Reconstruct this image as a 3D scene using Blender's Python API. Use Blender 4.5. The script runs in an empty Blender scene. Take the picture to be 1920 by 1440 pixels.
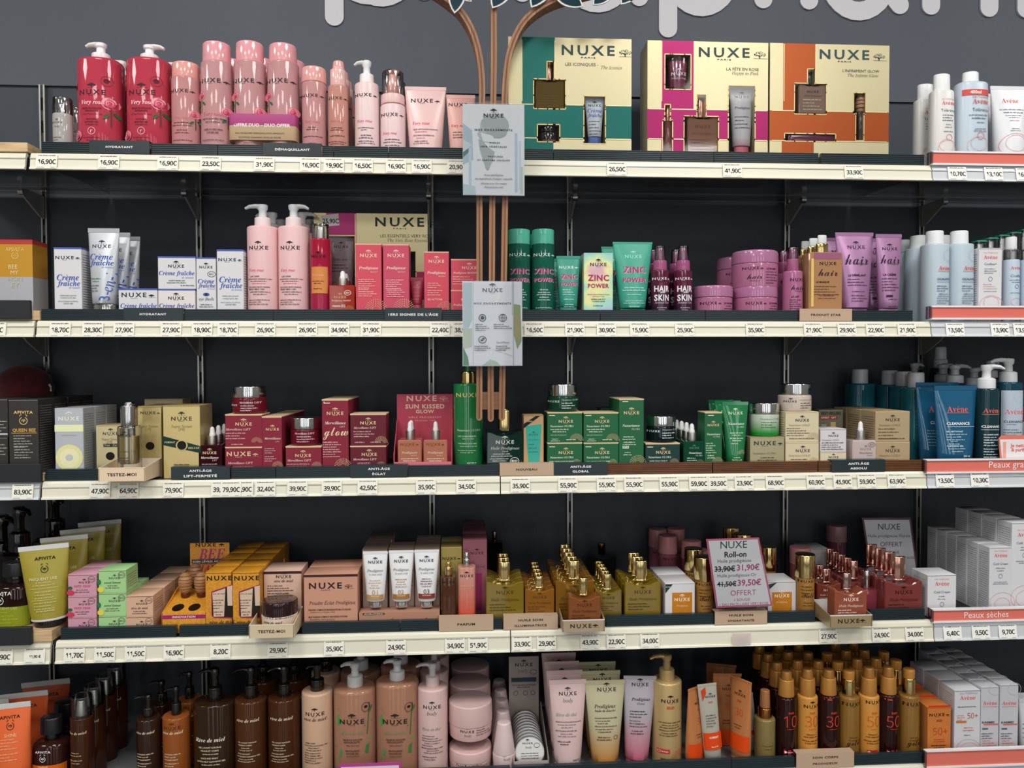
import bpy, math, random
import numpy as np
R = random.Random(7)
sc = bpy.context.scene
COL = sc.collection
rad = math.radians
# ------------------------------------------------------------------ camera
F = 1442.0
ZC = 1.50
CAMP = np.array([0.0, -1.44, ZC])
YAW, PITCH, ROLL = rad(3.544), rad(1.417), rad(-0.150)
def _rot():
    cy, sy, cp, sp = math.cos(YAW), math.sin(YAW), math.cos(PITCH), math.sin(PITCH)
    f = np.array([sy*cp, cy*cp, -sp]); r = np.array([cy, -sy, 0.0]); u = np.cross(r, f)
    cr, sr = math.cos(ROLL), math.sin(ROLL)
    return f, r*cr+u*sr, -r*sr+u*cr
FW, RT, UP = _rot()
def Wp(u, v, Y):
    d = FW + RT*(u-960)/F + UP*(720-v)/F
    return CAMP + d*((Y-CAMP[1])/d[1])
cam = bpy.data.cameras.new('camera'); camo = bpy.data.objects.new('camera', cam); COL.objects.link(camo)
from mathutils import Matrix, Vector
camo.matrix_world = Matrix(((RT[0], UP[0], -FW[0], CAMP[0]), (RT[1], UP[1], -FW[1], CAMP[1]), (RT[2], UP[2], -FW[2], CAMP[2]), (0, 0, 0, 1)))
cam.sensor_width = 36; cam.lens = F/1920*36; cam.clip_start = 0.02
sc.camera = camo
# ------------------------------------------------------------------ world, light, exposure
w = bpy.data.worlds.new('world'); sc.world = w; w.use_nodes = True
w.node_tree.nodes['Background'].inputs[0].default_value = (0.75, 0.8, 0.9, 1)
w.node_tree.nodes['Background'].inputs[1].default_value = 0.3
vs = sc.view_settings; vs.view_transform = 'Standard'; vs.look = 'None'; vs.exposure = 0.12; vs.gamma = 1; vs.use_curve_mapping = False
sc.cycles.max_bounces = 8; sc.cycles.transparent_max_bounces = 12; sc.cycles.caustics_reflective = False; sc.cycles.caustics_refractive = False
def area(name, loc, rot, sx, sy, power, colr):
    l = bpy.data.lights.new(name, 'AREA'); l.shape = 'RECTANGLE'; l.size = sx; l.size_y = sy; l.energy = power; l.color = colr
    o = bpy.data.objects.new(name, l); COL.objects.link(o); o.location = loc; o.rotation_euler = rot; return o
CEIL = 3.05
PANELS = [(-2.3, -1.15), (-0.75, -1.15), (0.8, -1.15), (2.3, -1.15), (-1.5, -2.6), (0.0, -2.6), (1.5, -2.6), (-1.5, -4.1), (1.5, -4.1)]
for i, (x, y) in enumerate(PANELS):
    area('ceiling_panel_light', (x, y, CEIL-0.03), (0, 0, 0), 0.58, 0.58, 18 if y > -2 else 13, (1.0, 0.985, 0.95))
for x in (-2.6, -1.3, 0.1, 1.5, 2.7):        # tall panes of the shop front behind the photographer
    area('shop_window_light', (x, -5.35, 1.55), (rad(90), 0, 0), 0.5, 2.5, 10.5, (0.93, 0.97, 1.0))
# ------------------------------------------------------------------ materials
def lin(h):
    h = h.lstrip('#'); c = [int(h[i:i+2], 16)/255 for i in (0, 2, 4)]
    return tuple(x/12.92 if x <= 0.04045 else ((x+0.055)/1.055)**2.4 for x in c)
_M = {}
def M(h, kind='plast'):
    k = (h, kind)
    if k in _M: return _M[k]
    m = bpy.data.materials.new(kind+'_'+h.strip('#')); m.use_nodes = True
    nt = m.node_tree; b = nt.nodes['Principled BSDF']; c = lin(h)
    if kind in ('plast', 'gloss', 'pearl', 'liq', 'card', 'milk'):
        lu = .3*c[0]+.59*c[1]+.11*c[2]; c = tuple(x+(lu-x)*.1 for x in c)
    b.inputs['Base Color'].default_value = (*c, 1)
    def S(n, v): b.inputs[n].default_value = v
    def noise(scale, lo, hi, sock='Roughness', stretch=None):
        tc = nt.nodes.new('ShaderNodeTexCoord'); mp = nt.nodes.new('ShaderNodeMapping'); nz = nt.nodes.new('ShaderNodeTexNoise'); mr = nt.nodes.new('ShaderNodeMapRange')
        nz.inputs['Scale'].default_value = scale; nz.inputs['Detail'].default_value = 3
        if stretch: mp.inputs['Scale'].default_value = stretch
        nt.links.new(tc.outputs['Object'], mp.inputs[0]); nt.links.new(mp.outputs[0], nz.inputs['Vector']); nt.links.new(nz.outputs[0], mr.inputs[0])
        mr.inputs[3].default_value = lo; mr.inputs[4].default_value = hi
        if sock == 'col': return mr, nz
        nt.links.new(mr.outputs[0], b.inputs[sock]); return mr, nz
    S('Roughness', 0.35)
    if kind == 'card': S('Roughness', 0.5); noise(60, 0.42, 0.58); S('Specular IOR Level', 0.35)
    elif kind == 'matte': S('Roughness', 0.8); S('Specular IOR Level', 0.2)
    elif kind == 'wallp': noise(3, 0.45, 0.6); S('Specular IOR Level', 0.4)
    elif kind == 'plast': S('Roughness', 0.3)
    elif kind == 'gloss': S('Roughness', 0.12); S('Coat Weight', 0.3)
    elif kind == 'print': S('Roughness', 0.5); S('Specular IOR Level', 0.25)
    elif kind == 'liq': S('Roughness', 0.07); S('Transmission Weight', 0.25); S('IOR', 1.2); S('Coat Weight', 0.5); S('Coat Roughness', 0.03)
    elif kind == 'glass': S('Roughness', 0.02); S('Transmission Weight', 0.92); S('IOR', 1.3)
    elif kind == 'oil': S('Roughness', 0.05); S('Transmission Weight', 0.5); S('IOR', 1.3); S('Coat Weight', 0.6); S('Coat Roughness', 0.02)
    elif kind in ('clear', 'film'):          # thin transparent plastic: fresnel mix of see-through and gloss
        nt.nodes.remove(b); out = nt.nodes['Material Output']; mx = nt.nodes.new('ShaderNodeMixShader'); tr_ = nt.nodes.new('ShaderNodeBsdfTransparent'); gl = nt.nodes.new('ShaderNodeBsdfGlossy'); lw = nt.nodes.new('ShaderNodeFresnel'); mm = nt.nodes.new('ShaderNodeMath')
        tr_.inputs[0].default_value = (.95, .96, .96, 1) if kind == 'clear' else (1, 1, 1, 1); gl.inputs['Color'].default_value = (.9, .9, .9, 1); gl.inputs['Roughness'].default_value = .12 if kind == 'clear' else .05
        lw.inputs[0].default_value = 1.5; mm.operation = 'MULTIPLY_ADD'; mm.inputs[1].default_value = 1.0 if kind == 'clear' else .5; mm.inputs[2].default_value = .09 if kind == 'clear' else 0; mm.use_clamp = True
        nt.links.new(lw.outputs[0], mm.inputs[0]); nt.links.new(mm.outputs[0], mx.inputs[0]); nt.links.new(tr_.outputs[0], mx.inputs[1]); nt.links.new(gl.outputs[0], mx.inputs[2]); nt.links.new(mx.outputs[0], out.inputs['Surface'])
    elif kind == 'milk': S('Roughness', 0.25); S('Alpha', 0.55)
    elif kind == 'metal': S('Metallic', 1.0); S('Roughness', 0.14)
    elif kind == 'brush': S('Metallic', 1.0); S('Roughness', 0.35)
    elif kind == 'foil': S('Metallic', 0.55); S('Roughness', 0.34)
    elif kind == 'pearl': S('Metallic', 0.35); S('Roughness', 0.3)
    elif kind in ('wood', 'ply', 'honey', 'velvet', 'holo'):
        sc_, st = {'wood': (14, (1, 1, 9)), 'ply': (60, (9, 1, 0.15)), 'honey': (260, None), 'velvet': (80, None), 'holo': (14, None)}[kind]
        nz = noise(sc_, 0, 1, 'col', st)[0]
        rp = nt.nodes.new('ShaderNodeValToRGB'); e = rp.color_ramp.elements
        k2 = {'wood': 0.62, 'ply': 0.55, 'honey': 0.8, 'velvet': 0.5, 'holo': 0.9}[kind]
        e[0].color = (*[x*k2 for x in c], 1); e[1].color = (*[min(1, x*1.15) for x in c], 1); e[0].position = .3; e[1].position = .7
        if kind == 'holo':
            for p_, hh in ((.4, 'ece9a0'), (.5, 'a6ddc4'), (.6, 'b9b4e6')):
                q = e.new(p_); q.color = (*lin(hh), 1)
        nt.links.new(nz.outputs[0], rp.inputs[0]); nt.links.new(rp.outputs[0], b.inputs['Base Color'])
        S('Roughness', 0.9 if kind == 'velvet' else 0.42)
        if kind == 'velvet': S('Sheen Weight', 0.2)
    m.diffuse_color = (*c, 1)
    _M[k] = m; return m
def G2(h1, h2, z0, z1, kind='plast'):          # two-tone gradient dye along the height of a tube or bottle
    k = (h1, h2, round(z0, 4), round(z1, 4), kind)
    if k in _M: return _M[k]
    m = M(h1, kind).copy(); nt = m.node_tree; b = nt.nodes['Principled BSDF']
    tc = nt.nodes.new('ShaderNodeTexCoord'); sp = nt.nodes.new('ShaderNodeSeparateXYZ'); mr = nt.nodes.new('ShaderNodeMapRange'); rp = nt.nodes.new('ShaderNodeValToRGB')
    mr.inputs[1].default_value = z0; mr.inputs[2].default_value = z1
    rp.color_ramp.elements[0].color = (*lin(h1), 1); rp.color_ramp.elements[1].color = (*lin(h2), 1)
    nt.links.new(tc.outputs['Object'], sp.inputs[0]); nt.links.new(sp.outputs[2], mr.inputs[0]); nt.links.new(mr.outputs[0], rp.inputs[0]); nt.links.new(rp.outputs[0], b.inputs['Base Color'])
    _M[k] = m; return m
GOLD = M('e3c98a', 'metal'); CHROME = M('dcdcdc', 'metal'); ROSEG = M('e0a898', 'metal'); SILVER = M('c9c7c2', 'brush')
CLEAR = M('e8e8ea', 'clear'); FILM = M('ffffff', 'film'); WHITE = M('e9e9ec', 'plast')
# ------------------------------------------------------------------ mesh helpers
class MB:
    def __init__(s): s.v = []; s.f = []; s.m = []; s.mats = []
    def add(s, vs, fs, mat=None):
        if mat is not None and mat not in s.mats: s.mats.append(mat)
        mi = s.mats.index(mat) if mat is not None else 0
        n = len(s.v); s.v.extend([tuple(map(float, p)) for p in vs]); s.f.extend([tuple(int(i)+n for i in f) for f in fs]); s.m.extend([mi]*len(fs)); return s
    def box(s, x0, x1, y0, y1, z0, z1, mat=None, c=0.0):
        if c <= 0:
            vs = [(x, y, z) for z in (z0, z1) for y in (y0, y1) for x in (x0, x1)]
            return s.add(vs, [(0, 2, 3, 1), (4, 5, 7, 6), (0, 1, 5, 4), (2, 6, 7, 3), (0, 4, 6, 2), (1, 3, 7, 5)], mat)
        pr = [(x0+c, y0), (x1-c, y0), (x1, y0+c), (x1, y1-c), (x1-c, y1), (x0+c, y1), (x0, y1-c), (x0, y0+c)]
        cx, cy = (x0+x1)/2, (y0+y1)/2
        def ring(z, k): return [(cx+(x-cx)*(1-k/max(1e-6, (x1-x0)/2)), cy+(y-cy)*(1-k/max(1e-6, (y1-y0)/2)), z) for x, y in pr]
        vs = ring(z0, c)+ring(z0+c, 0)+ring(z1-c, 0)+ring(z1, c)
        fs = [tuple(range(7, -1, -1)), tuple(range(24, 32))]
        for r in range(3):
            for i in range(8):
                j = (i+1) % 8; fs.append((r*8+i, r*8+j, r*8+8+j, r*8+8+i))
        return s.add(vs, fs, mat)
    def loft(s, rings, mat=None, seg=28, cap=True):
        # ring: (z, a, b, p, ox, oy)
        vs = []
        for rg in rings:
            z, a, b, p = rg[:4]; ox, oy = (rg[4], rg[5]) if len(rg) > 4 else (0, 0)
            for i in range(seg):
                t = 2*math.pi*i/seg; ct, st = math.cos(t), math.sin(t)
                if p == 2: x, y = ct, st
                else: x = math.copysign(abs(ct)**(2/p), ct); y = math.copysign(abs(st)**(2/p), st)
                vs.append((ox+a*x, oy+b*y, z))
        fs = []
        for r in range(len(rings)-1):
            for i in range(seg):
                j = (i+1) % seg; fs.append((r*seg+i, r*seg+j, (r+1)*seg+j, (r+1)*seg+i))
        if cap: fs.append(tuple(range(seg-1, -1, -1))); k = (len(rings)-1)*seg; fs.append(tuple(range(k, k+seg)))
        return s.add(vs, fs, mat)
    def prism(s, pts, y0, y1, mat=None, axis='y', c=0.0):
        # polygon (x,z) counter-clockwise seen from -Y; extruded y0..y1
        n = len(pts); P = np.array(pts, float)
        if c > 0:
            ctr = P.mean(0); nx = []
            for i in range(n):
                a, b, d = P[i-1], P[i], P[(i+1) % n]
                e1 = b-a; e2 = d-b; n1 = np.array([-e1[1], e1[0]])/(np.linalg.norm(e1)+1e-9); n2 = np.array([-e2[1], e2[0]])/(np.linalg.norm(e2)+1e-9)
                q = n1+n2; q = q/(np.linalg.norm(q)+1e-9); nx.append(b+q*c)
            L = [(np.array(nx), y0), (P, y0+c), (P, y1-c), (np.array(nx), y1)]
        else: L = [(P, y0), (P, y1)]
        vs = []
        for Q, y in L:
            for x, z in Q: vs.append((x, y, z) if axis == 'y' else ((y, x, z) if axis == 'x' else (x, z, y)))
        fs = [tuple(range(n)), tuple(range((len(L)-1)*n+n-1, (len(L)-1)*n-1, -1))]
        for r in range(len(L)-1):
            for i in range(n):
                j = (i+1) % n; fs.append((r*n+j, r*n+i, (r+1)*n+i, (r+1)*n+j))
        return s.add(vs, fs, mat)
    def tube(s, pts, rs, mat=None, seg=10, flat=1.0):
        pts = [np.array(p, float) for p in pts]; vs = []; k = len(pts)
        for i, p in enumerate(pts):
            t = pts[min(i+1, k-1)]-pts[max(i-1, 0)]; t = t/(np.linalg.norm(t)+1e-9)
            a = np.cross(t, [0, 0, 1.0]);
            if np.linalg.norm(a) < .15: a = np.cross(t, [0, 1.0, 0])
            a /= np.linalg.norm(a); b = np.cross(a, t); r = rs[i] if hasattr(rs, '__len__') else rs
            for q in range(seg):
                th = 2*math.pi*q/seg; vs.append(p+a*math.cos(th)*r+b*math.sin(th)*r*flat)
        fs = [(r*seg+i, (r+1)*seg+i, (r+1)*seg+(i+1) % seg, r*seg+(i+1) % seg) for r in range(k-1) for i in range(seg)]
        fs += [tuple(range(seg)), tuple(range((k-1)*seg+seg-1, (k-1)*seg-1, -1))]
        return s.add(vs, fs, mat)
    def build(s, name, mat=None, parent=None, smooth=True, ang=38):
        me = bpy.data.meshes.new(name); me.from_pydata(s.v, [], s.f)
        for m in (s.mats or [mat]): me.materials.append(m)
        if len(s.mats) > 1: me.polygons.foreach_set('material_index', s.m)
        if smooth:
            me.polygons.foreach_set('use_smooth', [True]*len(s.f)); me.set_sharp_from_angle(angle=rad(ang))
        me.update()
        o = bpy.data.objects.new(name, me); COL.objects.link(o)
        if parent: o.parent = parent
        return o
def tag(o, label=None, cat=None, grp=None, kind=None):
    if label: o['label'] = label
    if cat: o['category'] = cat
    if grp: o['group'] = grp
    if kind: o['kind'] = kind
    return o
def empty(name, loc, rz=0):
    o = bpy.data.objects.new(name, None); COL.objects.link(o); o.location = loc; o.rotation_euler = (0, 0, rz); o.empty_display_size = .02; return o
# ------------------------------------------------------------------ lettering
mi = lambda s: ''.join(chr(0x1D434+ord(x)-65) if 'A' <= x <= 'Z' else ('\u210e' if x == 'h' else chr(0x1D44E+ord(x)-97)) if 'a' <= x <= 'z' else x for x in s)
mb = lambda s: ''.join(chr(0x1D468+ord(x)-65) if 'A' <= x <= 'Z' else chr(0x1D482+ord(x)-97) if 'a' <= x <= 'z' else x for x in s)
ms = lambda s: ''.join(chr(0x1D4D0+ord(x)-65) if 'A' <= x <= 'Z' else chr(0x1D4EA+ord(x)-97) if 'a' <= x <= 'z' else x for x in s)
mr_ = lambda s: ''.join(chr(0x1D400+ord(x)-65) if 'A' <= x <= 'Z' else chr(0x1D41A+ord(x)-97) if 'a' <= x <= 'z' else x for x in s)
ACC = {'è': ('e', '`'), 'é': ('e', "'"), 'ê': ('e', '^'), 'î': ('i', '^'), 'É': ('E', "'"), 'ô': ('o', '^')}
_T = {}
def _raw(s, sp=1.0, bold=0.0):
    c = bpy.data.curves.new('t', 'FONT'); c.body = s; c.resolution_u = 2; c.fill_mode = 'FRONT'; c.space_character = sp; c.offset = bold
    o = bpy.data.objects.new('t', c); me = bpy.data.meshes.new_from_object(o)
    n = len(me.vertices); v = np.zeros(n*3); me.vertices.foreach_get('co', v); v = v.reshape(-1, 3)[:, :2]
    f = [tuple(p.vertices) for p in me.polygons]
    bpy.data.objects.remove(o); bpy.data.curves.remove(c); bpy.data.meshes.remove(me); return v, f
def tm(s, st):
    k = (s, st)
    if k in _T: return _T[k]
    if st in 'iIcs':
        base = ''.join(ACC[x][0] if x in ACC else x for x in s)
        fn = {'i': mi, 'I': mb, 'c': ms, 's': mr_}[st]
        v, f = _raw(fn(base))
        for i, x in enumerate(s):       # accents laid over the italic letter
            if x in ACC:
                pre, _ = _raw(fn(base[:i+1]))
                xr = pre[:, 0].max(); top = .70 if x.isupper() else .5; cx = xr-.17
                kd = ACC[x][1]
                segs = {'`': [(-.10, .17, .04, .03)], "'": [(-.02, .03, .12, .17)], '^': [(-.1, .03, .0, .15), (.0, .15, .1, .03)]}[kd]
                for x0, y0, x1, y1 in segs:
                    q = np.array([(cx+x0, top+y0-.03), (cx+x1, top+y1-.03), (cx+x1, top+y1+.03), (cx+x0, top+y0+.03)]); n = len(v)
                    v = np.vstack([v, q]); f = f+[(n, n+1, n+2, n+3)]
    elif st in 'dt':
        v, f = _raw(''.join(chr(0x1D7E2+int(x)) if x.isdigit() else ('\U0001D5A2' if x == 'C' else x) for x in s), 1.0, .02 if st == 'd' else -.006)
        if st == 'd': n = len(v); v = np.vstack([v, v+np.array([.032, 0])]); f = f+[tuple(i+n for i in q) for q in f]
    elif st == 'w': v, f = _raw(s, 1.35, .024); v = v*np.array([1.25, 1])
    elif st == 'W': v, f = _raw(s, 1.12, .03); v = v*np.array([1.15, 1])
    elif st == 'b': v, f = _raw(s, 1.0, .025)
    else: v, f = _raw(s)
    if len(v) == 0: v = np.zeros((1, 2)); f = []
    lo, hi = v.min(0), v.max(0); wd = hi[0]-lo[0] or 1
    v = (v-(lo+hi)/2)/wd
    _T[k] = (v, f, (hi[1]-lo[1])/wd); return _T[k]
def ell(w, h, n=12, cx=0, cy=0, rot=0):
    t = np.linspace(0, 2*math.pi, n, endpoint=False); x = np.cos(t)*w/2; y = np.sin(t)*h/2
    c, s_ = math.cos(rot), math.sin(rot)
    return np.c_[cx+x*c-y*s_, cy+x*s_+y*c], [tuple(range(n))]
def cat_(L):
    vs, fs, n = [], [], 0
    for v, f in L:
        vs.append(np.asarray(v, float)); fs += [tuple(i+n for i in q) for q in f]; n += len(v)
    return np.vstack(vs), fs
def rect(w, h, cx=0, cy=0, nx=1):
    xs = np.linspace(-w/2, w/2, nx+1)+cx
    v = [(x, y) for x in xs for y in (cy-h/2, cy+h/2)]
    return np.array(v), [(2*i, 2*i+2, 2*i+3, 2*i+1) for i in range(nx)]
def ringp(w, h, t, n=22, a0=0, a1=360, cx=0, cy=0):
    th = np.radians(np.linspace(a0, a1, n+1)); v = []
    for q in th: v += [(cx+math.cos(q)*w/2, cy+math.sin(q)*h/2), (cx+math.cos(q)*(w/2-t), cy+math.sin(q)*(h/2-t))]
    return np.array(v), [(2*i, 2*i+1, 2*i+3, 2*i+2) for i in range(n)]
def emblem(w, fine=False):     # small spreading tree mark
    L = []
    r_ = random.Random(3)
    if fine:
        for i in range(70):
            a = r_.random()*2*math.pi; q = math.sqrt(r_.random())
            x = math.cos(a)*q*.5; y = .32+math.sin(a)*q*.2
            L.append(ell(w*.075, w*.035, 6, x*w, y*w, r_.random()*3))
    else:
        for x, y, a, b in ((0, .38, .5, .2), (-.28, .28, .4, .16), (.28, .28, .4, .16), (0, .26, .3, .12)): L.append(ell(a*w, b*w, 10, x*w, y*w))
    L.append((np.array([(-.05, 0), (.05, 0), (.03, .26), (-.02, .26)])*w, [(0, 1, 2, 3)]))
    L.append((np.array([(-.02, .12), (.02, .1), (.2, .25), (.16, .26)])*w, [(0, 1, 2, 3)]))
    L.append((np.array([(.0, .12), (-.02, .1), (-.2, .25), (-.16, .26)])*w, [(0, 3, 2, 1)]))
    L.append(rect(w*1.1, w*.025, .1*w, -.01*w))
    return cat_(L)
def motif(r):                  # fan of little petals
    L = []
    for ring, n in ((1.0, 17), (.8, 14), (.6, 11), (.4, 8)):
        for i in range(n):
            a = math.pi*(i+.5*(ring in (.8, .4)))/n
            L.append(ell(r*.17, r*.05, 6, math.cos(a)*ring*r*.88, math.sin(a)*ring*r*.88, a))
    return cat_(L)
def bee(w):                    # round monogram
    return cat_([ringp(w*.8, w*.8, w*.07, 16, 115, 425, 0, -w*.05), rect(w*.07, w*.3, 0, -.05*w), rect(w*.34, w*.07, 0, .04*w), rect(w*.07, w*.16, -.14*w, -.04*w), rect(w*.07, w*.16, .14*w, -.04*w),
                 ringp(w*.3, w*.3, w*.06, 8, 60, 200, -w*.22, w*.42), ringp(w*.3, w*.3, w*.06, 8, -20, 120, w*.22, w*.42)])
def micro(w, h, seed):
    r_ = random.Random(seed); x = -w/2; L = []
    while x < w/2-h*.5:
        for _ in range(r_.randint(2, 8)):
            hh = h*r_.choice((.7, .7, 1, .85)); ww = h*r_.choice((.3, .45, .45))
            if x+ww > w/2: break
            L.append(rect(ww, hh, x+ww/2, (hh-h)/2)); x += ww+h*.16
        x += h*.4
    return cat_(L) if L else rect(w, h)
def rose(w):
    out = [('e88a9c', ell(w, w*.92, 12)), ('f3a9b5', ell(w*.8, w*.6, 10, -w*.05, w*.12)), ('d8486a', ell(w*.62, w*.6, 10)), ('ef8fa2', ell(w*.46, w*.4, 10, 0, w*.04)), ('c2264c', ell(w*.3, w*.28, 8)), ('e86a86', ell(w*.15, w*.13, 6))]
    out += [('2c4a34', rect(w*.05, w*1.3, w*.08, -w*1.05)), ('2f6a3c', ell(w*.5, w*.22, 8, -w*.22, -w*.95, .8)), ('2f6a3c', ell(w*.5, w*.22, 8, w*.36, -w*.8, 2.3))]
    return out
# ------------------------------------------------------------------ print placement and product builders
SH = {1: ZC+.3827, 2: ZC+.0823, 3: ZC-.2090, 4: ZC-.5012, 5: ZC-.787}
YF = 0.017; WALL = 0.32
def pxm(u, v, Y):
    P = Wp(u, v, Y)-CAMP; return float(P@FW)/F
def prints(P, root, surf, u, yfr, z0, s, yo=0.0, name='lettering'):
    mbd = MB(); k = 0; curved = abs(surf(0, .02)-surf(.008, .02)) > 1e-6; base = .0007 if curved and any(q[0] == 'q' and q[3] > 25 for q in P) else 0
    def put(v, f, cx, cz, col, kind='print', sc_=1.0):
        nonlocal k
        k += 1; e = .00025+k*.00006+base
        v = np.asarray(v)*sc_; pts = []
        for a, b in v:
            x, z = cx+a, max(.0006, cz+b); pts.append((x, surf(x, z)-e, z))
        mbd.add(pts, f, M(col, kind))
    for q in P:
        t = q[0]
        Z = lambda v: Wp(u, v, yfr)[2]-z0
        if t == 'N':
            _, kd, du, v, w_, c = q; W_ = w_*s
            if kd in ('R', 'F'):
                lw = W_*.76; g = tm('NUXE', 'w'); put(g[0]*np.array([lw, lw*.19/g[2]]), g[1], (du-w_*.12)*s, Z(v), c)
                put(*emblem(W_*.19, kd == 'F'), (du+w_*.41)*s, Z(v)-W_*.075, c)
            else:
                g = tm('NUXE', 'w'); put(g[0]*np.array([W_, W_*.2/g[2]]), g[1], du*s, Z(v), c)
                if kd == 'T': put(*emblem(W_*.36), du*s, Z(v)+W_*.17, c)
            if w_ > 26:
                g = tm('PARIS', 'w'); pw = (lw if kd in ('R', 'F') else W_)*.27; put(g[0]*np.array([pw, pw*.11/g[2]]), g[1], (du-(w_*.12 if kd in ('R', 'F') else 0))*s, Z(v)-(lw if kd in ('R', 'F') else W_)*.135, c)
        elif t == 'x':
            _, tx, st, du, v, w_, c = q[:7]; g = tm(tx, st); ks = q[7] if len(q) > 7 else 1
            put(g[0]*np.array([w_*s, w_*s*ks]), g[1], du*s, Z(v), c)
        elif t == 'xv':
            _, tx, st, du, v, w_, c = q[:7]; g = tm(tx, st); put(np.c_[-g[0][:, 1]*1.2+g[0][:, 0]*.25, g[0][:, 0]]*w_*s, g[1], du*s, Z(v), c)
        elif t == 'm':
            _, rows, pitch, h, du, v, w_, c = q
            for i in range(rows):
                ww = w_*(1, .75, .9, .6, .85)[(i+int(v)) % 5]
                put(*micro(ww*s, h*s, int(v)*7+i), (du-(w_-ww)/2)*s if (rows > 2) else du*s, Z(v+i*pitch), c)
        elif t == 'q': put(*rect(q[3]*s, q[4]*s, nx=24 if q[3] > 20 else 2), q[1]*s, Z(q[2]), q[5], q[6] if len(q) > 6 else 'print')
        elif t == 'e': put(*ell(q[3]*s, q[4]*s, 16), q[1]*s, Z(q[2]), q[5])
        elif t == 'o': put(*ringp(q[3]*s, q[4]*s, q[5]*s), q[1]*s, Z(q[2]), q[6])
        elif t == 'f': put(*motif(q[3]*s), q[1]*s, Z(q[2]), q[4])
        elif t == 'b': put(*bee(q[3]*s), q[1]*s, Z(q[2]), q[4])
        elif t == 'r':
            for c, g in rose(q[3]*s): put(*g, q[1]*s, Z(q[2]), c)
        elif t == 'p':
            pts = np.array([(a*s, Z(b)) for a, b in q[1]]); put(pts, [tuple(range(len(pts)))], 0, 0, q[2], q[3] if len(q) > 3 else 'print')
    if mbd.v: return mbd.build(name, parent=root, smooth=False)
ORD = ['', '', 'second', 'third', 'fourth', 'fifth', 'sixth', 'seventh', 'eighth']
def kids(o): return [c for c in COL.objects if c.parent == o]
def copy_file(root, n, dy, label, grp, jx=.0, dx=0.0):
    parts = kids(root); r_ = random.Random(label)
    for k in range(2, n+1):
        c = root.copy(); COL.objects.link(c); c.location = (root.location[0]+r_.uniform(-jx, jx)+dx*(k-1), root.location[1]+dy*(k-1), root.location[2])
        c['label'] = f'{label}, {ORD[k]} in file'; c['group'] = grp
        for p in parts:
            d = p.copy(); COL.objects.link(d); d.parent = c
    root['label'] = f'{label}, front of file'; root['group'] = grp
    return root
def fin(root, label, cat, grp, n, dy, jx=0, dx=0.0):
    root['label'] = label; root['category'] = cat
    if grp: root['group'] = grp
    if n > 1: copy_file(root, n, dy, label, grp or (cat+' file: '+label)[:60], jx, dx)
    return root
def carton(sh, u, vt, w_, d, col, label, P=(), name='carton', cat='carton', yf=YF, vb=None, n=1, gap=.001, grp=None, kind='card', lid=None, top=None, rz=0, dx=0.0, jx=.0, side=None, z0=None):
    """folding carton: u = centre of the front face, vt = its top edge, widths in photo pixels, d = depth in metres"""
    z0 = (SH[sh] if vb is None else Wp(u, vb, yf)[2]) if z0 is None else z0
    vm = vt+40; s = pxm(u, vm, yf); xl = Wp(u-w_/2, vm, yf)[0]; xr = Wp(u+w_/2, vm, yf)[0]; wm = xr-xl-.0006
    H = Wp(u, vt, yf)[2]-z0
    m = MB(); m.box(-wm/2, wm/2, -d/2, d/2, 0, H, M(col, kind), c=.0006)
    m.box(-wm/2+.0004, wm/2-.0004, -d/2-.0002, -d/2+.001, H-.0022, H-.0012, M('8a8580' if lid is None else lid, 'matte'))
    o = m.build(name); o.location = ((xl+xr)/2, yf+d/2, z0); o.rotation_euler = (0, 0, rz)
    if top: MB().box(-wm/2-.0001, wm/2+.0001, -d/2-.0003, d/2, H-top[1], H+.0003, M(top[0], kind)).build('lid_band', parent=o)
    prints([q for q in P if q[0] != 'S'], o, lambda x, z: -d/2, u, yf, z0, s)
    for q in P:                                   # print on a side panel: ('S', side, col) rows of fine copy
        if q[0] == 'S':
            g = MB(); sg = q[1]; X = sg*(wm/2+.0003)
            for i in range(int(H/.0045)-3):
                v, f = micro(d*.8, .0016, i+3); g.add([(X, a*sg, b+H-.012-i*.0045) for a, b in v], f, M(q[2], 'print'))
            g.build('side_text', parent=o, smooth=False)
    o.data.name = name
    return fin(o, label, cat, grp, n, d+gap, jx, dx)
def prof(rings):
    z = np.array([r[0] for r in rings]); a = np.array([r[1] for r in rings]); b = np.array([r[2] for r in rings]); p = rings[len(rings)//2][3]
    o = np.argsort(z, kind='stable')
    def f(x, zz):
        A = np.interp(zz, z[o], a[o]); B = np.interp(zz, z[o], b[o]); t = min(.985, abs(x)/max(A, 1e-6))
        return -B*(1-t**p)**(1/p)
    return f
def roundprof(z0, z1, a0, a1, dr, p, rb, rt):
    h = z1-z0; rb = min(rb, h*.45); rt = min(rt, h*.45); L = []
    for k in range(4):
        t = k/4*math.pi/2; L.append((z0+rb*(1-math.sin(t)) if False else z0+rb*(1-math.cos(t)), a0-rb*(1-math.sin(t)), 0))
    L.append((z0+rb, a0, 0)); L.append(((z0+z1)/2, (a0+a1)/2, 0)); L.append((z1-rt, a1, 0))
    for k in range(1, 5):
        t = k/4*math.pi/2; L.append((z1-rt+rt*math.sin(t), a1-rt*(1-math.cos(t)), 0))
    out = []
    for z, a, _ in L:
        base = a0+(a1-a0)*(z-z0)/h; out.append((z, a, base*dr-(base-a), p))
    return out
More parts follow.
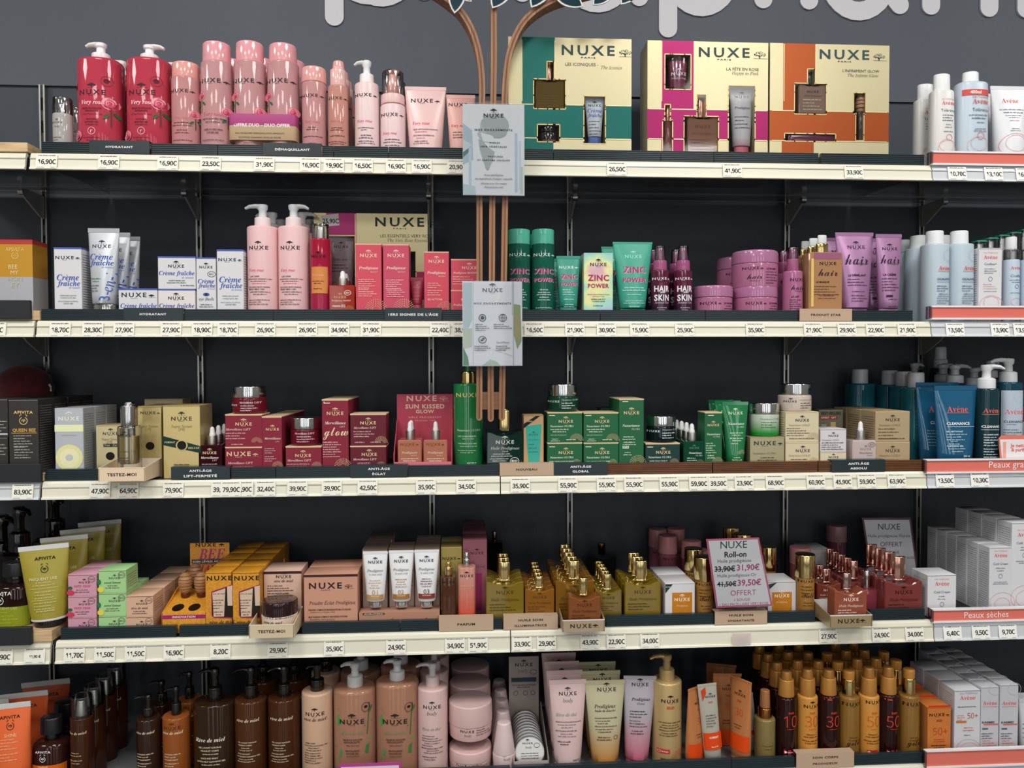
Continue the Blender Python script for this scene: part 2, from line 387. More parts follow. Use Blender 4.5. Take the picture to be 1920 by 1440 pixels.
def prod(name, cat, sh, u, w_, label, parts, P=(), yf=YF, dr=1.0, n=1, gap=.003, grp=None, rz=0.0, rx=0.0, ry=0.0, vb=None, z0=None, jx=.0, dx=0.0, surf_part=0, vp=None):
    if parts[0][0] == 'tube' and dr == 1.0: dr = parts[0][3]*(parts[0][-1].get('bd', .85) if isinstance(parts[0][-1], dict) else .85)/w_
    z0 = (SH[sh] if vb is None else Wp(u, vb, yf)[2]) if z0 is None else z0
    vm = vp or (parts[0][2]+20)
    s = pxm(u, vm, yf+.02); D = w_*s*dr; yc = yf+D/2; s = pxm(u, vm, yc); D = w_*s*dr; yc = yf+D/2
    X = Wp(u, vm, yc)[0]
    root = empty(name, (X, yc, z0)); surf = None
    Z = lambda v: 0.0 if v is None else Wp(u, v, yc)[2]-z0
    for i, q in enumerate(parts):
        nm, v0, v1 = q[0], q[1], q[2]; za, zb = Z(v0), Z(v1)
        if nm == 'tube': za = max(za, .013)
        if v0 is None and parts[0][0] == 'tube': zb = max(zb, .0135)
        o = q[-1] if isinstance(q[-1], dict) else {}
        g = MB()
        if nm == 'pump':      # v0 collar bottom, v1 head top, collar width, spout reach in px (sign = side), material, collar material
            wc, sp, mt, mc = q[3:7]; r = wc*s/2; h = zb-za
            g.loft(roundprof(za, za+h*.42, r, r*.97, 1, 2, .0004, r*.12)+[(za+h*.46, r*.62, r*.62, 2)], mc).build('collar', parent=root)
            g = MB(); g.loft([(za+h*.43, r*.5, r*.5, 2), (za+h*.72, r*.46, r*.46, 2), (za+h*.8, r*.62, r*.62, 2), (za+h*.96, r*.66, r*.62, 2), (zb, r*.5, r*.5, 2)], mt, seg=20)
            L = sp*s; a = math.radians(o.get('ang', 0)); ca, sa = math.cos(a), math.sin(a)
            ts = (0, .4, .75, 1.0); zz = (h*.9, h*.935, h*.91, h*.82)
            if o.get('down'): zz = (h*.9, h*.88, h*.8, h*.62)
            g.tube([(L*t*ca, -abs(L)*t*sa, za+q_) for t, q_ in zip(ts, zz)], [r*.5, r*.42, r*.34, r*.22], mt, 10, .7)
            g.build('pump_head', parent=root); continue
        if nm == 'drop':      # collar + rubber bulb
            wc, mc, mt = q[3:6]; r = wc*s/2; h = zb-za
            g.loft(roundprof(za, za+h*.5, r, r, 1, 2, .0004, .0006), mc).build('collar', parent=root)
            MB().loft([(za+h*.48, r*.66, r*.66, 2), (za+h*.62, r*.62, r*.62, 2), (za+h*.66, r*.54, r*.54, 2), (za+h*.86, r*.5, r*.5, 2), (za+h*.96, r*.36, r*.36, 2), (zb, r*.12, r*.12, 2)], mt, 18).build('dropper_bulb', parent=root); continue
        if nm == 'oil':       # flat rectangular flacon with waved shoulders
            ww, mt = q[3:5]; a = ww*s/2; h = zb-za; sh_ = min(a*.2, .009); rr = a*.1
            top = [(a, h-rr), (a*.985, h-rr*.3), (a*.93, h), (a*.8, h-.0003), (a*.62, h-sh_*.3), (a*.42, h-sh_*.85), (a*.25, h-sh_), (-a*.25, h-sh_), (-a*.42, h-sh_*.85), (-a*.62, h-sh_*.3), (-a*.8, h-.0003), (-a*.93, h), (-a*.985, h-rr*.3), (-a, h-rr)]
            if o.get('sq'): top = [(a, h-rr), (a*.97, h-rr*.3), (a*.9, h), (a*.3, h), (-a*.3, h), (-a*.9, h), (-a*.97, h-rr*.3), (-a, h-rr)]
            pts = [(-a, .0015), (-a+.0015, 0), (a-.0015, 0), (a, .0015)]+top
            g.prism(pts, -D/2, D/2, mt, c=.0018); ob = g.build('body', parent=root, ang=30)
            g = MB()
            yb = -D/2; surf = (lambda x, z, yb=yb: yb); continue
        if nm == 'tube':
            wl, wh, mt = q[3:6]; cr = o.get('crimp', 7)*s; bl = wl*s/2*o.get('bd', .85); H = zb-za
            al, ah = wl*s/2, wh*s/2; R_ = []
            R_.append((za, al*.93, bl*.9, 2)); R_.append((za+.0015, al, bl, 2))
            for k in range(1, 9):
                t = k/8; zz = za+.0015+(H-.0015-cr)*t; R_.append((zz, al+(ah-al)*t, bl*(1-t**1.6)+.0016*t**1.6, 2+.6*t))
            rb_ = list(R_); g.loft(rb_, mt, 32, True).build('body', parent=root, ang=50)
            MB().box(-ah-.0002, ah+.0002, -.0013, .0013, za+H-cr, za+H, o.get('cm', mt), c=.0004).build('crimped_end', parent=root)
            if surf is None: surf = prof(R_)
            continue
        w0, w1, mt = q[3:6]; p = o.get('p', 2); dd = o.get('dr', dr)
        rt = o.get('rt', .0015 if p == 2 else .001); rb = o.get('rb', .0012)
        R_ = roundprof(za, zb, w0*s/2, w1*s/2, dd, p, rb, rt)
        if o.get('slant'):
            pass
        ox = o.get('ox', 0)*s
        R_ = [(z, a, b, pp, ox, o.get('oy', 0)*s) for z, a, b, pp in R_]
        ob = g.loft(R_, mt, o.get('seg', 32)).build(nm, parent=root)
        if o.get('lab'): ob['label'] = o['lab']
        if i == surf_part: surf = prof([(z, a, b, pp) for z, a, b, pp, _, _ in R_])
    if surf is None: surf = lambda x, z: -D/2
    prints(P, root, surf, u, yf, z0, pxm(u, vm, yf), 0)
    root.rotation_euler = (rx, ry, rz); root.location.z += abs(math.sin(ry))*w_*s*.36
    return fin(root, label, cat, grp, n, D+gap, jx, dx)
# ------------------------------------------------------------------ room shell
def st(o): o['kind'] = 'structure'; return o
WC, FC = M('3a4049', 'wallp'), M('4f555f', 'wallp')
zs = Wp(870, 177, WALL)[2]
st(MB().box(-3.5, 3.5, WALL, WALL+.1, 0, CEIL, WC).build('wall_back', smooth=False))
st(MB().box(-3.5, 3.5, WALL-.006, WALL, zs, CEIL, FC).build('trim_1', smooth=False))
st(MB().box(-3.5, 3.5, -5.6, WALL+.1, -.1, 0, M('6e6a64', 'gloss')).build('floor', smooth=False))
st(MB().box(-3.5, 3.5, -5.6, WALL+.1, CEIL, CEIL+.1, M('d9d8d4', 'matte')).build('ceiling', smooth=False))
st(MB().box(-3.6, -3.5, -5.6, WALL+.1, 0, CEIL, M('8f8d88', 'matte')).build('wall_left', smooth=False))
st(MB().box(3.5, 3.6, -5.6, WALL+.1, 0, CEIL, M('8f8d88', 'matte')).build('wall_right', smooth=False))
st(MB().box(-3.5, 3.5, -5.6, -5.5, 0, CEIL, M('5c5b58', 'matte')).build('wall_front', smooth=False))
# ------------------------------------------------------------------ slotted uprights and brackets
UPR = [91, 378, 808.7, 1067, 1471, 1721]
UL = ['far left', 'second from left', 'third from left', 'fourth from left', 'fifth from left', 'far right']
steel = M('a9a8a2', 'brush'); dark = M('15171a', 'matte')
for i, u in enumerate(UPR):
    x = Wp(u, 600, WALL)[0]
    r = empty('slotted_upright', (x, WALL, .1)); tag(r, f'vertical slotted steel upright on the grey wall, {UL[i]}', 'upright', 'slotted wall uprights')
    H = zs-.1
    for sx in (-1, 1): MB().box(sx*.0045-.0017, sx*.0045+.0017, -.012, 0, 0, H, steel).build('flange', parent=r, smooth=False)
    MB().box(-.003, .003, -.006, 0, 0, H, M('5b5c5b', 'brush')).build('channel', parent=r, smooth=False)
    g = MB(); k = 0
    while k*.05 < H-.04: g.box(-.0022, .0022, -.0075, -.005, .01+k*.05, .01+k*.05+.026, dark); k += 1
    tag(g.build('slots', parent=r, smooth=False), kind='stuff')
BR = M('9b9792', 'plast')
for s_ in (1, 2, 3, 4, 5):
    for i, u in enumerate(UPR):
        if i == 2 and s_ > 1: continue
        x = Wp(u, 600, WALL)[0]; top = SH[s_]-.012
        o = MB().prism([(WALL-.013, top-.050), (WALL-.013, top), (WALL-.098, top), (WALL-.098, top-.010), (WALL-.088, top-.018), (WALL-.03, top-.046)], x-.002, x+.002, BR, axis='x').build('shelf_bracket', smooth=False)
        tag(o, f'grey steel bracket under shelf {["", "one", "two", "three", "four", "five"][s_]} at the {UL[i]} upright', 'bracket', 'shelf brackets')
        if s_ == 1:
            MB().tube([(x-.005, WALL-.095, top-.008), (x+.005, WALL-.095, top-.008)], .0075, M('b9b7b2', 'brush'), 14).build('support_pad', parent=o)
# ------------------------------------------------------------------ shelf boards
def X_(u, v, Y=0.0): return float(Wp(u, v, Y)[0])
NAMES = ['', 'top', 'second', 'third', 'fourth', 'bottom']
VR = {1: 315, 2: 615, 3: 908, 4: 1200, 5: 1440}
EDG = {1: [-260, 56, 940, 1745, 2300], 2: [-260, 68, 940, 1743, 2300], 3: [-260, 78, 938, 1735, 2300], 4: [-260, 103, 957, 1748, 2300], 5: [-260, 110, 957, 1735, 2300]}
SEC = ['left neighbour', 'left', 'right', 'right neighbour']
for s_ in SH:
    for k in range(4):
        x0 = X_(EDG[s_][k], VR[s_])+.002; x1 = X_(EDG[s_][k+1], VR[s_])-.002
        mt = M('c9e2dc', 'glass') if s_ == 1 else (M('77787a', 'card') if s_ == 5 else M('2a2c30', 'card'))
        if s_ == 1: mt = M('9fb0ac', 'clear')
        o = MB().box(x0, x1, .006, WALL-.014, SH[s_]-.008, SH[s_], mt, c=.001).build('glass_shelf' if s_ == 1 else 'shelf_board', smooth=False)
        tag(o, f'{"clear glass" if s_ == 1 else "grey"} {NAMES[s_]} shelf board of the {SEC[k]} bay', 'shelf', 'shelf boards')
# ------------------------------------------------------------------ price rails and tags
CREAM, GREYW = M('e6e2cc', 'plast'), M('cfd2d6', 'plast')
RH = {1: .031, 2: .030, 3: .0325, 4: .040, 5: .04}
def rail(s_, k, mt, label, u0, u1):
    x0, x1 = X_(u0, VR[s_]), X_(u1, VR[s_]); z = SH[s_]; h = RH[s_]
    r = empty('price_rail', ((x0+x1)/2, 0, z)); L = (x1-x0)/2
    if k == 0 or k == 1: pass
    ch = .006
    pts = [(.006, -.004), (.006, 0), (0, -.0005), (-.002, -.004), (-.0035, -.010), (-.0055, -h+.003), (-.0065, -h), (-.002, -h), (.002, -.01)]
    MB().prism(pts, -L, L, mt, axis='x').build('rail_body', parent=r, smooth=False)
    MB().prism([(-.0032, -.0098), (-.0047, -.0098), (-.0051, -.0115), (-.0036, -.0115)], -L, L, M('bdb9a8' if mt == CREAM else 'b0b3b8', 'plast'), axis='x').build('upper_lip', parent=r, smooth=False)
    MB().prism([(-.0050, -h+.0045), (-.0073, -h+.0040), (-.0080, -h+.0005), (-.006, -h)], -L, L, M('f1ecd6' if mt == CREAM else 'dfe1e5', 'gloss'), axis='x').build('lower_lip', parent=r, smooth=False)
    return tag(r, label, 'price rail', 'price rails')
rail(1, 0, CREAM, 'cream price rail end at the left edge beside the wooden tray', -260, 50)
for s_, lo in ((2, 67), (3, 77), (4, 97)): rail(s_, 0, CREAM if s_ != 3 else GREYW, f'{NAMES[s_]} shelf price rail of the bay cut off at the left', -260, lo-1)
for s_ in (1, 2, 3, 4, 5):
    e = EDG[s_]; rail(s_, 1, CREAM, f'long cream price rail on the {NAMES[s_]} shelf, left bay', e[1]+3, e[2]-1)
    rail(s_, 2, CREAM, f'long cream price rail on the {NAMES[s_]} shelf, right bay', e[2]+1, e[3]-1)
    rail(s_, 3, GREYW, f'grey-white price rail on the {NAMES[s_]} shelf under the salmon strip', e[3]+1, e[4])
TAGS = {1: [('16,90C', 91), ('16,90C', 207), ('16,90C', 317), ('23,50C', 397), ('31,90C', 497), ('16,90C', 583), ('19,90C', 627), ('16,50C', 681), ('16,90C', 743), ('16,90C', 791), ('20,90C', 857), ('26,50C', 1155), ('41,90C', 1371), ('33,90C', 1598), ('10,70C', 1791), ('13,10C', 1859), ('16,20C', 1918)],
 2: [('9,90C', -5), ('18,70C', 116), ('28,30C', 177), ('27,90C', 235), ('27,90C', 323), ('18,90C', 381), ('18,70C', 429), ('26,90C', 499), ('26,90C', 577), ('34,90C', 637), ('31,90C', 696), ('22,40C', 825), ('38,90C', 867), ('16,50C', 1001), ('21,90C', 1077), ('30,90C', 1136), ('15,90C', 1198), ('25,90C', 1282), ('35,90C', 1414), ('21,90C', 1522), ('29,90C', 1585), ('22,90C', 1638), ('21,90C', 1697), ('13,50C', 1787), ('13,90C', 1871), ('13,90C', 1913)],
 3: [('83,90C', 46), ('47,90C', 190), ('64,90C', 243), ('79,90C', 327), ('39,90C', 417), ('39,90C', 457), ('79,90C', 435), ('32,40C', 499), ('39,90C', 559), ('39,90C', 623), ('42,50C', 690), ('35,90C', 799), ('34,50C', 874), ('35,90C', 975), ('55,90C', 1064), ('55,90C', 1136), ('55,90C', 1187), ('55,90C', 1253), ('59,90C', 1308), ('39,50C', 1344), ('23,90C', 1393), ('68,90C', 1451), ('60,90C', 1527), ('45,90C', 1577), ('59,90C', 1622), ('63,90C', 1678), ('13,50C', 1768), ('10,30C', 1833)],
 4: [('9,90C', 8), ('11,90 €', 68), ('11,70C', 142), ('11,50C', 199), ('11,50C', 256), ('16,90C', 328), ('8,20C', 415), ('29,90C', 522), ('35,90C', 627), ('24,90C', 743), ('34,90C', 853), ('51,90C', 896), ('33,90C', 978), ('29,90C', 1024), ('43,90C', 1105), ('22,90C', 1154), ('34,00C', 1217), ('27,90C', 1550), ('24,90C', 1649), ('34,00C', 1711), ('6,40C', 1782), ('9,50C', 1835), ('9,70C', 1885)]}
NTH = 'first second third fourth fifth sixth seventh eighth ninth tenth eleventh twelfth thirteenth fourteenth fifteenth sixteenth seventeenth eighteenth nineteenth twentieth twenty-first twenty-second twenty-third twenty-fourth twenty-fifth twenty-sixth twenty-seventh twenty-eighth'.split()
tagm, ink = M('f0eddd', 'card'), '2b2b2e'
for s_, L in TAGS.items():
    cnt = {}
    for t, u in L: cnt[t] = cnt.get(t, 0)+1
    seen = {}
    for t, u in L:
        z = SH[s_]; h = RH[s_]; x = X_(u, VR[s_]); over = (s_ == 3 and u == 435)
        th = .026 if s_ < 3 else .027
        zt = z-.0035 if s_ < 4 else z-.0105
        y0 = -.0085-(.0012 if over else 0)
        r = empty('price_tag', (x, y0, zt-th)); wt = .0185
        MB().prism([(y0*0+.0001, 0), (.0045, th), (.0040, th), (-.0006, 0)], -wt, wt, M('f3f2ec' if u > 1735 else 'f0eddd', 'card'), axis='x').build('card', parent=r, smooth=False)
        sf = lambda xx, zz, th=th: -.0006+.0046*(zz/th)
        g = MB()
        def put(v, f, cx, cz):
            g.add([(cx+a, sf(0, cz+b)-.0003, cz+b) for a, b in v], f, M(ink, 'print'))
        G = tm(t, 'd'); k = .031 if len(t) == 6 else .026
        if '€' in t: k = .02
        put(G[0]*np.array([k, k*1.12]), G[1], .001, th*.45)
        v, f = micro(.03, .0016, int(u)); put(v, f, 0, th*.92)
        v, f = micro(.012, .0008, int(u)+1); put(v, f, -.009, th*.08); put(*micro(.008, .0008, int(u)+2), .012, th*.08)
        g.build('lettering', parent=r, smooth=False)
        tt = t.replace('C', ''); k_ = sum(1 for _, q_ in L if q_ < u)
        lab = f'price tag reading {tt}, {NTH[k_]} from the left on the {NAMES[s_]} shelf rail'
        tag(r, lab, 'price tag', 'price tags on the rails')
# one empty clear tag holder on the fourth rail
o = MB().box(-.018, .018, -.0095, -.009, 0, .022, M('e6d8d6', 'milk')).build('tag_holder', smooth=False); o.location = (X_(1387, 1197), 0, SH[4]-.036)
tag(o, 'blank faded pinkish tag on the fourth rail under the tilted offer sign', 'price tag')
# ------------------------------------------------------------------ dark ribbed front strips
DG, WD = M('1f3036', 'plast'), M('6e4326', 'wood')
def strip(s_, u0, u1, mt=DG, label='', h=.0215):
    x0, x1 = X_(u0, VR[s_]-20)+.0006, X_(u1, VR[s_]-20)-.0006; z = SH[s_]
    pts = [(.012, 0), (.012, h), (.006, h)]
    n = 6; zz = np.linspace(h, 0, n*2+1)
    for i in range(n*2): pts.append((.0035 if i % 2 == 0 else .0047, zz[i]-.0003)); pts.append((.0035 if i % 2 == 0 else .0047, zz[i+1]+.0003))
    pts.append((.006, 0))
    o = MB().prism([(a, b) for a, b in pts], -(x1-x0)/2, (x1-x0)/2, mt, axis='x').build('shelf_edge_strip', smooth=False)
    o.location = ((x0+x1)/2, 0, z); tag(o, label, 'edge strip', 'ribbed strips along the shelf fronts')
ST = {1: [(75, 168), (281, 407), (407, 512), (603, 625), (625, 728), (728, 832), (832, 940), (940, 1038), (1038, 1240), (1240, 1340), (1340, 1537), (1541, 1736)],
      2: [(75, 232), (343, 512), (512, 722), (828, 940), (940, 1126), (1126, 1324), (1324, 1498), (1598, 1714)],
      3: [(82, 186), (431, 516), (516, 657), (764, 936)],
      4: [(111, 329), (334, 468), (565, 750), (750, 822), (925, 943), (1137, 1340), (1438, 1530), (1632, 1736)],
      5: [(112, 636), (750, 957), (960, 1373), (1373, 1492), (1602, 1733)]}
for s_, L in ST.items():
    for i, (a, b) in enumerate(L):
        strip(s_, a, b, DG, f'dark green ribbed edge strip on the {NAMES[s_]} shelf, {["first", "second", "third", "fourth", "fifth", "sixth", "seventh", "eighth", "ninth", "tenth", "eleventh", "twelfth"][i]} from the left')
for i, (a, b) in enumerate([(1139, 1337), (1338, 1535), (1536, 1559), (1659, 1732)]):
    strip(3, a, b, WD, f'brown wooden edge strip on the third shelf, {["first", "second", "third", "fourth"][i]} from the left')
def plate(s_, u0, u1, lines, mt, ink_, label, h=.0235, y=-.001, vup=0, back=0.016, ks=.8):
    x0, x1 = X_(u0, VR[s_]-20), X_(u1, VR[s_]-20); x = (x0+x1)/2; L = (x1-x0)/2
    r = empty('category_plate', (x, 0, SH[s_]+.0005))
    MB().prism([(y, 0), (y, h), (back, h), (back, h-.001), (y+.0015, h-.001), (y+.0015, 0)], -L, L, mt, axis='x').build('plate', parent=r, smooth=False)
    g = MB(); n = len(lines)
    for i, (tx, wpx) in enumerate(lines):
        G = tm(tx, 'W'); zc = h*(.5 if n == 1 else (.70, .30)[i]); wm = wpx*.001*(x1-x0)/((u1-u0)*.001)
        g.add([(a*wm, y-.0004, zc+b*wm*ks) for a, b in G[0]], G[1], M(ink_, 'print'))
    g.build('lettering', parent=r, smooth=False)
    return tag(r, label, 'shelf sign', 'category plates on the shelf edges')
DP, KP = M('1d2c31', 'plast'), M('c3a588', 'card')
plate(1, 168, 281, [('HYDRATANT', 51)], DP, 'f2f2f2', 'dark plate reading HYDRATANT on the top shelf edge')
plate(1, 494, 603, [('DÉMAQUILLANT', 65)], DP, 'f2f2f2', 'dark plate reading DÉMAQUILLANT on the top shelf edge')
plate(2, 232, 343, [('HYDRATANT', 50)], DP, 'f2f2f2', 'dark plate reading HYDRATANT on the second shelf edge', .0225)
plate(2, 722, 828, [("1ERS SIGNES DE L'ÂGE", 93)], DP, 'f2f2f2', 'dark plate about first signs of ageing on the second shelf edge')
plate(2, 1499, 1597, [('PRODUIT STAR', 56)], KP, '4a3a30', 'beige plate reading PRODUIT STAR on the second shelf edge')
plate(3, 321, 431, [('ANTI-ÂGE', 42), ('LIFT-FERMETÉ', 62)], DP, 'f2f2f2', 'dark plate reading ANTI-ÂGE LIFT-FERMETÉ on the third shelf edge')
plate(3, 657, 764, [('ANTI-ÂGE', 41), ('ÉCLAT', 25)], DP, 'f2f2f2', 'dark plate reading ANTI-ÂGE ÉCLAT on the third shelf edge')
plate(3, 937, 1038, [('NOUVEAU', 39)], KP, '3a2f28', 'beige plate reading NOUVEAU on the third shelf edge')
plate(3, 1038, 1139, [('ANTI-ÂGE', 39), ('GLOBAL', 31)], DP, 'f2f2f2', 'dark plate reading ANTI-ÂGE GLOBAL on the third shelf edge')
plate(3, 1559, 1659, [('ANTI-ÂGE', 39), ('ABSOLU', 31)], DP, 'f2f2f2', 'dark plate reading ANTI-ÂGE ABSOLU on the third shelf edge')
plate(4, 823, 925, [('PARFUM', 33)], KP, '3a2f28', 'beige plate reading PARFUM on the fourth shelf edge', .026)
plate(4, 944, 1046, [('HUILE SOIN', 46), ('ILLUMINATRICE', 60)], KP, '3a2f28', 'beige plate reading HUILE SOIN ILLUMINATRICE on the fourth shelf edge', .026)
plate(4, 1340, 1438, [('HUILE SOIN', 45), ('HYDRATANTE', 49)], KP, '3a2f28', 'beige plate reading HUILE SOIN HYDRATANTE on the fourth shelf edge', .026)
plate(5, 1493, 1601, [('SOIN CORPS', 48), ('PRODIGIEUX', 46)], KP, '4a3a30', 'beige plate reading SOIN CORPS PRODIGIEUX on the bottom shelf edge', .03)
# magenta framed sign poking up at the bottom edge
r = empty('offer_sign', (X_(694, 1435, -.02), -.02, SH[5]-.075)); tag(r, 'magenta-framed white sign rising at the bottom edge before the tea bottles', 'sign')
zt = Wp(694, 1431, -.02)[2]-(SH[5]-.075)
MB().box(-.057, .057, -.0015, .0015, 0, zt, M('b8368f', 'plast')).build('frame', parent=r, smooth=False)
MB().box(-.053, .053, -.0022, -.0014, .004, zt-.005, M('ded3e0', 'card')).build('sheet', parent=r, smooth=False)
# salmon strips of the right-hand bay
SALM = M('e8705f', 'plast')
for s_, vt, vb_, txt in ((1, 284, 308, None), (2, 574, 598, None), (3, 862, 887, ('Peaux grasses', 1871+30, 96)), (4, 1143, 1167, ('Peaux sèches', 1850, 86)), (5, 1408, 1440, None)):
    u0 = EDG[s_][3]+(3 if s_ < 3 else 1); x0, x1 = X_(u0, vt, -.006), X_(2250, vt, -.006); z1 = Wp(u0, vt, -.006)[2]; z0 = Wp(u0, vb_, -.006)[2]
    r = empty('salmon_strip', ((x0+x1)/2, 0, z0)); L = (x1-x0)/2; h = z1-z0
    MB().box(-L, L, -.005, -.001, 0, h, SALM).build('band', parent=r, smooth=False)
    MB().box(-L-.002, L, -.0075, .0, h-.0022, h+.0012, M('f0f0f2', 'gloss')).build('top_edge', parent=r, smooth=False)
    MB().box(-L-.002, L, -.0075, .0, -.0012, .0022, M('f0f0f2', 'gloss')).build('bottom_edge', parent=r, smooth=False)
    MB().box(-L-.002, -L+.001, -.0075, .012, 0, h, CLEAR).build('end_clip', parent=r, smooth=False)
    if txt:
        G = tm(txt[0], 'r'); wm = txt[2]*pxm(txt[1], vt, 0); cx = X_(txt[1], vt, -.006)-(x0+x1)/2
        MB().add([(cx+a*wm, -.0056, h/2+b*wm) for a, b in G[0]], G[1], M('fbeeec', 'print')).build('lettering', parent=r, smooth=False)
    tag(r, f'salmon header strip on the {NAMES[s_]} shelf of the right-hand bay', 'edge strip', 'salmon header strips')
# ------------------------------------------------------------------ left neighbour trims
def simple(name, cat, label, x0, x1, y0, y1, z0, z1, mt, c=.001):
    o = MB().box(-(x1-x0)/2, (x1-x0)/2, -(y1-y0)/2, (y1-y0)/2, 0, z1-z0, mt, c=c).build(name, smooth=False); o.location = ((x0+x1)/2, (y0+y1)/2, z0)
    return tag(o, label, cat)
WB = M('d9b98c', 'wood')
simple('wooden_tray', 'tray', 'pale wooden tray on the top shelf at the left edge of the picture', X_(-250, 280, .0), X_(53, 280, .0), -.003, .22, SH[1]+.0005, SH[1]+.0175, WB)
simple('wooden_tray', 'tray', 'pale wooden tray showing its end beside the yellow gift carton', X_(-250, 585, .0), X_(74, 585, .0), 0.0, .22, SH[2]+.0005, SH[2]+.018, WB)
simple('wooden_tray', 'tray', 'pale wooden tray under the black cartons at the left edge', X_(-250, 900, .0), X_(81, 900, .0), 0.0, .22, SH[3]+.0005, SH[3]+.012, WB)
simple('wooden_tray', 'tray', 'pale wooden tray under the yellow hair-care tubes', X_(-250, 1200, .0), X_(100, 1200, .0), -.005, .24, SH[4]+.0005, SH[4]+.021, WB)
BP = M('26292e', 'card')
simple('black_panel', 'shelf sign', 'plain black panel in front of the yellow gift carton', X_(-250, 580, -.005), X_(58, 580, -.005), -.008, -.001, SH[2]+.002, SH[2]+.036, BP)
simple('black_panel', 'shelf sign', 'plain black panel under the black cartons of the left bay', X_(-250, 890, -.006), X_(78, 890, -.006), -.009, -.001, SH[3]+.0, SH[3]+.033, BP)
simple('black_panel', 'shelf sign', 'plain black panel under the brown lime-label bottle', X_(-250, 1200, -.011), X_(60, 1200, -.011), -.014, -.006, SH[4]-.002, SH[4]+.031, BP)
# ------------------------------------------------------------------ big white wall letters
def stroke(pts, r, n=12):
    """flat capsule-like outline strip of a polyline with round ends -> polygons"""
    out = []; P = [np.array(p, float) for p in pts]
    d = P[1]-P[0]; a0 = math.atan2(d[1], d[0]); d = P[-1]-P[-2]; a1 = math.atan2(d[1], d[0])
    L, Rr = [], []
    for i, p in enumerate(P):
        t = P[min(i+1, len(P)-1)]-P[max(i-1, 0)]; t /= np.linalg.norm(t); nrm = np.array([-t[1], t[0]]); L.append(p+nrm*r); Rr.append(p-nrm*r)
    e1 = [P[-1]+r*np.array([math.cos(a1+math.pi/2-math.pi*k/n), math.sin(a1+math.pi/2-math.pi*k/n)]) for k in range(1, n)]
    e0 = [P[0]+r*np.array([math.cos(a0-math.pi/2-math.pi*k/n), math.sin(a0-math.pi/2-math.pi*k/n)]) for k in range(1, n)]
    V = L+e1+Rr[::-1]+e0; m = len(P); N = len(V); F_ = []
    for i in range(m-1): F_.append((i, N-(n-1)-1-i, N-(n-1)-2-i, i+1))
    F_.append(tuple(range(m-1, m+n))); F_.append(tuple([N-(n-1)-1]+list(range(N-(n-1), N))+[0]))
    return V, F_
LW = M('d6d3d9', 'card')
def letter(ch, u, vbase, label):
    Y = WALL-.006; o3 = Wp(u, vbase, Y); k = pxm(u, vbase, Y); r = 17.3*k; xh = 150*k; xw = 120*k
    S = []; cx, cy = 0, xh/2
    bowl = [(math.cos(t)*xw*.5, cy+math.sin(t)*(xh*.5)) for t in np.linspace(0, 2*math.pi, 30)]
    if ch == 'p': S = [[(0, xh), (0, -58*k+r)], [(xw*.52+x, y) for x, y in bowl]]
    elif ch == 'a': S = [[(-xw*.5+x, y) for x, y in bowl], [(0, xh), (0, xh*.3), (6*k, 30*k), (20*k, 14*k)]]
    elif ch == 'r': S = [[(0, xh), (0, r)], [(0, xh*.6), (20*k, xh*.88), (55*k, xh*.97), (72*k, xh*.93)]]
    elif ch == 'h': S = [[(0, xh*1.5), (0, r)], [(0, xh*.6), (25*k, xh*.92), (60*k, xh*.95), (86*k, xh*.7), (88*k, xh*.4), (88*k, r)]]
    elif ch == 'm': S = [[(0, xh), (0, r)], [(0, xh*.6), (25*k, xh*.95), (60*k, xh*.9), (72*k, xh*.6), (72*k, r)], [(72*k, xh*.6), (95*k, xh*.95), (130*k, xh*.9), (144*k, xh*.6), (144*k, r)]]
    g = MB()
    for j, pts in enumerate(S):
        V, F_ = stroke(pts, r); n = len(V); e = .004+.0002*j
        g.add([(x, -e, z) for x, z in V]+[(x, 0, z) for x, z in V], [tuple(reversed(f)) for f in F_]+[(i, (i+1) % n, n+(i+1) % n, n+i) for i in range(n)], LW)
    o = g.build('wall_letter', smooth=False); o.location = o3
    tag(o, label, 'letter', 'large white letters on the wall')
letter('p', 627, 50-57+ -2, 'white letter p whose stem hangs left of the wooden tree')
letter('a', 775, -2, 'white letter a hidden above the frame, left of the wooden tree')
letter('r', 979, 5, 'white letter r ending behind the leaves of the wooden tree')
letter('a', 1178, 9, 'white letter a above the green gift set')
letter('p', 1252, 13, 'white letter p whose stem hangs above the pink gift set')
letter('h', 1430, 17, 'white letter h above the orange gift set')
letter('a', 1666, 24, 'white letter a right of the orange gift set')
letter('r', 1744, 29, 'white letter r above the upright on the right')
letter('m', 1853, 33, 'white letter m at the upper right corner')
# ------------------------------------------------------------------ wooden tree sculpture and its leaves
YT = -.035
tr = empty('tree_sculpture', tuple(Wp(925, 783, YT))); tag(tr, 'slatted plywood tree sculpture standing before the shelves at centre', 'sculpture')
o3 = Wp(925, 783, YT); PLY = M('a8764f', 'ply'); PLD = M('8a5a3a', 'ply')
def T_(u, v): p = Wp(u, v, YT); return (p[0]-o3[0], p[2]-o3[2])
tr1 = [(898.5, 783), (899, 690), (899, 560), (899, 370), (899, 250), (904, 180), (902, 130), (896, 92), (884, 55), (864, 22), (842, 2), (810, -20), (760, -45)]
tr2 = [(920, 785), (920, 690), (922, 560), (923, 370), (924, 250), (925, 180), (926, 90), (926, 10), (927, -60)]
tr3 = [(941, 783), (942, 690), (944, 560), (947, 370), (948, 250), (946, 190), (950, 130), (958, 90), (976, 50), (1002, 22), (1040, 0), (1090, -14), (1150, -30)]
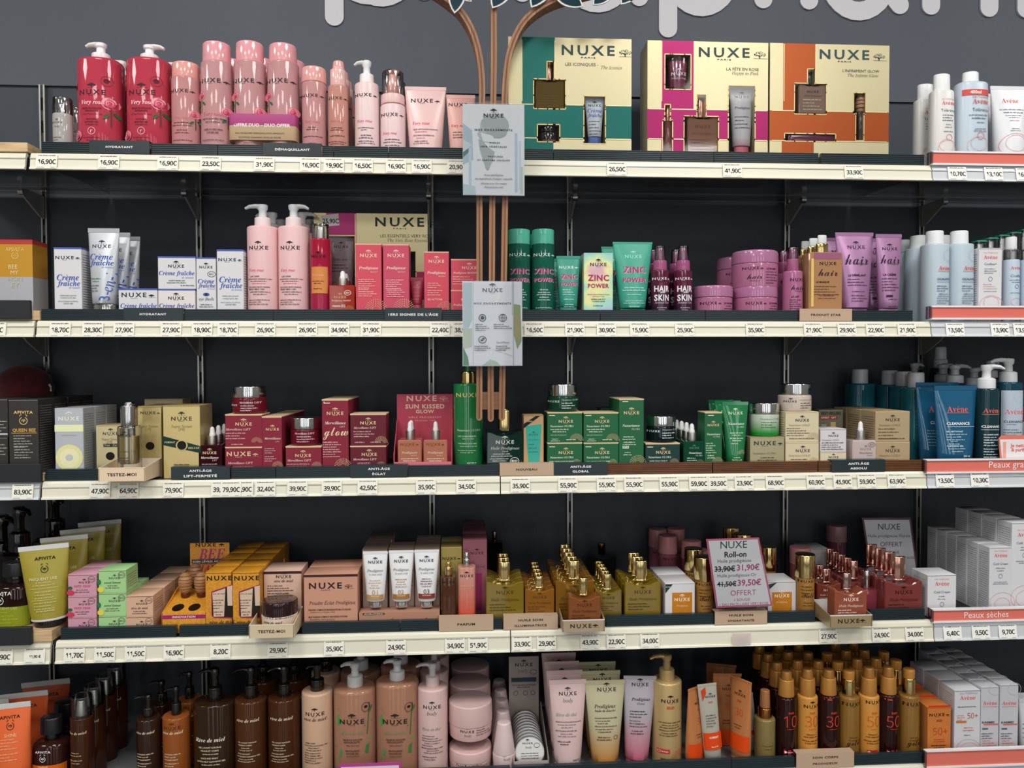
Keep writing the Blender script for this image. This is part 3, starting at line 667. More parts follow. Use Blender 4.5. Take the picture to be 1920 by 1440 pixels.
def ribbon(pts, hw, y0, y1, mt):
    # smooth centreline then extruded plate
    P = np.array([T_(*p) for p in pts]); Q = [P[0]]
    for i in range(len(P)-1):
        p0, p1, p2, p3 = P[max(i-1, 0)], P[i], P[i+1], P[min(i+2, len(P)-1)]
        for t in (.25, .5, .75, 1): Q.append(.5*((2*p1)+(-p0+p2)*t+(2*p0-5*p1+4*p2-p3)*t*t+(-p0+3*p1-3*p2+p3)*t**3))
    V, F_ = stroke(Q, hw, 8); n = len(V); g = MB()
    g.add([(x, y0, z) for x, z in V]+[(x, y1, z) for x, z in V], [tuple(reversed(f)) for f in F_]+[tuple(a+n for a in f) for f in F_]+[(i, (i+1) % n, n+(i+1) % n, n+i) for i in range(n)], mt)
    return g
for pts in (tr1, tr2, tr3):
    b = ribbon(pts, .0054, -.004, .030, PLY).build('trunk_slat', parent=tr, ang=50)
    ribbon(pts, .0012, -.0046, -.0035, M('6f4429', 'ply')).build('dark_ply_layer', parent=b, ang=50)
for (ua, ub, va, vb_) in ((904, 916, 735, 768), (925, 937, 735, 768), (905, 919, 187, 230), (931, 941, 187, 230)):
    a, b = T_(ua, va), T_(ub, vb_); MB().box(a[0]-.001, b[0]+.001, .004, .026, b[1], a[1], M('9a6e4e', 'wood')).build('spacer_block', parent=tr, smooth=False)
LEAF, LB = M('123440', 'gloss'), M('dfe2e2', 'plast')
def leaf(u, v, L, wd, ang, i):
    p = Wp(u, v, YT-.012); k = pxm(u, v, YT)
    def outline(l, w_):
        up = [(w_*math.sin(math.pi*t)**.8*.5, l*t) for t in np.linspace(0, 1, 12)]
        return [(x, z) for x, z in up]+[(-x, z) for x, z in up[-2:0:-1]]
    r = empty('tree_leaf', (p[0], p[1], p[2])); r.rotation_euler = (0, rad(ang), 0)
    MB().prism(outline(L*k, wd*k), 0, .003, LB).build('white_border', parent=r, smooth=False)
    MB().prism([(x*.8, z*.9+L*k*.05) for x, z in outline(L*k, wd*k)], -.0012, .0004, LEAF).build('dark_face', parent=r, smooth=False)
    return r
LV = [(852, 25, 75, 34, 8), (923, 15, 70, 36, 30), (996, 14, 80, 38, 30), (884, 3, 60, 30, -40), (1093, 12, 70, 34, -60), (1112, 9, 60, 30, 45), (1164, 8, 70, 32, 38), (1187, 3, 60, 28, -30), (804, -4, 60, 30, 20), (1048, -4, 60, 32, 10)]
LN = ['hanging by the left branch tip', 'in front of the middle slat', 'over the right branch', 'between left and middle slats', 'above the green gift set, pointing right', 'above the green gift set, pointing left', 'above the gap between green and pink gift sets', 'right-hand end of the row', 'far left of the row, mostly cut off', 'between the right branch and green gift set']
for i, q in enumerate(LV):
    tag(leaf(*q, i), f'dark teal leaf with white rim, {LN[i]}', 'leaf', 'leaves of the wooden tree')
# acrylic poster holders on the tree
def poster(u0, u1, v0, v1, label, build, y=-.052):
    p0, p1 = Wp(u0, v1, y), Wp(u1, v0, y); W_ = p1[0]-p0[0]; H = p1[2]-p0[2]
    r = empty('acrylic_poster', ((p0[0]+p1[0])/2, y, p0[2])); k = W_/(u1-u0)
    MB().box(-W_/2, W_/2, -.0008, .0012, 0, H, M('e3e7ec', 'card')).build('sheet', parent=r, smooth=False)
    MB().box(-W_/2-.0012, W_/2+.0012, -.0042, -.0022, -.001, H+.001, FILM).build('acrylic_cover', parent=r, smooth=False)
    MB().box(-W_/2-.0012, W_/2+.0012, .0014, .003, -.001, H+.001, FILM).build('acrylic_back', parent=r, smooth=False)
    prints(build, r, lambda x, z: -.0009, (u0+u1)/2, y-.0009, p0[2], k, name='printed_art')
    return tag(r, label, 'sign', 'acrylic posters on the wooden tree')
INK = '2f3b40'
poster(868, 983, 197, 366, 'upper acrylic poster with grey leaf art on the wooden tree', [
    ('q', 0, 282, 113, 167, 'e0e4eb'), ('p', [(-57, 232), (-40, 245), (-38, 300), (-57, 310)], 'a9c3cd'), ('p', [(-57, 262), (-40, 272), (-42, 280), (-57, 292)], 'c8d2d8'), ('p', [(-57, 286), (-42, 275), (-48, 288), (-57, 296)], '5f8079'),
    ('q', -44, 320, 5, 84, 'bccedb'), ('q', 42, 305, 5, 110, 'b7c8da'), ('q', 49, 310, 4, 90, 'c6d4e2'), ('q', 52, 338, 5, 50, 'bccfc0'), ('p', [(-57, 345), (-35, 350), (-33, 366), (-57, 366)], 'b8d0d8'),
    ('e', 2, 236, 54, 46, 'aab2b4'), ('e', 8, 248, 34, 22, 'a6aeb0'), ('p', [(-28, 262), (-26, 280), (-14, 318), (-10, 320), (-2, 300), (2, 285), (-12, 275), (-22, 262)], 'aab2b4'), ('p', [(-22, 232), (-30, 252), (-24, 262), (-14, 250)], 'b4bbbd'),
    ('p', [(-24, 249), (-2, 255), (6, 268), (-20, 266)], 'dde1e9'), ('q', 0, 282, 90, .01, 'e0e4eb'), ('N', 'T', 0, 217, 37, INK), ('x', 'NOS ENGAGEMENTS', 'w', 0, 244, 70, INK), ('x', '· HUILES', 'w', 0, 268, 24, INK), ('x', '100% VÉGÉTALES', 'w', 0, 275, 49, INK), ('x', '· TEXTURES', 'w', 1, 294, 32, INK), ('x', 'ET PARFUMS UNIQUES', 'w', 0, 301, 60, INK),
    ('x', 'Nous privilégions', 'i', 0, 329, 36, INK), ('x', "des ingrédients d'origine naturelle", 'i', 0, 336, 70, INK), ('x', 'obtenus avec des modes', 'i', 0, 344, 49, INK), ('x', "d'extraction verts", 'i', 0, 351, 36, INK)])
fr = [('q', 0, 607, 109, 157, 'd9dde5'), ('p', [(-55, 530), (-38, 530), (-38, 600), (-55, 640)], 'a9bfc8'), ('p', [(-55, 620), (-38, 615), (-38, 650), (-55, 655)], 'b3c0ab'), ('p', [(-55, 650), (-46, 670), (-44, 686), (-55, 686)], '2f7a52'), ('q', 37, 560, 2, 62, 'b9cbbf'),
      ('p', [(40, 570), (52, 572), (54, 640), (46, 655), (38, 620)], '8f9c78'), ('p', [(42, 580), (50, 600), (48, 640), (42, 630)], 'a69a70'), ('p', [(-20, 686), (-5, 674), (8, 678), (14, 686)], 'a3bba4'), ('q', -36, 607, 1, 155, 'b4bcc4'), ('q', 39, 607, 1.4, 155, 'a9b3b4'), ('p', [(2, 560), (20, 532), (24, 532), (8, 575)], 'dfe2e6'), ('p', [(6, 640), (38, 660), (38, 668), (0, 655)], 'dcdfe6'),
      ('N', 'T', 0, 544, 37, INK), ('x', 'NOS ENGAGEMENTS', 'w', 0, 569, 69, INK), ('o', -19, 596, 14, 14, 1.6, INK), ('e', -19, 596, 7, 7, '16404a'), ('o', 19, 596, 15, 15, 1, INK), ('q', 19, 596, 14, .8, INK), ('q', 19, 596, .8, 14, INK), ('o', 19, 596, 7, 14, .8, INK), ('m', 4, 3.7, 1.9, -19, 608, 26, INK), ('m', 3, 3.7, 1.9, 19, 608, 34, INK),
      ('o', -19, 637, 15, 14, 1.2, INK), ('e', -20, 638, 6, 3, INK), ('e', -17, 635, 5, 3, INK), ('x', 'GoodPlanet', 't', 19, 642, 24, INK), ('m', 3, 3.7, 1.9, -19, 649, 30, INK), ('m', 3, 3.7, 1.9, 19, 649, 26, INK)]
poster(868, 979, 528, 686, 'lower acrylic poster with four green pledge icons on the wooden tree', fr)
# ------------------------------------------------------------------ gift sets with cut-out windows
def gift(sh, u0, u1, vt, d, base, panels, wins, P, label, yf=YF, vb=None, grp=None, rims='d8bf86', film=True, zo=0, bands=()):
    z0 = SH[sh]+zo; um = (u0+u1)/2; vm = vt+90; s = pxm(um, vm, yf); xl = Wp(u0, vm, yf)[0]; xr = Wp(u1, vm, yf)[0]; xc = (xl+xr)/2
    H = Wp(um, vt, yf)[2]-z0; k = (xr-xl)/(u1-u0)
    fx = lambda u: (u-um)*k
    fz = lambda v: max(0, min(H, Wp(um, v, yf)[2]-z0))
    R_ = lambda q: (fx(q[0]), fx(q[2]), fz(q[3]), fz(q[1]))
    W2 = [[R_(a) for a in wn] for wn in wins]; PN = [(*R_(p[:4]), p[4]) for p in panels]
    xs = {-(xr-xl)/2, (xr-xl)/2}; zs_ = {0, H}
    for a in [r for wn in W2 for r in wn]+PN: xs |= {a[0], a[1]}; zs_ |= {a[2], a[3]}
    xs = sorted(x for x in xs if abs(x) <= (xr-xl)/2+1e-6); zs_ = sorted(zs_); m = MB(); yF = -d/2; yB = -d/2+min(.034, d-.004); T_L = [MB() for _ in wins]; F_L = [MB() for _ in wins]
    BM = M(base, 'foil'); IN = M('2a2320', 'card')
    def wi(x, z): return next((i for i, wn in enumerate(W2) if any(r[0] < x < r[1] and r[2] < z < r[3] for r in wn)), -1)
    def inw(x, z): return wi(x, z) >= 0
    g = .0011; RM = M(rims, 'foil')
    for i in range(len(xs)-1):
        for j in range(len(zs_)-1):
            x0, x1, a, b = xs[i], xs[i+1], zs_[j], zs_[j+1]
            if x1-x0 < 1e-6 or b-a < 1e-6: continue
            cx, cz = (x0+x1)/2, (a+b)/2
            if inw(cx, cz):
                t, fl = T_L[wi(cx, cz)], F_L[wi(cx, cz)]
                m.add([(x0, yB, a), (x1, yB, a), (x1, yB, b), (x0, yB, b)], [(0, 1, 2, 3)], IN)
                fl.add([(x0, yF+.0006, a), (x1, yF+.0006, a), (x1, yF+.0006, b), (x0, yF+.0006, b)], [(0, 1, 2, 3)], FILM)
                for dx_, dz_, seg in ((-1, 0, ((x0, a), (x0, b))), (1, 0, ((x1, b), (x1, a))), (0, -1, ((x1, a), (x0, a))), (0, 1, ((x0, b), (x1, b)))):
                    qx = cx+dx_*(x1-x0)*.5+dx_*1e-5; qz = cz+dz_*(b-a)*.5+dz_*1e-5
                    if not inw(qx, qz):
                        (sx, sz), (ex, ez) = seg
                        m.add([(sx, yF, sz), (ex, yF, ez), (ex, yB, ez), (sx, yB, sz)], [(0, 1, 2, 3)], BM)
                        if dx_: t.box(min(sx, sx+dx_*g*1.6), max(sx, sx+dx_*g*1.6), yF-.0006, yF+.0002, a-g, b+g, RM)
                        else: t.box(x0-g, x1+g, yF-.0006, yF+.0002, min(sz, sz+dz_*g*1.6), max(sz, sz+dz_*g*1.6), RM)
            else:
                c = BM
                for p in PN:
                    if p[0] < cx < p[1] and p[2] < cz < p[3]: c = M(p[4], 'foil')
                m.add([(x0, yF, a), (x1, yF, a), (x1, yF, b), (x0, yF, b)], [(0, 1, 2, 3)], c)
    L = (xr-xl)/2; y1 = d/2
    m.add([(-L, yF, 0), (L, yF, 0), (L, y1, 0), (-L, y1, 0), (-L, yF, H), (L, yF, H), (L, y1, H), (-L, y1, H)], [(0, 3, 2, 1), (4, 5, 6, 7), (1, 2, 6, 5), (2, 3, 7, 6), (3, 0, 4, 7)], BM)
    o = m.build('gift_set', smooth=False); o.location = (xc, yf+d/2, z0)
    for t in T_L: t.build('window_trim', parent=o, smooth=False)
    for fl in F_L: fl.build('window_film', parent=o, smooth=False)
    for p in PN:     # gold hairlines along the coloured bands
        pass
    P2 = []
    for q in P:                       # hairlines stop at the window edges
        if q[0] == 'q' and len(q) > 6 and q[6] == 'foil':
            ver = q[4] > q[3]; c_ = q[1] if not ver else q[2]; h_ = (q[3] if not ver else q[4])/2; o_ = (q[2] if not ver else um+q[1]); iv = [(max(c_-h_, vt+2) if ver else c_-h_, c_+h_)]
            for wn in wins:
                for r in wn:
                    lo, hi, pa, pb = (r[0]-um-2, r[2]-um+2, r[1], r[3]) if not ver else (r[1]-2, r[3]+2, r[0], r[2])
                    if pa-1 < o_ < pb+1: iv = [z for a, b in iv for z in ((a, min(b, lo)), (max(a, hi), b)) if z[1]-z[0] > .5]
            for a, b in iv: P2.append(('q', (a+b)/2, q[2], b-a, q[4], q[5], q[6]) if not ver else ('q', q[1], (a+b)/2, q[3], b-a, q[5], q[6]))
        else: P2.append(q)
    prints(P2, o, lambda x, z: yF, um, yf, z0, s)
    for va, vb_, c in bands:
        za, zb = fz(vb_), fz(va); MB().add([(L+.0003, -d/2, za), (L+.0003, d/2, za), (L+.0003, d/2, zb), (L+.0003, -d/2, zb)], [(0, 1, 2, 3)], M(c, 'foil')).build('side_band', parent=o, smooth=False)
    return tag(o, label, 'gift box', grp)
TEAL, INKG = '0f5f57', '2f4a4c'
gift(1, 953, 1184, 71, .062, 'cbc09a', [(952, 197, 1185, 260, TEAL), (978, 60, 1040, 200, TEAL), (952, 258, 1037, 300, TEAL)],
     [[(1001, 150, 1059, 204), (1026, 117, 1038, 151)], [(1008, 235, 1048, 266)], [(1095, 180, 1134, 268)]],
     [('N', 'F', 50, 94, 132, INKG), ('x', 'LES ICONIQUES -', 'r', 22, 121, 62, '3a4a4a'), ('x', 'The Iconics', 'i', 78, 125, 40, '6d6a55'),
      ('q', -90.5, 134, 1.3, 114, 'e2cf98', 'foil'), ('q', -29, 134, 1.3, 114, 'e2cf98', 'foil'), ('q', 0, 197, 230, 1.6, 'e8d9a6', 'foil'), ('q', 0, 260, 230, 1.6, 'e8d9a6', 'foil')], 'large gold and green gift set with oil bottle window, beside the wooden tree', grp='gift sets on the top shelf')
MAG = '98165a'
gift(1, 1214, 1440, 78, .062, 'cbc09a', [(1214, 206, 1441, 262, MAG), (1240, 70, 1300, 210, MAG), (1240, 260, 1300, 300, MAG)],
     [[(1247, 104, 1294, 168)], [(1243, 227, 1260, 300), (1247, 198, 1256, 228)], [(1283, 219, 1346, 300), (1307, 178, 1323, 220)], [(1366, 160, 1415, 300)]],
     [('N', 'F', 46, 98, 128, INKG), ('x', 'LA FÊTE EN ROSE', 'r', 66, 128, 62, '3a4a4a'), ('x', 'Happy in Pink', 'i', 71, 137, 52, '6d6a55'),
      ('q', -88, 134, 1.3, 114, 'e2cf98', 'foil'), ('q', -27, 134, 1.3, 114, 'e2cf98', 'foil'), ('q', 0, 206, 226, 1.6, 'e8d9a6', 'foil'), ('q', 0, 262, 226, 1.6, 'e8d9a6', 'foil')], 'large gold and magenta gift set with candle window, between the green and orange gift sets', grp='gift sets on the top shelf')
ORG = 'a34c1c'
gift(1, 1443.5, 1667, 83, .062, 'cbc09a', [(1443, 209, 1668, 265, ORG), (1468, 70, 1528, 210, ORG), (1466, 264, 1526, 300, ORG)],
     [[(1490, 158, 1548, 214), (1514, 131, 1527, 159)], [(1472, 252, 1566, 265)], [(1601, 174, 1622, 212), (1605, 211, 1619, 262)]],
     [('N', 'F', 43, 102, 126, INKG), ('x', "L'INFINIMENT GLOW", 'r', 60, 132, 71, '3a4a4a'), ('x', 'The Infinite Glow', 'i', 64, 141, 60, '6d6a55'),
      ('q', -88, 134, 1.3, 114, 'e2cf98', 'foil'), ('q', -28, 134, 1.3, 114, 'e2cf98', 'foil'), ('q', 0, 209, 222, 1.6, 'e8d9a6', 'foil'), ('q', 0, 265, 222, 1.6, 'e8d9a6', 'foil')], 'large gold and orange gift set with honey dipper window, rightmost of the three', grp='gift sets on the top shelf')
for k in range(2):
    carton(1, 1214+113, 78+2, 225, .062, 'cfc08a', f'gold gift set {["directly", "two places"][k]} behind the magenta gift set', P=[('S', -1, '6d6240')], yf=YF+.064*(k+1), kind='foil', name='gift_set', cat='gift box')
YM = YF+.003
def mini_z(v): return lambda u: Wp(u, v, YM)[2]
OILP = [('N', '', 0, 165, 22, '5a4320'), ('x', 'Huile Prodigieuse', 'i', 0, 173, 36, '6a5126'), ('m', 5, 5, 2, 0, 180, 38, '6a5530')]
prod('oil_bottle', 'bottle', 1, 1030, 54, 'small amber oil bottle in the window of the green gift set', [('oil', None, 152, 54, M('8a6f33', 'oil')), ('cap', 151, 118, 9, 9, ROSEG)], P=OILP, yf=YM, dr=.42, z0=Wp(1030, 204, YM)[2])
prod('balm_jar', 'jar', 1, 1028, 36, 'tiny black balm jar in the window of the green gift set', [('body', None, 251, 34, 34, M('2b1a22', 'gloss')), ('lid', 251, 238, 36, 36, M('17141a', 'gloss'))], P=[('x', 'rêve de miel', 'i', 0, 262, 24, 'c9a0a0')], yf=YM, dr=.8, z0=Wp(1028, 266, YM)[2])
prod('cream_tube', 'tube', 1, 1114.5, 37, 'small blue-white cream tube in the window of the green gift set', [('tube', 258, 182, 25, 37, M('c3ccd6', 'plast'), {'bd': .7}), ('cap', None, 258, 25, 24, M('3a63b0', 'plast'))],
     P=[('N', 'T', 0, 196, 24, INK), ('x', 'Crème', 'I', 0, 206, 28, '4a6fc0'), ('x', 'fraîche', 'I', 0, 216, 28, '4a6fc0'), ('m', 5, 6, 2, 0, 227, 22, '4a5560')], yf=YM, z0=Wp(1114, 268, YM)[2])
prod('candle', 'candle', 1, 1270, 40, 'small magenta candle glass in the window of the magenta gift set', [('glass_cup', None, 106, 32, 42, M('9a9aa0', 'clear')), ('wax', 166, 118, 33, 36, M('c2156f', 'gloss'))], P=[('N', 'T', 0, 137, 28, 'f2e6ee'), ('x', 'Prodigieux Floral', 'i', 0, 146, 28, 'f2e6ee')], yf=YM, dr=.72, z0=Wp(1270, 167, YM)[2])
prod('perfume_vial', 'bottle', 1, 1251.5, 15, 'slim pink vial in the window of the magenta gift set', [('body', None, 228, 15, 15, M('8f4a4a', 'liq')), ('cap', 228, 199, 8, 8, ROSEG)], yf=YM, dr=1, z0=SH[1]+.001)
prod('oil_bottle', 'bottle', 1, 1314, 58, 'small rosy oil bottle in the window of the magenta gift set', [('oil', None, 221, 58, M('9a6a50', 'liq')), ('cap', 221, 179, 12, 12, ROSEG)], P=[('N', '', 0, 237, 30, '5a3a30'), ('x', 'Huile Prodigieuse', 'i', 0, 251, 44, '6a4536'), ('m', 4, 6, 2, 0, 262, 46, '6a4536')], yf=YM, dr=.42, z0=SH[1]+.001)
prod('shower_tube', 'tube', 1, 1390, 46, 'small grey-pink shower tube in the window of the magenta gift set', [('tube', 276, 162, 33, 46, G2('d4627a', 'b9b7ba', .0, .055), {'bd': .7}), ('cap', None, 276, 28, 28, M('c8506a', 'plast'))], P=[('N', 'T', 0, 178, 28, INK), ('x', 'Prodigieux', 'I', 0, 200, 30, '44494c'), ('m', 4, 7, 2, 0, 217, 30, '55595c')], yf=YM, dr=.6, z0=SH[1]+.001)
prod('oil_bottle', 'bottle', 1, 1519, 54, 'small brown oil bottle in the window of the orange gift set', [('oil', None, 160, 54, M('a08070', 'liq')), ('cap', 160, 132, 10, 10, M('2e2320', 'gloss'))], P=[('N', '', 0, 172, 22, '3a2a20'), ('x', 'Huile Prodigieuse', 'i', 0, 180, 34, '4a3626'), ('m', 4, 6, 2, 0, 187, 38, 'cfc0b0')], yf=YM, dr=.42, z0=Wp(1519, 213, YM)[2])
prod('balm_stick', 'tube', 1, 1519, 88, 'thin brown stick lying in the lower window of the orange gift set', [('body', None, 254, 88, 88, M('6a2344', 'gloss'), {'p': 5, 'dr': .1})], yf=YM, dr=.1, z0=Wp(1519, 264, YM)[2])
prod('honey_dipper_balm', 'dipper', 1, 1612, 17, 'wooden honey dipper balm in the window of the orange gift set', [('handle', None, 211, 11, 12, M('3a2318', 'gloss'))]+[('dipper_ring', 211-7*i, 205-7*i, (13, 17, 18, 17, 12)[i], (15, 18, 18, 15, 8)[i], M('b98a68', 'wood')) for i in range(5)], yf=YM, z0=Wp(1612, 262, YM)[2])
# ------------------------------------------------------------------ SHELF 1
VR_ = 'e0708a'
def very(du, v, w_, c=VR_): return ('x', 'Very rose', 'I', du, v, w_, c)
prod('body_mist', 'bottle', 1, 118, 34, 'frosted pale mist bottle with clear cap on the top shelf, leftmost', [('body', None, 216, 34, 34, M('c9c2bd', 'liq')), ('nozzle', 216, 196, 13, 11, CHROME), ('cap', 216, 185, 34, 34, CLEAR, {'rt': .003})],
     P=[('N', 'T', -3, 229, 20, '5a5f60'), ('x', 'body', 'i', -3, 237, 11, '6a6f70'), ('m', 3, 5, 2, -3, 257, 20, '6a6f70')], n=2, gap=.025)
GEL = [('N', 'T', -2, 172, 49, '3a2028'), very(-2, 192, 40, 'f6dce0'), ('x', 'GELÉE DE DOUCHE', 'b', -3, 202, 36, '5a1a2a'), ('x', 'APAISANTE', 'b', -3, 207, 24, '5a1a2a'), ('x', "à l'eau florale de rose", 'r', -3, 213, 38, '5a1a2a'), ('x', 'SOOTHING', 'b', -3, 223, 20, '5a1a2a'), ('x', 'SHOWER GEL', 'b', -3, 228, 26, '5a1a2a'), ('m', 1, 4, 2, -3, 233, 38, '6a1a2a'),
       ('o', -3, 245, 14, 14, .8, 'f3c6cc'), ('x', 'r', 'r', -3, 246, 4, 'f3c6cc'), ('m', 2, 5, 2, -3, 257, 34, '7a2030'), ('e', 24, 150, 10, 7, '5a1020'), ('o', 24, 150, 19, 19, .7, '8a2a3a'), ('r', 28, 192, 26), ('r', -33, 252, 22), ('e', -37, 157, 6, 16, 'f0a0ac'), ('e', 10, 274, 22, 14, 'ee9aa8')]
for u, lab, ang, sp in ((190, 'leftmost red rose shower gel with white pump pointing left', 10, -27), (281, 'second red rose shower gel with white pump pointing right', 10, 27)):
    prod('pump_bottle', 'bottle', 1, u, 82, lab, [('body', None, 118, 80, 79, M('d93b55', 'liq'), {'p': 2.3, 'dr': .9, 'rt': .006}), ('pump', 118, 82 if u < 200 else 86, 33, sp, M('f2f0f0', 'plast'), M('f0e4e4', 'plast'))], P=GEL, dr=.9, n=2, gap=.012)
prod('toner_bottle', 'bottle', 1, 349, 54, 'short clear pink bottle with peach cap beside the red gels', [('body', None, 150, 52, 52, M('e39a9a', 'liq'), {'rt': .003}), ('cap', 151, 122, 49, 48, M('f0a49a', 'gloss'), {'rt': .003})],
     P=[('N', 'R', 0, 169, 45, '4a3034'), very(0, 220, 26, 'e6808a'), ('m', 2, 5, 2.2, 0, 229, 38, '6a3a40'), ('m', 2, 5, 2.2, 0, 243, 32, '6a3a40'), ('m', 1, 5, 2, 0, 262, 40, '6a3a40'), ('r', 21, 212, 17)], n=2, gap=.01)
for i, (u, lab) in enumerate(((407, 'tall clear pink micellar bottle left of the two wrapped ones'), (469, 'tall pink micellar bottle in the left half of the duo wrap'), (531, 'tall pink micellar bottle in the right half of the duo wrap'))):
    prod('micellar_bottle', 'bottle', 1, u, 60, lab, [('body', None, 122, 59, 58, M('e2a3a6', 'liq'), {'rt': .003}), ('cap', 122, (85, 84, 88)[i], 51, 50, M('f2a3aa', 'gloss'), {'rt': .0035}), ('dip_tube', 160, 124, 12, 12, M('e9e4e4', 'plast'))],
         P=[('N', 'R', 0, 150, 56, '2f2a2e'), ('r', -24, 177, 19), ('r', 24, 207, 19)]+([very(0, 213, 36, 'e6808a'), ('m', 2, 6, 2.6, 0, 222, 46, '5a3a40'), ('m', 2, 6, 2.6, 0, 242, 38, '5a3a40'), ('m', 1, 5, 2, 0, 262, 46, '6a3a40')] if i == 0 else []), n=3, gap=.018)
r = prod('duo_wrap', 'sleeve', 1, 500, 123, 'magenta and kraft duo-offer card sleeve around two pink micellar bottles', [('band', 272, 245, 123.5, 123.5, M('b99a72', 'card'), {'p': 9, 'dr': .53, 'rt': .0003, 'rb': .0003, 'seg': 64}), ('upper_band', 245, 224, 123.5, 123.5, M('b4387e', 'card'), {'p': 9, 'dr': .53, 'rt': .0003, 'rb': .0003, 'seg': 64})],
     P=[('x', 'OFFRE DUO – DUO OFFER', 'b', 0, 235, 104, 'f6e6ee'), ('x', 'EAU MICELLAIRE DÉMAQUILLANTE APAISANTE', 'r', -4, 250, 90, '4a3a30'), ('x', 'SOOTHING CLEANSING MICELLAR WATER', 'r', -4, 258, 78, '4a3a30'), ('m', 1, 4, 2, -14, 268, 70, '5a4a3a'), ('x', 'x2', 'b', 50, 267, 9, '4a3a30')], dr=.53, yf=YF-.0015, surf_part=0)
prod('toner_bottle', 'bottle', 1, 589, 47, 'short pink toner bottle with rounded cap right of the duo wrap', [('body', None, 158, 45, 45, M('e5a2a2', 'liq'), {'rt': .003}), ('cap', 159, 130, 46, 45, M('f0a8a2', 'gloss'), {'rt': .004})],
     P=[('N', 'R', 0, 178, 42, '4a3034'), very(0, 228, 28, 'e0707c'), ('m', 2, 4, 2.2, 0, 238, 26, '6a3a40'), ('m', 1, 4, 2.2, 0, 255, 36, '6a3a40'), ('m', 1, 5, 2, 0, 268, 26, '6a3a40')])
prod('serum_pump', 'bottle', 1, 634, 40, 'slim clear peach cleansing oil bottle with hooded pump', [('body', None, 164, 38, 38, M('e6a08e', 'liq'), {'rt': .003}), ('collar', 164, 133, 29, 29, M('f0bdb8', 'gloss')), ('spout_cap', 133, 116, 23, 20, M('f2a79c', 'gloss'), {'rt': .003, 'ox': 1})],
     P=[('N', 'R', 0, 183, 38, '3a2a2e'), very(0, 227, 24, 'e0707c'), ('m', 2, 4, 2.2, 0, 239, 26, '6a3a40'), ('m', 1, 4, 2.2, 0, 254, 32, '6a3a40'), ('m', 2, 4, 2, 0, 265, 34, '6a3a40')], n=3, gap=.012)
prod('pump_bottle', 'bottle', 1, 688, 46, 'pale pink cleansing milk bottle with white pump pointing left', [('body', None, 160, 45, 45, M('f0cfcf', 'plast'), {'rt': .003}), ('pump', 160, 115, 27, -23, M('f3f1f1', 'plast'), M('f3eaea', 'plast'))],
     P=[('N', 'R', 0, 177, 42, '2f2a2e'), very(-2, 227, 28, 'e0607a'), ('x', 'LAIT DÉMAQUILLANT', 'b', 0, 239, 30, '5a4a4e'), ('m', 1, 4, 2, -3, 243, 20, '5a4a4e'), ('m', 2, 5, 2.4, 0, 253, 32, '5a4a4e'), ('m', 2, 4, 2, 0, 264, 34, '5a4a4e')])
prod('foam_bottle', 'bottle', 1, 737, 48, 'pale pink foam bottle with clear domed cap over a coral pump', [('body', None, 200, 47, 47, M('eecccd', 'plast'), {'rt': .004}), ('neck_ring', 199, 181, 45, 44, M('f0c2c0', 'plast')), ('inner_pump', 181, 140, 26, 14, M('f09a8a', 'plast')), ('cap', 181, 135, 41, 40, CLEAR, {'rt': .005})],
     P=[('N', 'R', 0, 214, 42, '2f2a2e'), very(-4, 250, 26, 'e0607a'), ('m', 2, 5, 2.2, 0, 261, 38, '5a4a4e'), ('m', 2, 5, 2.2, 0, 272, 30, '5a4a4e')], n=2, gap=.004)
prod('cream_tube', 'tube', 1, 798, 77, 'large pale pink tube standing on its cap left of a smaller one', [('tube', 292, 163, 59, 77, M('f0c4c2', 'plast'), {'bd': .7}), ('cap', None, 291, 58, 58, M('f2cfcc', 'plast'))],
     P=[('N', 'R', 0, 184, 55, '3a3034'), very(-8, 230, 32, 'e0607a'), ('x', 'GELÉE NETTOYANTE APAISANTE', 'b', 0, 241, 46, '6a5a5e'), ('m', 1, 4, 2, -8, 246, 30, 'd0708a'), ('x', 'SOOTHING CLEANSING GEL', 'b', -3, 253, 40, '6a5a5e'), ('m', 1, 4, 2, -8, 258, 28, 'd0708a'), ('m', 2, 4, 2, -8, 264, 30, '6a5a5e'), ('m', 1, 4, 2, 14, 281, 20, '8a7a7e')])
prod('cream_tube', 'tube', 1, 864, 54, 'smaller coral-pink tube half behind the upper poster', [('tube', 292, 178, 40, 54, M('efb0a6', 'plast'), {'bd': .7}), ('cap', None, 291, 40, 40, M('f2c0b8', 'plast'))],
     P=[('N', 'R', 0, 193, 46, '3a3034'), very(-4, 235, 28, 'e0405a'), ('m', 3, 5, 2.2, 0, 247, 30, '6a4a4e')], n=2)
def AV(du, v, w_, c='dd6a5f', st_='s'): return ('x', 'Avène', st_, du, v, w_, c)
def swirl(du, v, w_): return ('o', du, v, w_, w_*.8, .7, 'e3a9a9')
prod('lotion_bottle', 'bottle', 1, 1765, 47, 'white lotion bottle with flip cap left of the 400 ml one', [('body', None, 171, 47, 43, M('e3dfdc', 'plast'), {'p': 2.6, 'dr': .7, 'rt': .006}), ('cap', 172, 141, 31, 30, M('f2f1f1', 'plast'), {'rt': .0022})],
     P=[('x', 'EAU THERMALE', 'r', 5, 185, 26, 'e0a0a0'), AV(5, 192, 28), ('x', 'Tolérance', 'r', 5, 206, 30, '4a5a6a'), ('m', 3, 5, 2.2, 5, 215, 24, '5a6a7a'), ('m', 2, 5, 2, 5, 233, 18, '6a7a8a'), ('m', 1, 5, 2, 5, 246, 26, '6a7a8a'), ('o', 6, 257, 12, 12, .9, 'df7a70'), swirl(2, 272, 30), swirl(5, 278, 40)], n=2, gap=.02, dr=.7)
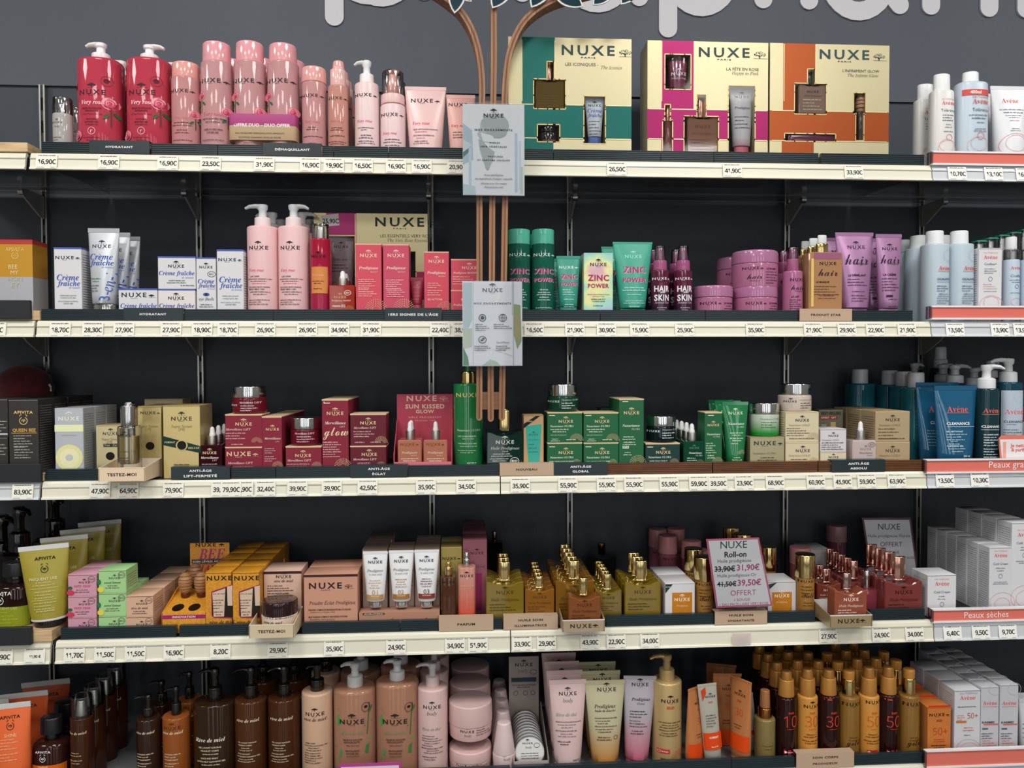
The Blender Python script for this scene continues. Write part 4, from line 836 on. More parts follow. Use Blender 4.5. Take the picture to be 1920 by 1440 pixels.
prod('lotion_bottle', 'bottle', 1, 1819, 60, 'big pale blue lotion bottle with red 400 ml band', [('body', None, 158, 60, 58, M('c3d3df', 'plast'), {'p': 2.6, 'dr': .75, 'rt': .006}), ('cap', 159, 137, 30, 29, M('f2f1f1', 'plast'), {'rt': .0022})],
     P=[('q', 2, 172, 56, 11, 'd9564f'), ('x', '400ml', 'b', -4, 172, 21, 'f8eeee'), ('x', 'EAU THERMALE', 'r', 8, 181, 36, 'b98a90'), AV(7, 189, 34), ('x', 'Tolérance', 'r', 7, 205, 35, '45596e'), ('m', 2, 6, 2.6, 3, 215, 38, '5a6f85'), ('m', 1, 5, 2.2, 6, 229, 18, '5a6f85'), ('m', 2, 4, 2, 6, 241, 30, '5a6f85'), ('o', 6, 254, 14, 14, 1, 'd5605a'), swirl(4, 268, 34), swirl(5, 274, 48)], dr=.75)
prod('lotion_tube', 'tube', 1, 1893, 74, 'large white tube with pink print at the right edge of the top shelf', [('tube', 296, 162, 58, 76, M('e6e6ea', 'plast'), {'bd': .75}), ('cap', None, 295, 56, 56, WHITE)],
     P=[AV(-4, 182, 33), ('m', 2, 6, 2.6, 0, 200, 52, '6a7a8a'), ('m', 2, 4, 2, 0, 212, 36, '6a7a8a'), ('m', 1, 5, 2, 0, 222, 22, 'd07a75'), ('m', 2, 4, 2, 0, 238, 24, '7a8a9a'), swirl(0, 266, 40), swirl(0, 270, 58)], dr=.7)
prod('lotion_tube', 'tube', 1, 1862, 22, 'thin white tube squeezed behind the large white tube', [('tube', 296, 176, 18, 24, M('dedee2', 'plast'), {'bd': .8}), ('cap', None, 295, 18, 18, WHITE)], P=[AV(0, 195, 16), ('m', 4, 6, 2, 0, 215, 14, '7a8a9a')], yf=YF+.078)
# ------------------------------------------------------------------ SHELF 2
BL = '4160b4'
def CF(du, v, w_): return [('x', 'Crème', 'I', du, v, w_, BL), ('x', 'fraîche', 'I', du+1, v+13*w_/42, w_*1.05, BL), ('x', 'de beauté', 'i', du+w_*.3, v+20*w_/42, w_*.5, '7288c8')]
PK = 'dcdadd'
r = gift(2, -62, 62, 449, .05, 'c9c9ce', [(-70, 457, 70, 519, 'e0a63a'), (-70, 440, 70, 458, 'cf4b45')], [], [('x', 'APIVITA', 'r', 28, 467, 34, 'eec473'), ('b', 28, 478, 16, 'eec473'), ('x', 'BEE', 'r', 24, 500, 16, 'f0d9a0'), ('x', 'MY', 'r', 27, 511, 14, 'f0d9a0'), ('x', 'HON', 'r', 28, 523, 26, 'c3b79a'), ('x', 'EY', 'r', 28, 535, 14, 'c3b79a')], 'yellow, white and red gift carton at the left edge of the second shelf', zo=.0185, bands=((449, 457, 'cf4b45'), (457, 519, 'd89a30')))
carton(2, 127, 464, 52, .05, PK, 'white carton with blue lid line left of the three silver tubes', [('N', 'R', 0, 483, 44, INK)]+CF(0, 520, 40)+[('x', 'CRÈME REPULPANTE', 'r', 0, 554, 30, '4a6a60'), ('x', 'HYDRATANTE 48H', 'r', 0, 558.5, 28, '4a6a60'), ('x', 'MOISTURISING PLUMPING', 'r', 0, 565, 36, '4a6a60'), ('x', 'CREAM 48H', 'r', 0, 569, 18, '4a6a60'), ('S', 1, '5a504c')], lid=BL, top=(BL, .0028), n=3)
prod('cream_tube', 'tube', 2, 195, 57, 'silver-white cream tube with blue writing', [('tube', 571, 428, 43, 57, M('ccd0d6', 'pearl'), {'bd': .8, 'crimp': 9, 'cm': M('b9bcc0', 'pearl')}), ('cap', None, 571, 42, 41, M('d8d4cf', 'metal'))],
     P=[('N', 'T', -2, 460, 34, INK)]+CF(-2, 480, 42)+[('xv', '3-en-1', 'i', 12, 537, 52, BL), ('m', 2, 5, 2.2, -10, 522, 22, '4a7a60'), ('m', 3, 5, 2.2, -12, 535, 18, '5a6070')], n=3, gap=.012)
SB = [('N', 'R', 0, 553, 60, INK), ('x', 'Crème fraîche', 'I', 1, 574, 66, BL)]
carton(2, 259, 541, 73, .06, PK, 'low white carton in front of the silver tubes', SB, lid=BL, top=(BL, .0028), yf=YF)
carton(2, 331.5, 542, 70, .06, 'e6dcda', 'lower white carton of the stack beside the eye cream carton', [('N', 'T', -1, 559, 29, INK), ('x', 'Crème fraîche', 'I', 0, 574, 64, BL)], lid=BL, top=(BL, .0025))
carton(2, 331.5, 481, 71, .06, PK, 'upper white carton of the stack beside the eye cream carton', [('N', 'T', -1, 499, 29, INK), ('x', 'Crème fraîche', 'I', 0, 513, 65, BL), ('x', 'de beauté', 'i', 20, 520, 22, '7288c8'), ('m', 2, 4, 2, 0, 526, 40, '4a6a60'), ('m', 1, 4, 2, 20, 535, 26, '5a6070')], lid=BL, top=(BL, .0025), vb=542)
carton(2, 386.5, 483, 37, .045, PK, 'narrow white eye cream carton with a blue eye', [('N', 'T', 0, 501, 24, INK), ('o', 10, 514, 15, 11, .8, INK), ('x', 'BIO', 'r', 10, 514, 8, INK)]+CF(0, 527, 30)+[('e', 0, 552, 12, 6, BL), ('e', 0, 552, 5, 5, '1c2a50'), ('x', 'eye flash', 'i', 0, 561, 27, '2f3b50'), ('m', 2, 4, 2, 0, 571, 28, '4a5a60')], lid=BL, top=(BL, .0022))
carton(2, 431.5, 468, 50, .05, PK, 'white carton with blue lid line left of the pink pump bottles', [('N', 'R', 0, 487, 43, INK)]+CF(0, 524, 40)+[('x', 'CRÈME REPULPANTE', 'r', 0, 555, 30, '4a6a60'), ('x', 'HYDRATANTE 48H', 'r', 0, 560, 28, '4a6a60'), ('x', 'MOISTURISING PLUMPING', 'r', 0, 567, 36, '2a8a9a'), ('x', 'CREAM 48H', 'r', 0, 571, 20, '4a6a60'), ('S', 1, '5a504c')], lid=BL, top=(BL, .0028), n=2)
for i, (u, lab, sp) in enumerate(((493, 'left pink body milk bottle with grey-white pump', -32), (551, 'right pink body milk bottle with pump pointing right', 28))):
    prod('pump_bottle', 'bottle', 2, u, 58, lab, [('body', None, 427, 57, 57, M('eebfc0', 'plast'), {'rt': .003}), ('pump', 427, 384, 30, sp, M('d9dcdf', 'plast'), M('e9d5d5', 'plast'))],
         P=[('N', 'T', -2, 464, 36, '2f2a2e'), very(-6, 507, 28, 'e05a78'), ('x', 'LAIT CORPS', 'b', -9, 518, 18, '5a4a4e'), ('x', 'HYDRATANT APAISANT I 24H', 'b', -1, 523, 44, '5a4a4e'), ('m', 1, 4, 2, -2, 527, 36, '5a4a4e'), ('m', 1, 4, 2, -2, 531, 34, 'e05a78'), ('x', 'SOOTHING MOISTURIZING', 'b', -2, 538, 40, '5a4a4e'), ('x', 'BODY MILK I 24H', 'b', -6, 542, 30, '5a4a4e'), ('m', 2, 4.5, 2, 0, 547, 42, '5a4a4e'), ('m', 3, 4, 2, 0, 562, 44, '5a4a4e')], n=3, gap=.016)
prod('fragrance_mist', 'bottle', 2, 601.5, 40, 'tall mist bottle fading from crimson to amber with clear cap', [('body', None, 449, 39, 39, G2('c0305a', 'b8203f', 0, .14, 'liq'), {'rt': .003}), ('nozzle', 449, 426, 16, 14, SILVER), ('cap', 450, 421, 32, 31, CLEAR)],
     P=[('q', 0, 525, 30, 50, 'd98a4a'), ('N', 'T', -2, 480, 27, '3a1020'), ('x', 'Very rose', 'i', -2, 516, 22, 'f0c09a'), ('m', 2, 4, 2.2, -2, 527, 26, '6a3020'), ('m', 1, 4, 2.2, -3, 541, 22, '6a3020')])
gift(2, 589, 802, 400, .05, 'cdbf92', [(612, 390, 668, 520, '9a2a62'), (588, 509, 803, 562, 'a02a55')], [[(612, 443, 665, 600)], [(765, 471, 779, 560)]],
     [('N', 'F', 68, 416, 120, '26393b'), ('x', 'LES ESSENTIELS VERY ROSE', 'r', 66, 442, 98, '3a4a4a'), ('x', 'The Very Rose Essentials', 'i', 72, 451, 84, '6d6a55'), ('p', [(-92, 405), (-60, 401), (-58, 423), (-90, 426)], 'e6e4dc'), ('x', '25,90C', 'b', -74, 416, 30, '2b2b2e', 1.2), ('q', -29, 460, 1.3, 120, 'e2cf98', 'foil')], 'wide gold and plum gift set standing behind the red cartons', yf=.135)
prod('shower_tube', 'tube', 2, 640, 48, 'grey-mauve tube in the window of the plum gift set', [('tube', 571, 446, 40, 50, M('8a6a74', 'plast'), {'bd': .6}), ('cap', None, 571, 34, 34, M('8a5060', 'plast'))], P=[('N', 'T', 0, 461, 27, '2a1a20'), ('x', 'Very rose', 'i', 0, 486, 26, '4a2a38'), ('m', 3, 6, 2.2, 0, 496, 34, '4a3038')], yf=.139, dr=.5, z0=SH[2]+.001)
prod('dropper_bottle', 'bottle', 2, 643, 47, 'orange-red dropper serum bottle with silver collar', [('oil', None, 536, 47, M('b83014', 'liq'), {'sq': 1}), ('drop', 536, 508, 18, SILVER, M('e6e6e6', 'plast'))],
     P=[('N', 'T', -3, 557, 22, 'e0a870'), ('x', 'Prodigieuse BOOST', 'I', -1, 564, 36, 'f0d0c0'), ('x', 'vitamin [C]', 'b', -6, 574, 24, 'f0e0d0'), ('o', 11, 549, 13, 10, 1, 'f0dad0'), ('x', 'BIO', 'b', 11, 549, 7, 'f0dad0'), ('f', 14, 581, 9, 'd9a860')], dr=.6, n=2, gap=.012)
PB = lambda dv: [('N', 'T', 0, 479+dv, 31, 'f2c9b8'), ('x', 'Prodigieuse', 'I', 0, 503+dv, 36, 'f6dcd0'), ('x', 'BOOST', 'i', 10, 510+dv, 14, 'f2c9b8')]
carton(2, 691, 457, 49, .05, 'd94058', 'tall coral-red carton, left of a matching pair before the gift set', PB(0)+[('m', 5, 4, 2, -2, 524, 34, 'f4b9b0'), ('m', 4, 4, 2, -2, 543, 34, 'f4b9b0'), ('f', 14, 581, 22, 'd9b08a')], lid='e9b58f', top=('e3b08c', .0018))
carton(2, 742.5, 458, 49, .05, 'cf405e', 'tall rosier carton, right of a matching pair before the gift set', PB(0)+[('m', 5, 4, 2, -2, 525, 34, 'f4b9c0'), ('m', 4, 4, 2, 0, 544, 36, 'f4b9c0'), ('f', 14, 581, 22, 'd9b08a')], lid='e9b58f', top=('e3b08c', .0018))
prod('cream_tube', 'tube', 2, 782, 23, 'small dark red tube between the tall coral cartons', [('tube', 571, 520, 18, 24, M('a82a44', 'plast')), ('cap', None, 571, 17, 17, M('c04058', 'plast'))], P=[('N', 'T', 0, 538, 14, 'd08090'), ('m', 3, 6, 1.6, 0, 549, 14, 'd08090')], yf=YF+.02)
carton(2, 818.5, 472, 47, .05, 'd94058', 'coral-red carton marked with five actions', [('N', 'T', 0, 490, 29, 'f2c9b8'), ('x', 'Prodigieuse', 'I', 0, 512, 35, 'f6dcd0'), ('x', 'BOOST', 'i', 10, 518, 14, 'f2c9b8'), ('m', 3, 4, 2, -3, 531, 28, 'f4b9b0'), ('m', 3, 4, 2, -3, 545, 28, 'f4b9b0'), ('x', '[5] ACTIONS', 'r', -3, 562, 27, 'f8dcd4'), ('f', 16, 581, 17, 'd9b08a')], lid='e9b58f', top=('e3b08c', .0018))
carton(2, 872, 544, 53, .05, 'd94058', 'lower coral-red carton of the stack partly hidden by the lower poster', [('N', 'T', 6, 562, 26, 'f2c9b8'), ('x', 'Prodigieuse BOOST', 'I', 0, 572, 44, 'f6dcd0')], lid='e9b58f', top=('e3b08c', .0018))
carton(2, 872, 486, 53, .05, 'd94058', 'upper coral-red carton of the stack above the lower poster', [('N', 'T', 8, 502, 27, 'f2c9b8'), ('x', 'Prodigieuse BOOST', 'I', 0, 512, 44, 'f6dcd0'), ('m', 4, 4.5, 2, -4, 519, 38, 'f4b9b0')], lid='e9b58f', top=('e3b08c', .0018), vb=544)
ZP = lambda du, v, w_: [('x', 'ZINC', 'W', du+1.2, v+1, w_, 'c9a9b8', 1.15), ('x', 'ZINC', 'W', du, v, w_, 'b02a6a', 1.15), ('x', 'POWER', 'W', du+1.2, v+w_*.45+1, w_*1.02, 'c9a9b8', 1.15), ('x', 'POWER', 'W', du, v+w_*.45, w_*1.02, 'b02a6a', 1.15)]
for i, (u, lab) in enumerate(((973, 'left green toner bottle with turquoise cap by the lower poster'), (1018, 'right green toner bottle with turquoise cap'))):
    prod('toner_bottle', 'bottle', 2, u, 44, lab, [('body', None, 459, 43, 43, M('0a6a56', 'liq')), ('cap', 460, 432, 42, 42, M('4cc0a4', 'gloss'))], P=[('N', 'R', 1, 477, 40, 'd6ece4')]+ZP(0, 508, 36)+[('m', 2, 5, 2.4, 0, 543, 27, 'bfe0d6'), ('m', 2, 5, 2.4, 0, 552, 30, 'bfe0d6'), ('m', 1, 4, 2, 0, 562, 26, 'bfe0d6'), ('m', 1, 4, 2, 0, 577, 34, 'bfe0d6')], n=2, gap=.006)
prod('cream_tube', 'tube', 2, 1065.5, 45, 'small turquoise tube with magenta writing beside the green toners', [('tube', 576, 480, 33, 45, M('1f9a84', 'plast'), {'crimp': 6}), ('cap', None, 576, 32, 32, M('1f9a84', 'plast'))], P=[('N', 'R', 0, 500, 36, 'd6ece4')]+ZP(0, 518, 31)+[('m', 3, 4.5, 2.2, 0, 543, 24, 'bfe0d6'), ('m', 1, 4, 2, 0, 561, 26, 'bfe0d6'), ('m', 2, 4, 2, 0, 571, 22, 'bfe0d6')], n=2, gap=.008, dx=-.012)
carton(2, 1122, 474, 55, .05, 'e8b9c4', 'iridescent rainbow carton between two turquoise tubes', [('N', 'T', 0, 496, 31, INK)]+[('x', 'ZINC', 'W', 0, 521, 40, 'b02a6a', 1.15), ('x', 'POWER', 'W', 0, 536, 40, 'b02a6a', 1.15), ('x', 'SÉRUM ANTI-IMPERFECTIONS', 'r', 0, 552, 42, '3a5a58'), ('x', 'ANTI-BOUTONS', 'r', 0, 556, 22, '3a5a58'), ('x', 'BLEMISH AND SPOT', 'b', 0, 561, 27, '3a5a58'), ('x', 'CONTROL SERUM', 'b', 0, 565, 24, '3a5a58'), ('m', 1, 4, 2, 0, 573, 33, '4a7a78'), ('S', -1, '8a9aa0')], kind='holo', lid='9adcc8')
prod('cream_tube', 'tube', 2, 1186, 75, 'large turquoise tube with magenta writing right of the rainbow carton', [('tube', 579, 454, 48, 75, M('27a58c', 'plast'), {'crimp': 4, 'bd': .8}), ('cap', None, 579, 47, 47, M('1f9a84', 'plast'))], P=[('N', 'T', 0, 479, 32, '9adccc')]+ZP(1, 505, 43)+[('m', 2, 5, 2.4, 0, 539, 44, 'bfe0d6'), ('m', 1, 4, 2.2, 0, 552, 30, 'bfe0d6'), ('m', 2, 4, 2, 0, 564, 40, 'bfe0d6'), ('m', 1, 4, 2, 0, 575, 18, 'bfe0d6')], n=2, gap=.02, dx=-.012)
for i, (u, lab) in enumerate(((1237.5, 'left plum and black hair mist bottle'), (1280.5, 'right plum and black hair mist bottle'))):
    prod('mist_bottle', 'bottle', 2, u, 34, lab, [('body', None, 508, 34, 34, G2('14162c', '5a1a38', .01, .07, 'gloss'), {'rt': .002}), ('collar', 508, 489, 26, 25, M('a84f80', 'gloss')), ('nozzle', 489, 466, 18, 12, M('a85080', 'plast')), ('cap', 489, 462, 20, 19, CLEAR)],
         P=[('N', 'R', 0, 522, 33, 'ece6ea'), ('x', 'HAIR', 'W', 0, 541, 28, 'f0eaf0', 1.5), ('x', 'AND', 'b', 1, 548, 10, 'f0eaf0'), ('x', 'SKIN', 'W', 0, 558, 28, 'f0eaf0', 1.5), ('x', 'Sensual Era', 'i', 0, 567, 26, 'e8c9dc'), ('m', 2, 4, 1.8, 0, 577, 20, 'd8c0d0')], n=2, gap=.012)
PU = 'b4688f'
LBM = lambda dv, du=0: [('N', 'R', -17+du, dv, 36, '3a2034'), ('x', 'LE BAUME', 'b', 17+du, dv, 21, '4a2a40'), ('m', 2, 5, 2, 18+du, dv+5, 26, '5a3450')]
prod('balm_jar', 'jar', 2, 1336, 73, 'low purple hair balm jar beside the taller stack', [('body', None, 559, 72, 72, M(PU, 'gloss'), {'rt': .002}), ('lid', 559, 538, 74, 73, M('b5709a', 'gloss'), {'rt': .003})], P=LBM(568, 4), yf=YF)
prod('balm_jar', 'jar', 2, 1415, 83, 'lower purple hair balm jar of the stack', [('body', None, 560, 82, 82, M(PU, 'gloss'), {'rt': .002}), ('lid', 560, 539.3, 83, 82, M('b5709a', 'gloss'), {'rt': .003})], P=LBM(568, 6), n=2)
prod('balm_jar', 'jar', 2, 1415, 85, 'upper purple hair balm jar of the stack', [('body', None, 497, 84, 84, M(PU, 'gloss'), {'rt': .002, 'rb': .004}), ('lid', 497, 473, 85, 83, M('b5709a', 'gloss'), {'rt': .004})],
     P=[('N', 'R', -17, 502, 35, '3a2034'), ('x', 'hair', 'c', -15, 518, 26, '3a2034'), ('x', 'Prodigieux', 'i', -15, 526, 18, '5a3450'), ('x', 'LE BAUME', 'b', 17, 503, 21, '4a2a40'), ('m', 5, 5.2, 2, 20, 509, 30, '5a3450')], vb=539, n=2)
prod('mist_bottle', 'bottle', 2, 1486, 37, 'mauve hair milk spray bottle beside the jar stack', [('body', None, 509, 37, 36, M('b0628c', 'gloss'), {'rt': .003}), ('collar', 509, 486, 22, 21, M('a24f7c', 'plast')), ('nozzle', 486, 467, 17, 13, M('a8447c', 'plast')), ('cap', 487, 464, 20, 18, CLEAR)],
     P=[('N', '', 3, 524, 28, '2e1828'), ('x', 'hair', 'c', 3, 539, 26, '2e1828'), ('x', 'Prodigieux', 'i', 5, 546, 17, '4a2a40'), ('x', 'LE LAIT', 'b', -2, 556, 15, '2e1828'), ('m', 5, 4, 1.8, 0, 562, 24, '3e2238')], n=3, gap=.004)
for k in (0,):
    prod('mask_bottle', 'bottle', 2, 1541, 64, 'amber square bottle with gold collar and purple tag', [('oil', None, 475, 64, M('c9925f', 'liq'), {'sq': 1}), ('collar', 475, 457, 23, 23, GOLD), ('pump_cap', 457, 441, 17, 17, M('dfe3e2', 'plast'), {'rt': .002})],
         P=[('q', 3, 480, 52, 12, '9a5a78'), ('N', '', 4, 494, 32, '3a2030'), ('x', 'hair', 'c', 4, 511, 38, '3a2030'), ('x', 'LE MASQUE', 'b', -6, 529, 25, '2e1c20'), ('m', 4, 5, 2, 2, 537, 48, '5a3a30'), ('m', 2, 5, 2, 2, 554, 34, '6a4438'), ('q', -26, 530, 5, 90, 'e0c070')], dr=.5, n=3, gap=.003)
HT = lambda u0, t1: [('x', 'hair', 'c', 0, 485, u0, '2e1828', 1.3), ('x', 'Prodigieux', 'i', u0*.12, 494, u0*.6, '4a2a48')]
prod('hair_tube', 'tube', 2, 1601.5, 73, 'large lilac conditioner tube, left and bigger of two', [('tube', 579, 436, 52, 73, M('b07ca9', 'pearl'), {'bd': .8}), ('cap', None, 579, 50, 50, M('a86f9c', 'plast'))],
     P=[('N', 'T', 1, 461, 34, '2e1828')]+HT(46, '')+[('x', 'LE DÉMÊLANT', 'b', -1, 515, 34, '2e1828'), ('m', 3, 5.5, 2.2, -1, 523, 38, '4a2a48'), ('m', 1, 5, 2.2, 0, 546, 34, '4a2a48'), ('m', 3, 5, 2, 2, 554, 32, '4a2a48')], n=2, gap=.02)
prod('hair_tube', 'tube', 2, 1666, 50, 'slimmer lilac hair cream tube, right of two', [('tube', 579, 439, 37, 50, M('b07ca9', 'pearl'), {'bd': .8}), ('cap', None, 579, 36, 36, M('a86f9c', 'plast'))],
     P=[('N', 'T', 0, 465, 29, '2e1828')]+HT(38, '')+[('x', 'LA CRÈME', 'b', -3, 514, 25, '2e1828'), ('m', 5, 5.5, 2.2, -1, 522, 32, '4a2a48'), ('q', -5, 555, 12, 4, '2e1828'), ('m', 1, 4, 2, 2, 561, 24, '4a2a48'), ('m', 1, 4, 2, 2, 574, 22, '4a2a48')], n=2, gap=.02)
prod('hair_tube', 'tube', 2, 1641, 16, 'dark plum slim tube between the two lilac tubes', [('tube', 579, 470, 14, 18, M('4a2238', 'gloss')), ('cap', None, 579, 14, 14, M('3a1a2c', 'plast'))], P=[('x', 'AC', 'b', 0, 520, 8, 'b080a0'), ('m', 4, 6, 1.8, 0, 535, 10, 'a07090')], yf=YF+.06)
CIC = lambda: [AV(8, 502, 28), ('q', 8, 508, 30, 1, 'e09a90'), ('x', 'CICALFATE+', 'b', 6, 523, 30, '4a5a70'), ('q', 6, 528, 30, .8, '8a9ab0'), ('m', 3, 4.5, 2.2, 4, 536, 26, '5a6a80'), ('m', 2, 4, 2, 4, 551, 26, '5a6a80'), ('m', 3, 4.5, 2.2, 4, 559, 26, '5a6a80'), ('o', 14, 478, 22, 22, .6, 'c4b4c4')]
for i, (u, lab) in enumerate(((1752, 'left pale blue cleansing bottle with white flip cap'), (1798, 'right pale blue cleansing bottle with white flip cap'))):
    prod('cleansing_bottle', 'bottle', 2, u, 48, lab, [('body', None, 459, 47, 46, M('b9cbd6', 'plast'), {'p': 2.4, 'rt': .0035}), ('cap', 460, 434, 31, 30, M('eceef0', 'plast'), {'rt': .002})], P=CIC(), n=3, gap=.004)
carton(2, 1857, 465, 44, .05, 'dcdade', 'pale pink-white carton between pale blue bottles on the second shelf', [('x', 'EAU THERMALE', 'r', 0, 474, 28, 'e0a8a0'), AV(0, 482, 27), ('x', 'Cicalfate+', 'r', 0, 495, 24, '4a5a70'), ('m', 3, 4, 1.8, 0, 504, 24, '7a8a9a'), ('o', 0, 523, 8, 9, .9, '8a98a8'), ('m', 3, 4, 1.6, 0, 533, 28, 'd0a0a0'), ('m', 1, 4, 1.8, 0, 546, 34, '7a8a9a'), swirl(2, 567, 30), swirl(2, 572, 46), ('S', -1, '6a7480')])
for i, u in enumerate((1895, 1927)):
    prod('spray_bottle', 'bottle', 2, u, 29, ['small pale blue spray bottle right of the pink-white carton', 'small pale blue spray bottle cut by the right edge of the photo'][i], [('body', None, 488, 29, 29, M('bfcfe0', 'plast')), ('collar', 488, 468, 24, 24, CLEAR), ('cap', 470, 445, 19, 19, WHITE)],
         P=[AV(2, 502, 23), ('x', 'Cicalfate', 'r', 2, 517, 22, '4a6078'), ('m', 2, 4, 1.8, 2, 525, 24, '6a7f95'), ('o', 2, 537, 8, 8, .9, '7a8aa0'), ('m', 1, 4, 1.8, 2, 549, 26, '6a7f95'), swirl(2, 566, 20)], n=1)
for i in range(5):
    u = 1836+i*21; vt = 452-i*5.2
    r = prod('blister_pack', 'pack', 2, u, 18, f'clear spray pack with a green lid edge, {["first", "second", "third", "fourth", "fifth"][i]} of the climbing row', [('shell', None, vt+3, 18, 18, CLEAR, {'p': 5}), ('green_lid', vt+3, vt, 21, 21, M('1f9a7c', 'gloss'), {'p': 5, 'rt': .0006, 'rb': .0006}), ('spray_body', None, vt+22, 11, 11, WHITE), ('spray_cap', vt+22, vt+6, 8, 8, WHITE)], yf=YF+.06+.0*i, dr=1, grp='clear spray packs on the right', vp=500)
# ------------------------------------------------------------------ helpers for trays and counter displays
def tray(sh, u0, u1, vt, lines, label, mt, inn, dpt=.075, hgt=.024, y0=-.034, logo=False, ink_='4a3a30', cap=None):
    x0, x1 = X_(u0, VR[sh]-15, y0), X_(u1, VR[sh]-15, y0); W_ = x1-x0; z0 = Wp((u0+u1)/2, vt, y0)[2]-hgt
    r = empty('tester_tray', ((x0+x1)/2, y0+dpt/2, z0)); L = W_/2; D = dpt/2; t = .0016; h2 = hgt+.004
    g = MB(); g.box(-L, L, -D, D, 0, .0018, inn); g.build('tray_floor', parent=r, smooth=False)
    MB().prism([(-L, 0), (L, 0), (L, hgt), (-L, hgt)], -D-t, -D, mt).build('front_wall', parent=r, smooth=False)
    for s_ in (-1, 1):
        g = MB(); g.prism([(-D-t, 0), (D, 0), (D, h2+.004), (-D-t, hgt)], s_*L-t/2, s_*L+t/2, mt, axis='x')
        g.prism([(-D, .0018), (D, .0018), (D, h2+.004-.001), (-D, hgt-.001)], s_*(L-t/2)-.0004, s_*(L-t/2)-.0001 if s_ > 0 else s_*(L-t/2)+.0004, inn, axis='x') if False else None
        g.build('side_wall', parent=r, smooth=False)
    MB().box(-L, L, D-t, D, 0, h2+.004, inn).build('back_wall', parent=r, smooth=False)
    MB().box(-L-.0004, L+.0004, -D-t-.0003, -D+.0002, hgt-.0012, hgt+.0004, inn).build('rim', parent=r, smooth=False)
    k = W_/(u1-u0); g = MB(); yy = -D-t-.0004
    def put(v, f, cx, cz, s_=1.0): g.add([(cx+a*s_, yy, cz+b*s_) for a, b in v], f, M(ink_, 'print'))
    if logo:
        G = tm('NUXE', 'w'); lw = 40*k; put(G[0]*np.array([lw, lw*.19/G[2]]), G[1], -.005, hgt*.5); put(*emblem(12*k), .022, hgt*.36); G = tm('PARIS', 'w'); put(G[0]*np.array([.012, .012*G[2]]), G[1], -.005, hgt*.3)
    for tx, wp in lines: G = tm(tx, 'W'); put(G[0]*wp*k, G[1], 0, hgt*.5)
    g.build('lettering', parent=r, smooth=False)
    tag(r, label, 'tray'); return z0+.0019, y0
def stack(sh, u, tops, w_, d, cols, labels, Ps, **kw):
    vb = None
    for i, vt in enumerate(tops):
        c = cols if isinstance(cols, str) else cols[i]
        carton(sh, u, vt, w_, d, c, labels[i], Ps[i] if isinstance(Ps, list) and isinstance(Ps[0], list) else Ps, vb=vb, **kw); vb = vt
ROSEGOLDL = 'e9c9a0'
# ------------------------------------------------------------------ SHELF 3
QB = lambda c: [('x', 'APIVITA', 'W', 0, 773, 35, c), ('b', 0, 788, 19, c), ('x', 'QUEEN BEE', 'b', 1, 807, 42, 'd9a850'), ('q', 1, 812, 46, .9, 'd9a850'), ('m', 5, 5, 2.2, 0, 817, 36, 'b8b2aa'), ('m', 5, 5, 2.2, 0, 838, 34, 'b8b2aa')]
carton(3, 44, 749, 56, .052, '37322f', 'dark brown carton with gold print, left of third shelf', QB('e0c080')+[('S', 1, '8a8480')], n=4, z0=SH[3]+.0125, jx=.001)
carton(3, -14, 820, 58, .052, '37322f', 'lower dark brown carton cut off by the left edge', [('m', 4, 6, 2.2, 14, 834, 26, 'b8b2aa')], n=1, z0=SH[3]+.0125)
carton(3, -14, 748, 58, .052, '37322f', 'upper dark brown carton cut off by the left edge', [('m', 4, 6, 2.2, 14, 790, 26, 'b8b2aa'), ('q', 10, 814, 34, 3, 'c9c9cc')], n=3, vb=820)
r = empty('velvet_pouch', tuple(Wp(-8, 744, .17))); tag(r, 'dark red velvet pouch on the cartons at the left edge', 'pouch')
g = MB(); k = pxm(0, 700, .17)
g.loft([(0, 38*k, 30*k, 2.3), (8*k, 50*k, 36*k, 2.3), (35*k, 56*k, 38*k, 2.2), (58*k, 48*k, 32*k, 2), (72*k, 30*k, 20*k, 2), (80*k, 10*k, 8*k, 2)], M('5a0c18', 'velvet'), 40).build('body', parent=r, ang=80)
MB().tube([(54*k, -10*k, 40*k), (58*k, -10*k, 34*k), (57*k, -10*k, 26*k)], 2.2*k, M('cbb9a0', 'card')).build('tag_loop', parent=r)
r['label'] = 'dark red velvet pouch lying behind the dark cartons at the left edge'
r.location = (r.location[0], .27, SH[3]+.0125+.115)
carton(3, 129.5, 765, 54, .045, 'c9cdd4', 'pearly silver carton with pale yellow sun disc', [('N', 'T', 0, 785, 38, 'eef0dc'), ('q', 0, 803, 52, 13, 'eef0c0'), ('m', 1, 4, 2, 0, 816, 36, 'a8adb4'), ('e', 0, 858, 50, 50, 'e6e2a6'), ('e', 0, 859, 36, 36, 'eeeabc'), ('e', 0, 858, 14, 13, 'c3c9c9'), ('S', 1, '8d9095')], kind='pearl', n=3, side=1, lid='b9bcc2')
SS = lambda dv, w_: [('N', 'T', 0, 785+dv, 38, '4a4436'), ('x', 'Super Serum', 'i', 0, 800+dv, 38, '8a7a4a'), ('x', '[10]', 'i', 0, 805.5+dv, 10, '8a7a4a')]
GC = 'd8c184'
carton(3, 203.5, 797, 47, .05, 'e3d3a4', 'small pale gold eye serum carton behind the tester bottle', [('N', 'T', 4, 813, 28, '4a4436'), ('x', 'Super Serum', 'i', 4, 824, 32, '8a7a4a'), ('x', '[10]', 'i', 2, 829, 9, '8a7a4a'), ('q', 4, 835, 26, 6, '22302c'), ('x', 'Yeux · Eye', 'i', 4, 835, 23, 'e8e0c8'), ('e', 3, 855, 16, 15, '17140f')], kind='foil', lid='b09a5a', yf=.040)
